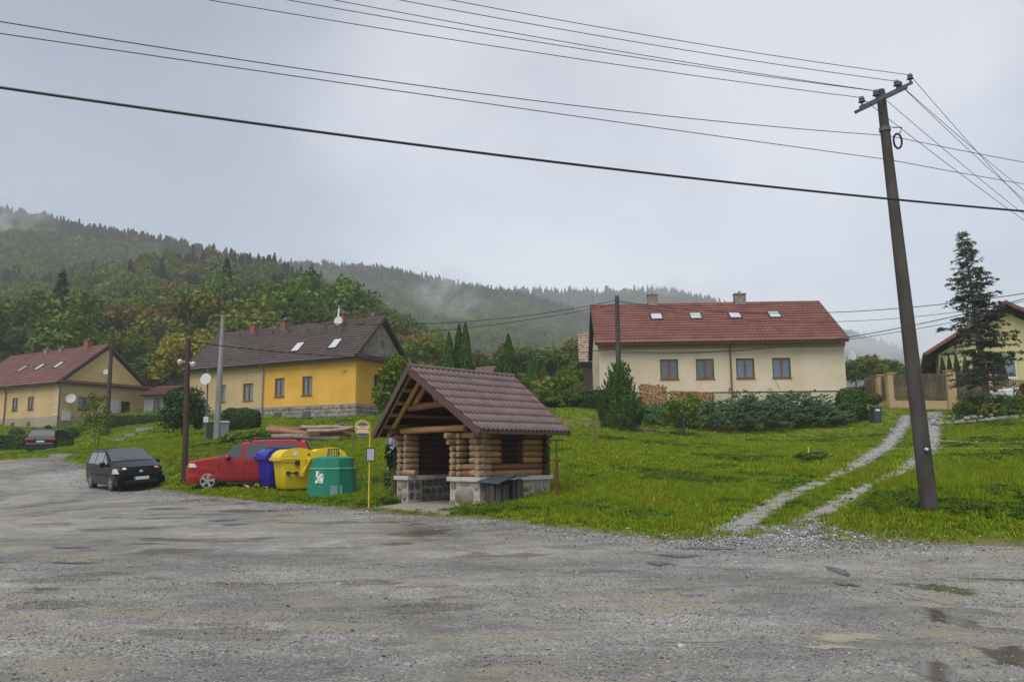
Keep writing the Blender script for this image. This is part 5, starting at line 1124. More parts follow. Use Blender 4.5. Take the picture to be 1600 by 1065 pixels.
# ------------------------------------------------------------------ containers
M_py = mat('yellow_plastic', (.72, .52, .012), .42, (.60, .42, .012), 1.2, 6, spec=.5, bump=.1); M_pb = mat('blue_plastic', (.012, .022, .34), .4, (.01, .018, .27), 1.5, spec=.5); M_pg = mat('green_plastic', (.006, .17, .095), .5, (.006, .135, .075), 1.2, spec=.4)
M_blk = mat('black_rubber', (.015, .015, .015), .6)
def container(P, rz, m, label, group, sticker=False):
    root = empty('waste_container', P, rz, label, 'container', group)
    # tub: tapered, rounded corners, X long side
    def rrect(hx, hy, r, n=4):
        out_ = []
        for cx, cy, a0 in ((hx-r, hy-r, 0), (-hx+r, hy-r, 90), (-hx+r, -hy+r, 180), (hx-r, -hy+r, 270)):
            for k in range(n + 1): a = R(a0 + 90*k/n); out_.append((cx + r*math.cos(a), cy + r*math.sin(a)))
        return out_
    vs = []; fs = []; lv = [(.18, .54, .38), (.24, .57, .41), (.60, .61, .455), (.98, .645, .50), (1.0, .68, .53), (1.05, .68, .53)]
    n = len(rrect(1, 1, .1))
    for z, hx, hy in lv: vs += [(x, y, z) for x, y in rrect(hx, hy, .09)]
    for i in range(len(lv) - 1):
        for k in range(n): fs.append((i*n+k, i*n+(k+1) % n, (i+1)*n+(k+1) % n, (i+1)*n+k))
    fs += [tuple(range(n))[::-1], tuple(range((len(lv)-1)*n, len(lv)*n))]; mb = MB(); mb.add(vs, fs); mb.build('tub', m, root, smooth=40)
    # domed lid, arc across Y
    mb = MB(); k = 16; prof = []
    for i in range(k + 1): a = math.pi * i / k; prof.append((math.cos(a) * .56, 1.06 + math.sin(a) ** .8 * .36))
    vs = [(x, y, z) for x in (-.70, .70) for y, z in prof] ; n = k + 1
    fs = [(i, i+1, n+i+1, n+i) for i in range(k)] + [tuple(range(n))[::-1], tuple(range(n, 2*n))] + [(0, n, 2*n-1, n-1)]
    mb.add(vs, fs); mb.box(-.71, -.60, 1.03, .71, -.50, 1.13); mb.box(-.71, .5, 1.03, .71, .58, 1.13); lid = mb.build('lid', m, root, smooth=30)
    for x in (-.42, 0, .42):
        q = MB(); q.lathe([(.0,0),(.13,.0),(.13,.02),(.0,.025)], 16, sx=1.15, sy=.75); o = q.build('slot', M_blk, lid, loc=(x, -.20, 1.395)); o.rotation_euler = (R(12), 0, 0)
    for s in (-1, 1):
        q = MB(); q.bar((s*.725, .12, 1.10), (s*.715, .12, .66), .03, .16, up=(0,1,0)); q.bar((s*.725, .34, 1.12), (s*.72, .13, .66), .035, .14, up=(1,0,0)); q.tube([(s*.71, .12, .66), (s*.745, .12, .66)], .1, 14); q.build('lid_arm', m, root)
        q = MB(); q.tube([(s*.62, -.06, .66), (s*.74, -.06, .66)], .05, 12); q.tube([(s*.62, -.30, .66), (s*.74, -.30, .66)], .06, 12); q.bar((s*.70, -.30, .66), (s*.70, .02, .66), .03, .035); q.build('trunnion', M_blk, root, smooth=40)
        q = MB(); q.box(min(s*.66, s*.70), -.10, .90, max(s*.66, s*.70), .10, 1.03); q.build('hinge_block', M_blk, root)
        q = MB(); q.tube([(s*.70, .30, 1.22), (s*.715, .30, 1.22)], .035, 10); q.build('rivet', M_blk, lid)
        if sticker: q = MB(); q.tube([(s*.701, -.12, 1.25), (s*.706, -.12, 1.25)], .07, 16); q.build('sticker', M_plate, lid)
    for x in (-.42, .42):
        for y in (-.28, .28):
            q = MB(); q.tube([(x-.025, y, .09), (x+.025, y, .09)], .09, 14); q.build('wheel', M_tyre, root, smooth=40); q = MB(); q.bar((x-.035, y, .09), (x-.035, y, .2), .02, .06); q.bar((x+.035, y, .09), (x+.035, y, .2), .02, .06); q.build('castor_fork', M_zinc, root)
    q = MB()
    for x in (-.38, -.13, .13, .38): q.box(x - .02, -.50, .30, x + .02, -.42, .96)
    q.xf = None
    for x in (-.38, .38):
        q = MB(); q.add([(x-.03,-.425,.28),(x+.03,-.425,.28),(x+.03,-.515,.97),(x-.03,-.515,.97),(x-.03,-.39,.28),(x+.03,-.39,.28),(x+.03,-.47,.97),(x-.03,-.47,.97)], [(0,1,2,3),(0,3,7,4),(1,5,6,2)]); q.build('rib', m, root)
    return root
GC = 'wheeled waste containers in a row by the road'
p = spot(457, 25.2); YB = container((p.x, p.y, p.z - .02), R(-62), M_py, 'front yellow waste container with round white sticker on its domed lid', GC, True)
p = spot(508, 26.6); container((p.x, p.y, p.z - .02), R(-68), M_py, 'second yellow waste container standing behind the green bell bin', GC)
p = spot(432, 26.8); container((p.x, p.y, p.z - .02), R(-58), M_pb, 'blue waste container between the red car and the yellow one', GC)
p = spot(519, 23.9); gb = empty('bell_container', (p.x, p.y, p.z - .03), R(10), 'green glass bank bin with worn white sticker and cage ring on top', 'container')
mb = MB(); mb.lathe([(.76,0),(.74,.10),(.70,.45),(.665,.80),(.665,.83),(.645,.84),(.63,.86),(.60,1.08),(.59,1.13),(.55,1.15),(.3,1.19),(.05,1.21)], 10, sx=1, sy=.9); mb.build('shell', M_pg, gb, smooth=24)
mb = MB(); mb.lathe([(.675,.80),(.685,.83),(.675,.86)], 10, sx=1, sy=.9); mb.build('rim_band', mat('light_green_edge', (.05, .30, .20), .5), gb)
rg = MB()
for k in range(14):
    a = 2*math.pi*k/14; rg.tube([(math.cos(a)*.17, math.sin(a)*.17, 1.16), (math.cos(a)*.15, math.sin(a)*.15, 1.40)], .012, 5)
rg.tube([(math.cos(2*math.pi*k/16)*.15, math.sin(2*math.pi*k/16)*.15, 1.40) for k in range(17)], .014, 5); rg.build('lifting_cage', mat('rusty_steel', (.12, .09, .07), .7, metal=.3), gb)
mb = MB(); mb.add([(-.53,-.50+.03,.52),(-.27,-.64+.02,.51),(-.25,-.615+.02,.79),(-.50,-.48+.03,.80)], [(0,1,2,3)]); 
mb = MB()
def on_shell(a, z, off): 
    r = np.interp(z, [0,.1,.45,.8,.86,1.08], [.76,.74,.70,.665,.63,.60]) * .985 + off; return (math.cos(a)*r, math.sin(a)*r*.9, z)
a0, a1 = R(228), R(250)
mb.add([on_shell(a0,.42,.012), on_shell(a1,.42,.012), on_shell(a1,.77,.014), on_shell(a0,.77,.014)], [(0,1,2,3)]); mb.build('sticker', mat('torn_sticker', (.62, .61, .56), .7, (.02, .12, .08), 7, 4, ramp=(.48, .55)), gb)
a0, a1 = R(268), R(295)
mb = MB(); mb.add([on_shell(a0,.03,.012), on_shell(a1,.03,.012), on_shell(a1,.36,.014), on_shell(a0,.36,.014)], [(0,1,2,3)]); mb.build('grey_patch', mat('scuffed_patch', (.16, .26, .24), .6, (.06, .20, .15), 8), gb)
# litter lying by the blue container
p = spot(401, 26.6); lt = empty('litter_heap', (p.x, p.y, p.z), 0, 'heap of crumpled red and white packaging on the grass by the blue container', 'litter')
for k in range(14):
    c = random.choice([(.55,.5,.45),(.35,.05,.03),(.06,.05,.05),(.5,.35,.2)]); mm = mat('packaging', c, .6); mb = MB(); s = random.uniform(.06, .15); q = [Vector((random.uniform(-1,1), random.uniform(-1,1), random.uniform(-.4,.8))) * s for _ in range(6)]
    mb.xf = Matrix.Translation((random.gauss(0,.25), random.gauss(0,.14), random.uniform(.04,.22))); mb.add(q, [(0,1,2),(0,2,3),(0,3,4),(0,4,1),(5,2,1),(5,3,2),(5,4,3),(5,1,4)]); mb.build('wrapper', mm, lt)
# wheelie bins up by the pole
def wheelie(P, rz, m, label, h=1.05, grp=None):
    r = empty('wheelie_bin', P, rz, label, 'bin', grp); mb = MB(); mb.add([(-.2,-.2,.05),(.2,-.2,.05),(.2,.22,.05),(-.2,.22,.05),(-.27,-.27,h-.1),(.27,-.27,h-.1),(.27,.28,h-.1),(-.27,.28,h-.1)], [(0,3,2,1),(4,5,6,7),(0,1,5,4),(1,2,6,5),(2,3,7,6),(3,0,4,7)]); mb.build('body', m, r)
    mb = MB(); mb.add([(-.29,-.32,h-.09),(.29,-.32,h-.09),(.29,.3,h-.06),(-.29,.3,h-.06),(-.26,-.28,h-.02),(.26,-.28,h-.02),(.27,.28,h+.03),(-.27,.28,h+.03)], [(0,3,2,1),(4,5,6,7),(0,1,5,4),(1,2,6,5),(2,3,7,6),(3,0,4,7)]); mb.build('lid', m, r)
    mb = MB(); mb.tube([(-.27,.36,h-.08),(.27,.36,h-.08)], .02, 6); mb.build('handle', M_blk, r)
    for x in (-.25, .25): mb = MB(); mb.tube([(x-.03,.22,.1),(x+.03,.22,.1)], .1, 12); mb.build('wheel', M_tyre, r)
    return r
wheelie(spot(329, 43), R(5), mat('dark_green_bin', (.01, .05, .02), .5), 'dark green wheelie bin between thin mast and concrete pole'); wheelie(spot(348, 42.3), R(25), mat('galvanised_bin', (.22, .24, .25), .4, metal=.2), 'grey ribbed dustbin to the right of the concrete pole')
wb = wheelie(spot(1370, 50), R(0), mat('slate_bin', (.04, .055, .07), .45), 'slate grey wheelie bin with white label beside the round topiary'); mb = MB(); mb.box(-.14, -.262, .72, .14, -.256, .88); mb.build('sticker', M_plate, wb)

# ------------------------------------------------------------------ signs, posts
M_ypole = mat('yellow_pole', (.62, .46, .05), .5, (.50, .36, .04), 6)
p = spot(576, 20.6); bs = empty('bus_stop_sign', (p.x, p.y, p.z), R(14), 'yellow bus stop pole with round blue and orange sign and timetable case', 'bus stop sign')
mb = MB(); mb.tube([(0,0,-.3),(0,0,2.02)], .019, 8); pts = [(0,0,2.02)] + [(-.195 + .195*math.cos(a), 0, 2.02 + .195*math.sin(a)) for a in [R(q) for q in range(10, 171, 20)]]; mb.tube(pts, .015, 8, cap=True); mb.build('pole', M_ypole, bs, smooth=60)
M_sblue = mat('sign_blue', (.01, .08, .30), .4); M_sor = mat('sign_orange', (.80, .42, .18), .5); M_swh = mat('sign_cream', (.75, .66, .52), .5)
mb = MB(); mb.tube([(-.19,-.02,1.99),(-.19,.02,1.99)], .172, 36); mb.build('sign_disc', M_sblue, bs, smooth=40)
mb = MB(); mb.tube([(-.19 + .177*math.cos(a), 0, 1.99 + .177*math.sin(a)) for a in [2*math.pi*k/32 for k in range(33)]], .014, 6); mb.build('sign_rim', M_ypole, bs)
mb = MB(); mb.box(-.345,-.027,1.895,-.035,-.0205,2.085); sb = mb.build('sign_band', M_sor, bs); mb = MB(); mb.box(-.345,-.030,1.958,-.035,-.0275,2.032); mb.build('name_strip', M_swh, sb)
text(bs, 'ZASTÁVKA', .062, (-.19,-.032,1.996), (R(90),0,0), M_ink); text(bs, 'AUTOBUS', .034, (-.19,-.0295,2.06), (R(90),0,0), M_ink)
mb = MB(); mb.box(-.09,-.05,1.18,.13,-.028,1.52); tt = mb.build('timetable_case', mat('black_case', (.02,.02,.025), .4), bs); mb = MB(); mb.box(-.07,-.056,1.205,.11,-.0515,1.495); mb.build('timetable_sheet', mat('timetable_paper', (.42,.43,.46), .3, (.30,.31,.35), 24, 3, stretch=(1, 1, 3)), tt)
p = spot(605.5, 24.8); ib = empty('notice_board', (p.x, p.y, p.z), R(12), 'white framed notice board behind the left corner of the log shelter', 'notice board')
for x in (0, 1.1): mb = MB(); mb.box(x-.03,-.03,-.3,x+.03,.03,1.75); mb.build('post', M_zinc, ib)
mb = MB(); mb.box(.035,-.02,.93,1.065,.02,1.70); bd = mb.build('board', mat('board_print', (.52,.56,.58), .4, (.36,.44,.46), 4, 8), ib)
for x0,z0,x1,z1,c in ((.08,1.3,.3,1.6,(.25,.3,.5)),(.4,1.0,.9,1.6,(.4,.45,.35)),(.08,1.0,.3,1.25,(.5,.5,.5))): mb = MB(); mb.box(x0,-.026,z0,x1,-.021,z1); mb.build('notice', mat('notice_paper', c, .6, tuple(q*.5 for q in c), 9, 4), bd)
p = spot(870.5, 20.6); rp_ = empty('rusty_stand_post', (p.x, p.y, p.z), R(-5), 'rust red tube post with thin T-shaped crossbar right of the shelter', 'post'); M_rust = mat('rust_red_steel', (.15, .035, .025), .6, (.09, .028, .02), 6)
mb = MB(); mb.tube([(0,0,-.3),(0,0,.97)], .042, 10); mb.build('tube', M_rust, rp_, smooth=50); mb = MB(); mb.tube([(0,0,.97),(0,0,1.45)], .016, 8); mb.build('rod', M_blk, rp_); mb = MB(); mb.box(-.21,-.012,1.44,.21,.012,1.475); mb.build('crossbar', M_blk, rp_); mb = MB(); mb.tube([(-.17,0,.95),(.17,0,.95)], .01, 6); mb.build('lower_crossbar', M_blk, rp_)
M_wpost = mat('grey_wood', (.14, .11, .085), .85, (.09, .07, .055), 5, stretch=(1, 1, .2), bump=.5)
for px, Y, h_, lb in ((929.5, 39, .95, 'short weathered stake in the lawn left of the conical conifer'), (552, 36, .5, 'thin grey stub post in the grass right of the yellow containers')):
    p = spot(px, Y); mb = MB(); mb.tube([(0,0,-.2),(0,0,h_)], .045, 8); o = mb.build('wooden_stake', M_wpost, loc=p); tag(o, lb, 'stake')
p = spot(1275, 33); mb = MB(); mb.lathe([(.34,-.1),(.34,.13),(.3,.16),(.05,.17)], 18); o = mb.build('manhole_ring', mat('black_cover', (.02,.022,.025), .6), loc=p); tag(o, 'low dark manhole ring sunk in the lawn near the track', 'manhole')
p = spot(1264, 32.5); mb = MB(); mb.tube([(0,0,-.1),(0,0,.42)], .03, 6); o = mb.build('marker_peg', M_ypole, loc=p); tag(o, 'thin yellow marker peg beside the manhole ring', 'marker')
p = spot(1497, 45); mb = MB(); mb.tube([(0,0,-.1),(0,0,.62),(0,0,.66)], [.10,.10,.05], 10); o = mb.build('garden_bollard', mat('dark_green_post', (.02,.06,.04), .5), loc=p); tag(o, 'short dark green post at the rockery edge', 'bollard')

# ------------------------------------------------------------------ poles and wires
M_cpole = mat('weathered_concrete_pole', (.030, .027, .021), .85, (.065, .059, .048), 4, 8, bump=.6, stretch=(1, 1, .3)); M_steel = mat('galvanised_steel', (.10, .11, .125), .55, metal=.2); M_ins = mat('glass_insulator', (.07, .085, .075), .3, spec=.5)
M_wire = mat('dark_wire', (.03, .032, .036), .55); M_cable = mat('black_cable', (.012, .012, .014), .5)
pb = spot(1453, 15.5); ptop = at(1375.5, 141, 15.5)
bp_ = empty('power_pole', (pb.x, pb.y, pb.z), 0, 'big leaning concrete power pole with steel crossarm beside the wheel tracks', 'utility pole')
tp = ptop - pb; mb = MB(); mb.tube([tuple(tp * (-.06)), (0,0,0)] + [tuple(tp * q) for q in (.25,.5,.75,.995,1.0)], [.165,.16,.143,.124,.105,.085,.078], 20); mb.build('pole', M_cpole, bp_, smooth=40)
ca = at(1340, 172, 15.0) - pb; cb = at(1421, 133, 15.9) - pb; dirn = (cb - ca).normalized()
off = Vector((.03, -.17, 0)); 
for s in (0, 1): mb = MB(); o2_ = Vector((0, -.11 if s == 0 else .11, 0)); mb.bar(ca + o2_, cb + o2_, .035, .065); mb.build('crossarm', M_steel, bp_)
ins = []
for q, dy in ((.04, 0), (.30, 0), (.70, 0), (.97, 0), (.86, 0)):
    b_ = ca.lerp(cb, q) + Vector((0, -.11 if q != .86 else .11, .035)); mb = MB(); mb.lathe([(.0,0),(.02,0),(.02,.05),(.07,.06),(.045,.10),(.06,.12),(.035,.17),(.0,.18)], 10, c=tuple(b_)); mb.build('insulator', M_ins, bp_, smooth=50); ins.append(pb + b_ + Vector((0, 0, .15)))
mb = MB(); c1 = tp * .90; mb.tube([tuple(c1 + Vector((0,0,-.04))), tuple(c1 + Vector((0,0,.04)))], .112, 16); mb.build('band', M_steel, bp_)
mb = MB(); c2 = tp * .865 + Vector((.17, -.12, 0)); mb.tube([tuple(c2 + Vector((.09*math.cos(a), 0, .17*math.sin(a)))) for a in [2*math.pi*k/16*3 for k in range(49)]], .016, 5); mb.build('cable_coil', M_cable, bp_)
mb = MB(); c3 = tp * .9 + Vector((.3, -.1, .0)); mb.tube([tuple(tp*.9 + Vector((.1,-.1,0))), tuple(c3), tuple(c3 + Vector((-.05, 0, -.12)))], .012, 5); mb.build('bracket', M_cable, bp_)
mb = MB(); c4 = tp*.14 ; mb.tube([tuple(c4 + Vector((-.02,-.16,0))), tuple(c4 + Vector((-.02,-.215,0)))], .028, 8); mb.build('tag_plate', M_plate, bp_)
def wire(name, A, B, sag, r, m, label, group=None, n=40, twist=0):
    A, B = Vector(A), Vector(B); cu = bpy.data.curves.new(name, 'CURVE'); cu.dimensions = '3D'; cu.bevel_depth = r; cu.bevel_resolution = 1; sp = cu.splines.new('POLY'); sp.points.add(n)
    for i in range(n + 1):
        t_ = i / n; q = A.lerp(B, t_); q.z -= sag * 4 * t_ * (1 - t_); sp.points[i].co = (*q, 1)
    cu.materials.append(m); o = bpy.data.objects.new(name, cu); COL.objects.link(o); return tag(o, label, 'wire', group)
def ext(px0, py0, Y0, px1, py1, Y1, k0, k1):
    a, b = at(px0, py0, Y0), at(px1, py1, Y1); d_ = b - a; return a - d_ * k0, b + d_ * k1
GW = 'bare power wires on the crossarm'; LW = 'bare power wire running from the crossarm out over the road to the upper left'
LWL = ['lowest of the five bare wires fanning from the crossarm to the upper left', 'second lowest of the five bare wires fanning to the upper left', 'middle one of the five bare wires fanning to the upper left', 'second highest of the five bare wires fanning to the upper left', 'highest of the five bare wires fanning to the upper left']
L_ends = [(322, -19), (440, -19), (510, -19), (612, -19), (690, -19)]
tg = [ins[0], ins[1], pb + ca.lerp(cb, .45) + Vector((0,.1,.2)), ins[2], ins[3]]
for (lx_, ly_), e_ in zip(L_ends, tg):
    Yl = e_.y - 3.6 * (1.0 if lx_ < 400 else .9); a = at(lx_, ly_, Yl); a = a + (a - e_) * .7; wire('power_wire', a, e_, .2, .0065, M_wire, LWL.pop(0), GW)
LW2 = 'bare power wire dropping from the crossarm to the next pole on the right'
for (q, lx_, ly_, Yr) in ((0, 1600, 322, 20), (1, 1600, 314, 21), (2, 1600, 292, 21.5), (3, 1600, 277, 21), (4, 1600, 296, 20)):
    a = at(lx_, ly_, Yr); e_ = tg[q] if q != 2 else ins[2]; b = a + (a - e_) * 2.5; wire('power_wire', e_, b, .5, .0065, M_wire, LW2, GW)
for A_, B_, C_, sg_, lb in (((0, 8, 9), (1388, 212, 15.5), (1600, 248, 18), .3, 'upper thin telephone wire clipped to the concrete pole'), ((0, 50, 9.5), (1392, 250, 15.6), (1600, 282, 19), .03, 'lower thin telephone wire clipped to the concrete pole')):
    a = at(*A_); b = at(*B_); c = at(*C_); wire('telephone_wire', a + (a-b)*.3, b, sg_, .007, M_wire, lb + ', left span', 'telephone wires'); wire('telephone_wire', b, c + (c-b)*2, .1, .007, M_wire, lb + ', right span', 'telephone wires')
a, b = at(0, 118, 8.4), at(1600, 315, 12.5); dv = b - a
wire('black_cable', a - dv*.25, b + dv*.3, .26, .017, M_cable, 'thick black twisted cable sagging across the whole street')
# smaller poles
M_darkwood = mat('tarred_wood', (.035, .018, .013), .75, (.06, .03, .02), 5, bump=.5, stretch=(1, 1, .2)); M_gpole = mat('grey_concrete', (.20, .195, .18), .85, (.28, .27, .25), 4, bump=.4, stretch=(1, 1, .3))
def pole(name, pxb, Yb, pxt, pyt, r0, r1, m, label, cat='utility pole'):
    b_ = spot(pxb, Yb); t_ = at(pxt, pyt, Yb); e_ = empty(name, b_, 0, label, cat); v = t_ - b_; mb = MB(); mb.tube([tuple(v*-.06), (0,0,0), tuple(v*.5), tuple(v)], [r0, r0, (r0+r1)/2, r1], 12); mb.build('pole', m, e_, smooth=50); return e_, t_, v
P1, t1, v1 = pole('wooden_pole', 166, 71, 176, 513, .20, .15, M_darkwood, 'dark wooden pole in front of the weathered yellow house')
mb = MB(); mb.lathe([(.0,-.15),(.16,-.1),(.17,.1),(.0,.2)], 10, c=tuple(v1)); mb.build('cap', M_steel, P1)
P2, t2, v2 = pole('lamp_post', 288, 32, 294, 529, .115, .10, M_darkwood, 'rust brown post with two white floodlights by the black hatchback')
for s in (-1, 1): mb = MB(); c = v2 * .84 + Vector((s*.27, -.1, -.02 - (.1 if s > 0 else 0))); mb.lathe([(.0,-.12),(.09,-.08),(.11,.05),(.0,.12)], 12, c=tuple(c)); mb.bar(tuple(v2*.84), tuple(c), .04, .04); mb.build('floodlight', M_white, P2, smooth=60)
P3, t3, v3 = pole('concrete_pole', 338, 42, 349, 492, .18, .11, M_gpole, 'slender grey concrete pole standing between the two wheelie bins')
mb = MB(); mb.bar(tuple(v3*.88 + Vector((-.45,0,.1))), tuple(v3*.87), .05, .05); mb.build('bracket_arm', M_steel, P3); mb = MB(); mb.lathe([(.0,0),(.07,.02),(.08,.12),(.0,.2)], 8, c=tuple(v3)); mb.build('insulator', M_ins, P3)
P4, t4, v4 = pole('antenna_mast', 321, 41.5, 326, 557, .05, .035, M_steel, 'thin steel mast carrying a satellite dish left of the concrete pole', 'mast')
mb = MB(); mb.lathe([(.0,0),(.2,.03),(.30,.10)], 18); o = mb.build('satellite_dish', M_dish, P4, smooth=60, loc=v4*.73 + Vector((-.02,-.12,0))); o.rotation_euler = (R(80), 0, R(-10)); mb = MB(); mb.box(-.12,-.1,1.05,.12,.05,1.35); mb.build('junction_box', M_dish, P4)
P5, t5, v5 = pole('mossy_pole', 968, 52, 964, 465, .20, .14, M_cpole, 'mossy concrete pole in front of the long cream house')
mb = MB(); mb.lathe([(.0,0),(.12,.02),(.14,.12),(.0,.2)], 10, c=tuple(v5)); mb.build('cap', M_steel, P5)
GV = 'village service cables'
def wp(px0, py0, Y0, px1, py1, Y1, sag, lb, r=.022): wire('service_cable', at(px0, py0, Y0), at(px1, py1, Y1), sag, r, M_cable, lb, GV)
wp(350, 494, 42, 963, 469, 52, .95, 'upper cable from slender concrete pole to the mossy pole'); wp(640, 520, 50, 963, 474, 52, .25, 'second cable running down left from the mossy pole top')
wp(350, 494, 42, 292, 532, 32, .1, 'short cable from concrete pole to the floodlight post', .012); wp(177, 516, 71, 350, 496, 42, .5, 'cable from the dark wooden pole to the concrete pole')
wp(294, 533, 32, 640, 556, 48, .25, 'low cable from the floodlight post over the dark brown roof'); wp(640, 556, 48, 966, 545, 52, .2, 'low cable continuing past the thujas to the mossy pole')
wp(966, 470, 52, 1640, 452, 38, 1.0, 'cable from the mossy pole top over the red roof to the right'); wp(967, 548, 51.8, 1640, 456, 36, 1.0, 'rising black cable across the front of the red roof'); wp(967, 551, 51.8, 1640, 471, 37, .8, 'lower rising cable passing below the black one', .016)
wp(966, 471, 52, 1640, 463, 40, 1.35, 'second cable from the mossy pole top towards the right', .016)

# ------------------------------------------------------------------ fence on the right
M_pil = plaster('peach_fence_render', (.38, .26, .14), (.46, .33, .18)); M_pale = mat('fence_paling', (.085, .064, .034), .8, (.13, .10, .055), 4, stretch=(1, 1, .2), objr=.2)
FN = empty('garden_fence', (0, 0, 0), 0, 'rendered fence with pillars and brown wooden palings at the top of the drive', 'fence')
fpts = [(1352, 61), (1377, 58.5), (1393.5, 57), (1488, 55.5), (1545, 55), (1640, 54.5)]
fp = [spot(*q) for q in fpts]; zt_ = [(590, 638), (589, 640), (586, 640), (582, 640), (584, 640), (584, 640)]
for i, (q, (pa, pb_)) in enumerate(zip(fp, zt_)):
    zb_, ztp = at(fpts[i][0], pb_ + 4, q.y).z, at(fpts[i][0], pa, q.y).z
    if i in (1, 2, 3, 4): mb = MB(); w2 = .24 if i < 3 else .30; mb.box(q.x - w2, q.y - .22, zb_ - .6, q.x + w2, q.y + .22, ztp + .1); mb.box(q.x - w2 - .05, q.y - .27, ztp + .1, q.x + w2 + .05, q.y + .27, ztp + .17); mb.build('pillar', M_pil, FN)
for i in range(5):
    a, b = fp[i], fp[i+1]; za, zb_ = at(fpts[i][0], zt_[i][0], a.y).z, at(fpts[i+1][0], zt_[i+1][0], b.y).z; ga, gb_ = at(fpts[i][0], 640, a.y).z, at(fpts[i+1][0], 640, b.y).z
    if i == 4: za -= .4; zb_ -= .4
    if i == 3: za -= .8; zb_ -= .8
    mb = MB(); mb.add([(a.x,a.y-.1,ga-1),(b.x,b.y-.1,gb_-1),(b.x,b.y-.1,gb_+.65),(a.x,a.y-.1,ga+.65),(a.x,a.y+.1,ga-1),(b.x,b.y+.1,gb_-1),(b.x,b.y+.1,gb_+.65),(a.x,a.y+.1,ga+.65)], [(0,1,2,3),(7,6,5,4),(0,4,5,1),(1,5,6,2),(2,6,7,3),(3,7,4,0)]); mb.build('low_wall', M_pil, FN)
    L = (b - a).length; k = int(L / .14); 
    for j in range(k):
        t_ = (j + .5) / k; q = a.lerp(b, t_); z0 = ga + (gb_-ga)*t_ + .72; z1 = za + (zb_-za)*t_ + random.uniform(-.02, .02); mb = MB(); mb.box(q.x-.055, q.y-.14, z0, q.x+.055, q.y-.115, z1 - .04); mb.add([(q.x-.055,q.y-.14,z1-.04),(q.x+.055,q.y-.14,z1-.04),(q.x,q.y-.14,z1+.03)], [(0,1,2)]); mb.build('paling', M_pale, FN)
    for zz in (.95, 1.75 if i < 3 else 1.45): mb = MB(); mb.bar((a.x, a.y-.10, ga + zz), (b.x, b.y-.10, gb_ + zz), .03, .08); mb.build('rail', M_pale, FN)
# dark roofed carport behind the fence
q = spot(1400, 64); cpz = at(1400, 600, 64).z
mb = MB(); A = [at(1340,606,64), at(1445,578,66), at(1480,562,66), at(1480,592,66), at(1445,600,66), at(1340,612,64)]
mb.add([tuple(p_) for p_ in A] + [tuple(p_ + Vector((0,1.2,.1))) for p_ in A], [(0,1,4,5),(1,2,3,4),(0,6,7,1),(1,7,8,2),(2,8,9,3),(0,5,11,6),(5,4,10,11),(4,3,9,10),(6,11,10,7),(7,10,9,8)]); o = mb.build('carport', mat('maroon_sheet_roof', (.035, .012, .012), .7, spec=.2)); tag(o, 'long low maroon sheet roof behind the rendered fence', 'carport')
# timber sheds between the houses
shB, _ = gable_house(spot(908, 76) + Vector((0,0,-.2)), 3.2, 7, R(-4), 3.1, 3.2, .2, .3, M_darkwood, mat('patched_roof_tile', (.20, .11, .075), .7, (.30, .24, .17), 3, 8, ramp=(.45, .55)), 'narrow timber shed with patchy tiled roof left of the cream house', 'shed', zb=.2, rows=12, waves=10)
q = spot(737, 80); shC, _ = gable_house(q + Vector((0,0,-1.2)), 2.0, 2.2, R(-32), 2.2, 1.5, .2, .3, M_darkwood, mat('old_grey_tile', (.16, .10, .08), .8), 'dark hut with a steep tiled roof between the tall thujas', 'hut', zb=.2, rows=10, waves=12)

# ------------------------------------------------------------------ firewood and logs
M_cut = mat('split_wood_end', (.50, .27, .10), .8, (.36, .17, .06), 20, island=.4); M_wbark = mat('firewood_bark', (.12, .075, .045), .9)
def firewood(pxa, pxb_, Y, h_, h1, label):
    a, b = spot(pxa, Y), spot(pxb_, Y); root = empty('firewood_stack', a, 0, label, 'firewood stack'); W = b.x - a.x; dz_ = b.z - a.z; mb = MB(); x = 0; r0 = .06
    rows = int(max(h_, h1) / .115)
    for r in range(rows):
        for c in range(int(W / .13)):
            x = c * .13 + (r % 2) * .065; hh = h_ + (h1 - h_) * x / W; z = r * .115 + .06
            if z > hh + random.uniform(-.06, .06): continue
            n = random.choice((3, 4, 5, 6)); rr = random.uniform(.05, .072); y = random.uniform(-.08, .03); x += random.uniform(-.03, .03); zz = z + dz_ * x / W + random.uniform(-.025, .025); ro = random.uniform(0, 6)
            vs = [(x + rr*math.cos(ro + 2*math.pi*k/n), yy, zz + rr*math.sin(ro + 2*math.pi*k/n)) for yy in (y, y + .45) for k in range(n)]
            o = len(mb.v); mb.add(vs, [tuple(range(n))], 0); mb.add([], [], 0); mb.f += [tuple(o + i for i in f) for f in [(k, n+k, n+(k+1) % n, (k+1) % n) for k in range(n)]]; mb.m += [1] * n
    o = mb.build('split_logs', [M_cut, M_wbark], root, kind='stuff'); return root
firewood(1001, 1047, 55.4, 1.95, 1.7, 'tall stack of split firewood behind the conical conifer'); firewood(1049, 1122, 55.6, 1.35, 1.45, 'long low stack of split firewood against the cream wall')
GL = 'felled logs lying in the pile'; lbs = ['bottom grey log of the felled pile', 'long orange barked log across the front of the pile', 'upper red brown log of the felled pile', 'dark log lying behind the orange one', 'pale stripped log at the back of the pile', 'short log jutting out right of the pile', 'thin crooked log on top of the pile', 'second grey log at the foot of the pile', 'tilted log resting on the right half of the pile']
lp = [(415,686,530,687,.16,0),(416,676,500,681,.19,1),(420,671,490,674,.14,2),(455,673,555,676,.13,3),(470,669,540,672,.12,4),(500,679,548,681,.15,5),(505,676,538,664,.10,6),(440,687,556,688,.12,7),(480,678,552,671,.12,8)]
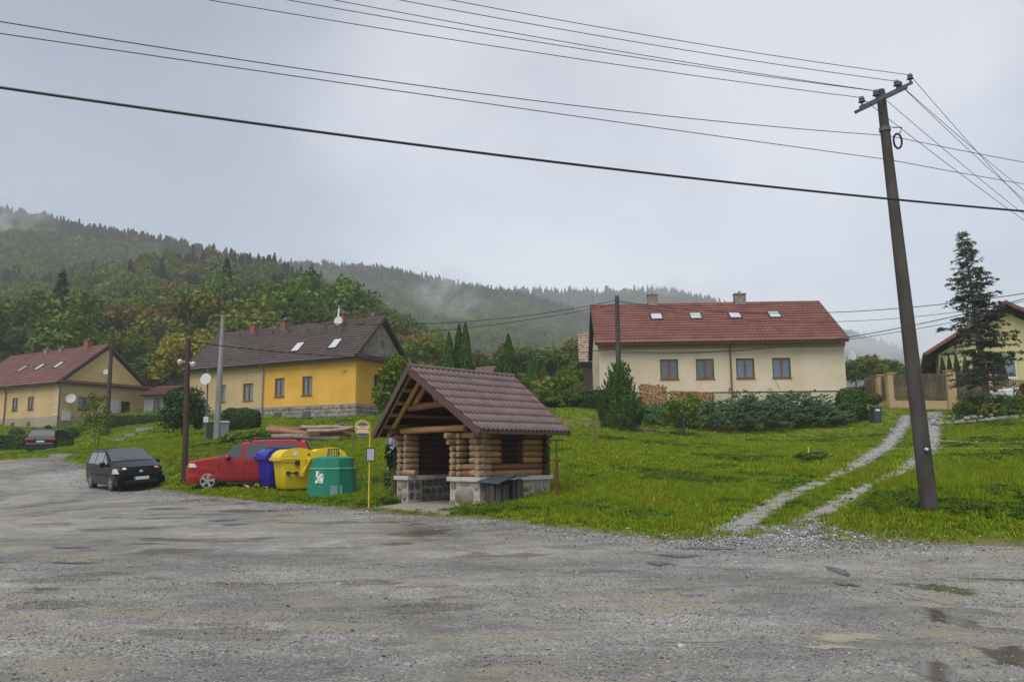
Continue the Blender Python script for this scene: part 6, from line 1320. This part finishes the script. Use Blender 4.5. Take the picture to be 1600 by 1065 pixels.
M_lgs = [mat('grey_bark', (.17, .13, .11), .85, (.25, .20, .17), 5, bump=.6), mat('orange_bark', (.36, .16, .075), .8, (.22, .10, .055), 4, bump=.6), mat('brown_bark', (.24, .11, .06), .85, (.13, .07, .045), 4, bump=.6), mat('dark_bark', (.09, .065, .055), .9, (.15, .10, .08), 4, bump=.6), mat('stripped_wood', (.36, .25, .17), .75, (.26, .17, .11), 4)]
for i, (x0, y0, x1, y1, r, k) in enumerate(lp):
    Y = 41.5 + (i % 4) * .35; a, b = at(x0, y0 - 3, Y), at(x1, y1 - 3, Y + .4); mb = MB(); pts = [a.lerp(b, q) + Vector((0, 0, .05*math.sin(q*5 + i))) for q in (0,.02,.25,.5,.75,.98,1)]; mb.tube([tuple(p_) for p_ in pts], [r*.8, r, r*.97, r*.93, r*.88, r*.84, r*.7], 10)
    o = mb.build('felled_log', M_lgs[(0,1,2,3,4,2,3,0,4)[i]], smooth=50); tag(o, lbs[i], 'log', GL)
# stone slabs and boards lying on the left bank
for i, (px, py, Y, w_, h_, lb) in enumerate(((228,672,60,1.3,.3,'pair of grey stone steps set in the grass bank'),(205,677,57,.8,.25,'rough grey stone on the bank left of the steps'),(190,681,54,.7,.2,'small grey stone lower on the same bank'),(113,719,41,2.2,.12,'grey plank lying in the grass behind the black hatchback'))):
    p = spot(px, Y); mb = MB(); mb.add([(-w_/2,-.3,-.2),(w_/2,-.25,-.2),(w_/2*.9,.3,-.2),(-w_/2,.3,-.2),(-w_/2*.9,-.25,h_*.8),(w_/2*.92,-.2,h_),(w_/2*.8,.25,h_*1.05),(-w_/2*.85,.25,h_*.9)], [(0,3,2,1),(4,5,6,7),(0,1,5,4),(1,2,6,5),(2,3,7,6),(3,0,4,7)])
    o = mb.build('stone_block' if i < 3 else 'plank', M_mortar, loc=p); tag(o, lb, 'stone' if i < 3 else 'plank')

# seat the cars on the slope they stand on
def seat(root, wb, tr):
    rz = root.rotation_euler.z; u = Vector((math.cos(rz), math.sin(rz))); v = Vector((-math.sin(rz), math.cos(rz))); c = Vector((root.location.x, root.location.y)); G = {}
    for i in (-1, 1):
        for j in (-1, 1): q = c + u * wb * i + v * tr * j; G[i, j] = gnd(q.x, q.y)
    zx = (G[1, 1] + G[1, -1] - G[-1, 1] - G[-1, -1]) / (4 * wb); zy = (G[1, 1] + G[-1, 1] - G[1, -1] - G[-1, -1]) / (4 * tr)
    X = Vector((u.x, u.y, zx)).normalized(); Yv = Vector((v.x, v.y, zy)).normalized(); Z = X.cross(Yv).normalized(); Yv = Z.cross(X)
    m = Matrix((X, Yv, Z)).transposed().to_4x4(); m.translation = (c.x, c.y, sum(G.values()) / 4 - .015); root.matrix_basis = m
seat(carB, 1.25, .7); seat(carR, 1.3, .75); seat(carK, 1.45, .8)
# ------------------------------------------------------------------ garden trees and shrubs
def twolvl(name, P, size, m, root, nrm=None, aspect=1.0, kind=None, droop=0.):
    V, F = leaf_quads(P, size, nrm=nrm, aspect=aspect, droop=droop); return nmesh(name, V, F, m, root, kind=None)
def plant(name, loc, label, cat, group=None, rz=None): return empty(name, loc, random.uniform(0, 6.28) if rz is None else rz, label, cat, group)
def column(loc, h, r, n, label, group=None, size=.075, m=None, name='columnar_thuja', pw=1.6):
    root = plant(name, loc, label, 'tree', group)
    t = rng.uniform(0, 1, n) ** 1.15; prof = np.minimum(1, (t / .12 + .55)) * (1 - t ** pw) ** .75; a = rng.uniform(0, 6.28, n)
    lob = 1 + .13 * np.sin(a * 5 + t * 9) + .10 * np.sin(a * 9 - t * 21); q = rng.uniform(.62, 1.03, n) ** .6
    P = np.stack([np.cos(a) * r * prof * lob * q, np.sin(a) * r * prof * lob * q, .05 + t * h], 1); nr = np.stack([np.cos(a), np.sin(a), np.full(n, .25)], 1)
    twolvl('crown', P, size, m or LEAF['thuja'], root, nrm=nr, aspect=.75); mb = MB(); mb.tube([(0,0,-.3),(0,0,h*.5)], [r*.14, r*.05], 6); mb.build('trunk', M_bark, root); return root
GT = 'tall thujas behind the shelter roof'
for px, pt, Y, rr, lb in ((701, 520, 58, .62, 'medium columnar thuja left of the twin-topped one'), (717, 507, 59, .62, 'tall columnar thuja, left half of the twin pair above the shelter roof'), (727, 505, 58.5, .66, 'tall columnar thuja, right half of the twin pair above the shelter roof'), (795, 523, 58, .78, 'broad columnar thuja standing alone right of the hut'),
                          (663, 545, 64, .45, 'small thuja tip seen over the leafy bush, furthest left of its row'), (685, 552, 64, .40, 'smallest thuja tip just left of the medium one'), (829, 560, 72, .50, 'left one of three small thujas in the far garden'), (838, 562, 72, .5, 'middle one of three small thujas in the far garden'), (850, 566, 72, .5, 'right one of three small thujas in the far garden')):
    b = spot(px, Y); h = at(px, pt, Y).z - b.z; column(b, h, rr, int(9000 * h / 5), lb, GT, size=.085)
GH = 'thujas behind the peach fence'
for i, (px, pt) in enumerate(((1478, 560), (1489, 559), (1500, 555), (1514, 558), (1531, 549), (1552, 555), (1571, 552), (1589, 549))):
    b = spot(px, 58.3); h = at(px, pt, 58.3).z - b.z; column(b, h, .42, 5000, ['dark thuja at the left end of the row behind the fence', 'second thuja from the left end behind the fence', 'third thuja from the left, bushier than its neighbours', 'fourth thuja from the left, before the yellow house window', 'tallest thuja left of the spruce trunk', 'thuja hidden partly by the spruce trunk', 'thuja right of the spruce trunk behind the fence', 'thuja at the right end of the row behind the fence'][i], GH, m=LEAF['hedge'], pw=1.3)
# conical conifer with upright fresh green sprays
b = spot(970, 47); root = plant('conical_conifer', b, 'broad cone-shaped conifer with bright upright tips before the cream house', 'tree'); Ps = []; Ns = []
h_ = at(970, 570, 47).z - b.z; nsp = 430
for k in range(nsp):
    t = rng.uniform(0, 1) ** 1.3; a = rng.uniform(0, 6.28); r = 1.38 * min(1, .72 + t * 1.6) * (1 - t) ** .72 * rng.uniform(.55, 1.02) + .03; c = np.array([math.cos(a)*r, math.sin(a)*r, .1 + t*h_*.86]); L = rng.uniform(.45, .95)
    d = np.array([math.cos(a)*.42, math.sin(a)*.42, 1.]); d /= np.linalg.norm(d); s_ = rng.uniform(0, 1, 40); wdt = .115 * (1 - s_) ** .8
    Ps.append(c + d * (s_ * L)[:, None] + rng.normal(0, 1, (40, 3)) * wdt[:, None] * .75)
Ps = np.concatenate(Ps); nn_ = Ps * [1, 1, 0]; twolvl('crown', Ps, .06, LEAF['thuja'], root, nrm=nn_ / (np.linalg.norm(nn_, axis=1)[:, None] + 1e-6), aspect=.8)
tips = Ps[rng.random(len(Ps)) < .16] + [0, 0, .04]; twolvl('fresh_tips', tips * [1.03, 1.03, 1], .055, LEAF['lime'], root, aspect=.8); mb = MB(); mb.tube([(0,0,-.3),(0,0,2)], [.12,.05], 6); mb.build('trunk', M_bark, root)
# spreading juniper: fans of flat blue-green sprays
b0 = spot(1012, 50.5); b1 = spot(1306, 52.5); root = plant('spreading_juniper', b0.lerp(b1, .5), 'wide blue-green spreading juniper below the windows of the cream house', 'shrub', rz=0); Wd = (b1 - b0).length; Ps = []; Nm = []
cz = lambda u: float(np.interp(u, [0, .08, .2, .34, .5, .62, .75, .88, 1], [.35, .65, .8, 1.35, 2.05, 1.8, 2.0, 1.45, .45]))
for k in range(900):
    u = rng.uniform(0, 1); v = rng.uniform(-1, 1); x = (u - .5) * Wd; y = v * 1.7; top_ = cz(u) * math.sqrt(max(.02, 1 - v*v*.85)); z0 = rng.uniform(.15, 1.0) * top_; gz_ = gnd(root.location.x + x, root.location.y + y) - root.location.z
    a = rng.uniform(0, 6.28) if rng.random() < .5 else rng.normal(-1.57, .9); L = rng.uniform(.6, 1.2); d = np.array([math.cos(a), math.sin(a), rng.uniform(.2, .75)])
    s_ = rng.uniform(0, 1, 60); side_ = np.array([-math.sin(a), math.cos(a), 0]); wd_ = .24 * np.sin(np.pi * np.clip(s_ * .9 + .08, 0, 1)); p = np.array([x, y, z0 + gz_]) + d * (s_ * L)[:, None] + side_ * (rng.uniform(-1, 1, 60) * wd_)[:, None]; p[:, 2] -= s_ ** 2 * .18 * L
    p[:, 2] += rng.normal(0, .02, 60); Ps.append(p); Nm.append(np.tile(np.array([0, -.45, .8]), (60, 1)) + rng.normal(0, .45, (60, 3)))
twolvl('foliage', np.concatenate(Ps), .065, LEAF['bluegreen'], root, nrm=np.concatenate(Nm), aspect=.9)
mb = MB(); mb.tube([(2.2, -.6, 2.0), (1.9, -.8, 2.5), (1.5, -.9, 2.9)], [.02, .015, .004], 5); mb.build('loose_shoot', M_bark, root)
# hedges and clipped shapes
def clipped(name, c, sx, sy, h, label, cat, m='hedge', n=5000, size=.07, rz=0, shape='box', group=None):
    root = plant(name, c, label, cat, group, rz=rz); u = rng.normal(size=(n, 3)); u /= np.abs(u).max(1)[:, None] if shape == 'box' else np.linalg.norm(u, axis=1)[:, None]
    if shape == 'box': r_ = .92; u = np.sign(u) * np.abs(u) ** .8
    if shape == 'barrel': u = rng.normal(size=(n, 3)); k = (np.abs(u[:, :2]) ** 3).sum(1) + np.abs(u[:, 2]) ** 4; u /= np.maximum((np.abs(u[:, 0])**3.2 + np.abs(u[:, 1])**3.2 + np.abs(u[:, 2])**3.2) ** (1/3.2), 1e-3)[:, None]
    q = rng.uniform(.84, 1.02, (n, 1)) * (1 + .035 * np.sin(u[:, :1] * 7 + u[:, 1:2] * 5)); P = u * q * [sx, sy, h/2] + [0, 0, h/2]
    nmv = u / np.linalg.norm(u, axis=1)[:, None]; twolvl('foliage', P, size, LEAF[m], root, nrm=nmv)
    mb = MB(); mb.lathe([(.01, .05), (.80, .12 * h), (.84, .6*h), (.6, .86*h), (.01, .9*h)], 12, sx=sx, sy=sy); mb.build('inner_twigs', M_bark, root); return root
def blk(pxa, pxb, ptop, Y, dep, label, name='clipped_hedge', shape='box', m='hedge', n=5000, size=.07, group=None, cat='hedge', cols=1):
    a, b = spot(pxa, Y), spot(pxb, Y); c = a.lerp(b, .5); c.z = min(a.z, b.z) - .05; h = at((pxa + pxb)/2, ptop, Y).z - c.z; return clipped(name, c, (b - a).length/2, dep, h, label, cat, m, n, size, shape=shape, group=group, rz=math.atan2(b.y - a.y, b.x - a.x))
blk(1311, 1352, 606, 51.5, .85, 'tall clipped thuja block with flat rounded top beside the drive', 'clipped_thuja', 'barrel', 'thuja', 6500, .07, cat='shrub')
blk(1352, 1364, 640, 51.2, .35, 'small brownish shrub squeezed between thuja block and grey bin', 'small_shrub', 'ball', 'olive', 900, .06, cat='shrub')
t_ = spot(1367, 52.5); tp_ = clipped('topiary_globe', t_ + Vector((0,0,.75)), .58, .5, .68, 'mushroom-shaped topiary shrub behind the slate grey bin', 'shrub', 'olive', 2200, .05, shape='ball'); mb = MB(); mb.tube([(0,0,-.9),(0,0,.2)], .06, 6); mb.build('stem', M_bark, tp_)
blk(913, 950, 610, 54.5, .8, 'shaggy dark hedge between timber shed and conical conifer', n=5200)
blk(4, 50, 680, 65.5, 1.1, 'clipped box hedge just left of the dark estate', n=6000, size=.09)
blk(170, 262, 649, 76, .9, 'long dark clipped hedge under the windows of the weathered yellow house', n=9000, size=.09)
blk(14, 36, 668, 76, .7, 'low rounded box bush behind the hedge at the far left', 'box_bush', 'ball', n=1500, size=.08, cat='shrub'); blk(96, 121, 668, 73, .9, 'rounded box bush right of the dark estate', 'box_bush', 'ball', n=2000, size=.08, cat='shrub'); blk(70, 80, 664, 79, .4, 'tiny clipped ball shrub against the grey plinth', 'box_bush', 'ball', n=700, size=.08, cat='shrub')
blk(345, 404, 638, 52, 1.0, 'dense dark hedge left of the zinc downpipe', 'hedge', 'barrel', n=9000, size=.08)
def bush(px, Y, ptop, w_, label, m='green', n=3500, size=.08, name='leafy_bush', lumps=26, group=None, stems=4, cat='shrub', low=True, dep=None, pxb=None):
    b = spot(px, Y); h = at(px, ptop, Y).z - b.z; root = plant(name, b, label, cat, group, rz=0); P, nr = crown_pts(n, w_, h * .5, h * .52, lumps, int(px * 7 + Y), lr=.42)
    P[:, 2] = np.where(P[:, 2] < 0, -P[:, 2] * .5, P[:, 2]); twolvl('crown' if cat == 'tree' else 'foliage', P, size, LEAF[m], root, nrm=nr)
    for k in range(stems): a = k * 2.3; mb = MB(); mb.tube([(0,0,-.2), (math.cos(a)*w_*.2, math.sin(a)*w_*.2, h*.4), (math.cos(a)*w_*.55, math.sin(a)*w_*.55, h*.8)], [.05, .03, .01], 5); mb.build('stem', M_bark, root)
    return root
bush(285, 49, 612, 1.35, 'big rounded dark green conifer bush behind the floodlight post', 'hedge', 12000, .075, 'thuja_bush', 40)
bush(620, 46, 567, 1.35, 'leafy tree with large green leaves rising behind the left roof verge', 'bright', 3800, .13, 'small_leafy_tree', 30, cat='tree')
bush(668, 54, 575, 2.0, 'broad leafy bush peeping over the shelter ridge', 'olive', 4200, .10, 'leafy_bush', 34)
bush(1066, 46.5, 622, 1.3, 'young loose deciduous tree in front of the juniper', 'bright', 1500, .10, 'young_tree', 24, cat='tree')
for px, Y, pt, w_, m, lb in ((812, 58, 590, 1.1, 'green', 'green bush at the left end of the garden border'), (828, 61, 598, 1.5, 'olive', 'olive bush in the garden border right of the thuja'), (845, 58, 603, 1.3, 'green', 'mid height bush under the sunflowers'), (858, 62, 590, 1.5, 'bright', 'tall leafy bush behind the sunflowers'), (872, 57, 612, 1.2, 'dark', 'dark low bush in the middle of the border'), (884, 62, 588, 1.4, 'bright', 'light green bush reaching up left of the timber shed'),
                             (896, 58, 605, 1.1, 'green', 'green bush close by the timber shed'), (905, 56, 618, .8, 'dark', 'small dark bush at the shed corner'), (838, 55, 620, .9, 'dark', 'low front bush of the border, darker'), (862, 55, 622, .9, 'olive', 'low front bush of the border, olive'), (818, 56, 612, 1.0, 'green', 'low bush at the border front beside the thuja foot'), (890, 68, 570, 1.5, 'bright', 'pale willow-like bush behind the timber shed')):
    bush(px, Y, pt, w_, lb, m, 1900, .10, 'garden_bush', 20, group='bushes of the garden border', stems=2)
for i, (px, py) in enumerate(((850, 596), (857, 590), (843, 600), (862, 600))):
    b = spot(px, 56.5); h = at(px, py, 56.5).z - b.z; r = plant('sunflower', b, ['yellow sunflower second from the left', 'tallest yellow sunflower in the border', 'leftmost yellow sunflower in the border', 'rightmost yellow sunflower in the border'][i], 'flower', 'sunflowers in the garden border', rz=0); mb = MB(); mb.tube([(0,0,0),(0,-.05,h)], .015, 5); mb.build('stem', LEAF['green'], r)
    mb = MB(); 
    for k in range(12): a = 2*math.pi*k/12; mb.add([(math.cos(a-.2)*.06, -.09, h+math.sin(a-.2)*.06), (math.cos(a)*.17, -.1, h+math.sin(a)*.17), (math.cos(a+.2)*.06, -.09, h+math.sin(a+.2)*.06)], [(0,1,2)])
    mb.build('petals', mat('sunflower_yellow', (.7, .45, .02), .6), r)
# small tree on the left bank
b = spot(150, 46); h = at(150, 612, 46).z - b.z; r = plant('young_tree', b, 'thin young tree with yellow-green leaves behind the black hatchback', 'tree', rz=0)
for (dx, dh, wd_) in ((-.25, .95, .8), (.3, .62, .6)):
    mb = MB(); mb.tube([(dx*.2,0,-.2),(dx*.6,0,h*.3),(dx,0,h*dh*.9)], [.035,.028,.008], 6); mb.build('stem', M_bark, r)
P = []; 
for k in range(34): a = rng.uniform(0, 6.28); t = rng.uniform(.28, 1); L = .95 * (1.15 - t) + .15; c = np.array([math.cos(a)*L*.9 - .1, math.sin(a)*L*.7, h * t - .1]); P.append(c + rng.normal(0, .14, (34, 3)))
twolvl('crown', np.concatenate(P), .075, LEAF['bright'], r); P = np.array([.55, 0, h*.30]) + rng.normal(0, .16, (60, 3)); twolvl('yellow_twig', P, .07, LEAF['yellow'], r)
# sapling behind the shelter and weeds
bush(617, 22.6, 690, .32, 'dark slim sapling under the notice board', 'dark', 700, .055, 'sapling', 14, stems=3)
for px, Y, pt, w_, m, lb in ((372, 39.5, 678, 1.0, 'bright', 'weedy clump with broad leaves left of the log pile'), (392, 38.5, 674, 1.1, 'green', 'tallest weed clump between grey dustbin and log pile'), (410, 39, 682, .8, 'olive', 'small weed clump touching the log pile'), (383, 37, 688, .7, 'orange', 'reddish brown weed clump above the red car')):
    bush(px, Y, pt, w_, lb, m, 900, .10, 'weed_clump', 14, group='weeds beside the log pile', stems=2)
for px, Y, pt, lb in ((1262, 30.5, 707, 'dark nettle clump by the manhole, left one'), (1280, 31.5, 708, 'dark nettle clump by the manhole, right one')): bush(px, Y, pt, .55, lb, 'green', 420, .06, 'weed_clump', 10, group='weeds by the manhole', stems=1)
# half-dead spruce at the right
b = spot(1545, 46.5); tz = at(1503, 360, 46.5); h = tz.z - b.z; r = plant('dying_spruce', b, 'tall half bare spruce with grey twigs before the pale yellow house', 'tree', rz=0); lean = (tz.x - b.x)
def trunk_at(z): t = z / h; return np.array([lean * (t - .12 * math.sin(t * 3.1)), 0, z])
mb = MB(); mb.tube([tuple(trunk_at(h*q)) if q > 0 else (0,0,-.4) for q in (0,.02,.2,.4,.6,.8,1)], [.26,.22,.19,.15,.10,.05,.012], 10); mb.build('trunk', M_barkg, r, smooth=50)
brs = MB(); NP = []; NN = []; DP = []
for k in range(320):
    t = rng.uniform(.17, .99); z = t * h; a = rng.uniform(0, 6.28); L = (3.0 * (1 - t) ** .85 + .15) * rng.uniform(.35, 1.12) * (.72 if t < .3 else 1); o = trunk_at(z); dz_ = -.14 + .42 * t + rng.normal(0, .12)
    pts = [o, o + np.array([math.cos(a)*L*.5, math.sin(a)*L*.5, L*dz_*.4 - .03]), o + np.array([math.cos(a)*L, math.sin(a)*L, L*dz_ - .10*L])]
    brs.tube([tuple(p) for p in pts], [.035*(1-t)+.016, .018, .007], 4, cap=False)
    nt_ = int(13 * L) + 4
    for s_ in rng.uniform(.25, 1, nt_):
        p0 = pts[0]*(1-s_)**2 + 2*pts[1]*s_*(1-s_) + pts[2]*s_**2; sa = a + rng.choice([-1, 1]) * rng.uniform(.5, 1.2); l_ = rng.uniform(.15, .42) * (1.1 - s_*.5); p1 = p0 + np.array([math.cos(sa)*l_, math.sin(sa)*l_, -l_*rng.uniform(.1, .7)]); brs.tube([tuple(p0), tuple(p1)], [.010, .005], 3, cap=False)
        live = rng.random() < (np.interp(t, [.15,.3,.45,.75,.88,1], [.10,.18,.26,.17,.05,.02]) * (1.15 if math.cos(a) > -.3 else .7))
        if live: q = rng.uniform(0, 1.1, 16); NP.append(p0 + (p1 - p0) * q[:, None] + rng.normal(0, .035, (16, 3)))
        else: q = rng.uniform(0, 1, 3); DP.append(p0 + (p1 - p0) * q[:, None] + rng.normal(0, .03, (3, 3)))
brs.build('bare_branches', M_barkg, r, kind='stuff'); twolvl('needles', np.concatenate(NP), .055, LEAF['needle'], r, aspect=1.3); twolvl('dead_twigs', np.concatenate(DP), .03, LEAF['brown'], r, aspect=1.4)
# rockery round its foot
def rock(c, s, m, par):
    bm = bmesh.new(); bmesh.ops.create_icosphere(bm, subdivisions=2, radius=1)
    for v in bm.verts: v.co *= 1 + .22 * math.sin(v.co.x*3 + c[0]*5) * math.cos(v.co.y*4 + c[1]) + random.uniform(-.06, .06); v.co.z *= .62
    me = bpy.data.meshes.new('stone'); bm.to_mesh(me); bm.free(); me.materials.append(m); o = link('stone', me, par, c); o.scale = (s, s * .8, s); o.rotation_euler = (0, 0, random.uniform(0, 6)); return o
c0 = spot(1555, 44.8); rk = plant('rockery', c0, 'stone edged rockery mound round the foot of the spruce', 'rockery', rz=0)
for k in range(46):
    a = k / 46 * math.pi + math.pi; x, y = math.cos(a) * 3.4 + random.uniform(-.15, .15), math.sin(a) * 1.3 + random.uniform(-.1, .1) + .3; s = random.uniform(.12, .26); rock((x, y, gnd(c0.x + x, c0.y + y) - c0.z + .08), s, M_stonew, rk)
for k in range(22):
    x, y = random.uniform(-3.0, 3.2), random.uniform(-.7, 1.5); s = random.uniform(.1, .2); rock((x, y, gnd(c0.x + x, c0.y + y) - c0.z + .25), s, M_sstone, rk)
for i, (px, Y, pt, w_, m, lb) in enumerate(((1524, 45.5, 612, .75, 'hedge', 'low dark conifer left of the spruce trunk'), (1506, 45, 630, .6, 'green', 'small green shrub at the left end of the rockery'), (1560, 45.6, 615, .9, 'dark', 'dark shrub in front of the white car'), (1585, 45.2, 622, .9, 'green', 'low green shrub right of the spruce trunk'), (1604, 45.5, 596, .6, 'orange', 'orange-yellow dwarf conifer at the right edge'), (1540, 44.6, 630, .5, 'olive', 'olive ground shrub before the spruce trunk'), (1572, 44.4, 636, .6, 'dark', 'flat dark shrub on the rockery front'), (1515, 46.5, 625, .6, 'orange', 'reddish leaved low shrub on the rockery'))):
    bush(px, Y, pt, w_, lb, m, 1300, .06, 'rockery_shrub', 16, group='shrubs on the rockery', stems=1)
# trees standing behind the houses
BG = 'trees behind the gardens'
def bgt(kind, px, Y, ptop, lb, wf=1.0):
    b = spot(px, Y) if Y < 119 else at(px, 600, Y); h = at(px, ptop, Y).z - b.z; s = h / (10.9 if kind != 'spruce' else 15.0); o = place_tree(kind, b.x, b.y, b.z - .2, s, lb, BG); o.scale = (s * wf, s * wf, s)
    return o
k_ = 0
for px, Y, pt, kd, wf, lb in ((645, 88, 540, 'bright', 1.3, 'light green tree just right of the stone gable'), (664, 96, 528, 'bright', 1.3, 'rounded light green tree in the gap right of the stone gable'), (690, 100, 535, 'green', 1.3, 'green tree directly behind the medium thuja'), (712, 92, 556, 'dark', 1.4, 'dark low tree behind the twin thujas'), (742, 100, 548, 'olive', 1.4, 'olive tree between the twin thujas and the lone one'), (768, 92, 558, 'dark', 1.5, 'dark shrubby tree left of the lone thuja'), (790, 104, 540, 'olive', 1.4, 'olive brown tree rising behind the lone thuja'), (815, 95, 545, 'dark', 1.5, 'dark tree right of the lone thuja'), (842, 102, 540, 'olive', 1.5, 'broad olive tree above the three small thujas'), (868, 94, 548, 'dark', 1.5, 'dark tree above the right end of the border'), (895, 102, 535, 'olive', 1.4, 'olive tree behind the timber shed'), (912, 92, 552, 'green', 1.4, 'green tree touching the left gable of the cream house'),
                          (1338, 92, 562, 'dark', 1.3, 'dark rounded tree against the right wall of the cream house'), (1362, 98, 552, 'olive', 1.35, 'olive rounded tree between cream house and power pole'), (1382, 104, 560, 'green', 1.3, 'green tree just left of the power pole behind the fence'), (1404, 110, 566, 'green', 1.2, 'small pale tree behind the power pole'), (1448, 84, 552, 'spruce', 1.2, 'dark small spruce between power pole and yellow house'), (290, 94, 518, 'yellow', 1.1, 'bright yellow autumn tree left of the dark brown roof'), (262, 100, 545, 'olive', 1.2, 'olive tree behind the small brown roofed shed'), (275, 104, 530, 'dark', 1.2, 'dark tree behind the bright yellow one'), (232, 98, 560, 'green', 1.3, 'green tree right of the weathered yellow gable'), (320, 100, 520, 'dark', 1.2, 'dark tree behind the left end of the dark brown roof'), (205, 106, 540, 'dark', 1.3, 'dark tree over the weathered yellow gable')):
    bgt(kd, px, Y, pt, lb, wf)
# ------------------------------------------------------------------ low cloud and chimney smoke
def mist(name, c, r, dens, label, sc=.02, thr=.5, col=(.93, .95, .97, 1)):
    bm = bmesh.new(); bmesh.ops.create_icosphere(bm, subdivisions=3, radius=1); me = bpy.data.meshes.new(name); bm.to_mesh(me); bm.free()
    m = bpy.data.materials.new(name); m.use_nodes = True; t = m.node_tree; t.nodes.clear(); n = t.nodes.new; l = t.links.new; o_ = n('ShaderNodeOutputMaterial'); v = n('ShaderNodeVolumePrincipled'); v.inputs['Color'].default_value = col
    tc_ = n('ShaderNodeTexCoord'); nz = n('ShaderNodeTexNoise'); nz.inputs['Scale'].default_value = sc; nz.inputs['Detail'].default_value = 4; nz.inputs['Distortion'].default_value = .6; l(tc_.outputs['Object'], nz.inputs[0])
    ln = n('ShaderNodeVectorMath'); ln.operation = 'LENGTH'; l(tc_.outputs['Object'], ln.inputs[0]); fo = n('ShaderNodeMapRange'); fo.interpolation_type = 'SMOOTHSTEP'; fo.inputs[1].default_value = .2; fo.inputs[2].default_value = 1.; fo.inputs[3].default_value = 1; fo.inputs[4].default_value = 0; l(ln.outputs['Value'], fo.inputs[0])
    mr_ = n('ShaderNodeMapRange'); mr_.inputs[1].default_value = thr; mr_.inputs[2].default_value = thr + .22; mr_.inputs[4].default_value = dens; l(nz.outputs[0], mr_.inputs[0]); mu = n('ShaderNodeMath'); mu.operation = 'MULTIPLY'; l(mr_.outputs[0], mu.inputs[0]); l(fo.outputs[0], mu.inputs[1]); l(mu.outputs[0], v.inputs['Density']); l(v.outputs[0], o_.inputs['Volume'])
    me.materials.append(m); o = link(name, me, kind='stuff'); o.location = c; o.scale = r; o['label'] = label; o['category'] = 'mist'; return o
mist('mist_wisp', at(690, 450, 560), (34, 34, 26), .035, 'thin white mist wisp hanging on the middle hillside', 2.0, .47)
mist('mist_wisp', at(725, 480, 560), (26, 28, 16), .03, 'faint mist patch below the white wisp on the middle hillside', 2.2, .48)
mist('low_cloud', at(1385, 535, 720), (100, 80, 26), .018, 'low cloud lying before the farthest hill right of the cream house', 1.6, .36)
mist('mist_wisp', at(20, 335, 480), (34, 34, 20), .035, 'mist clinging to the far ridge at the upper left', 2.0, .45)
mist('chimney_smoke', at(1046, 448, 66), (2.6, 1.6, 1.1), .5, 'pale smoke drifting from the left chimney of the cream house', 1.8, .42)
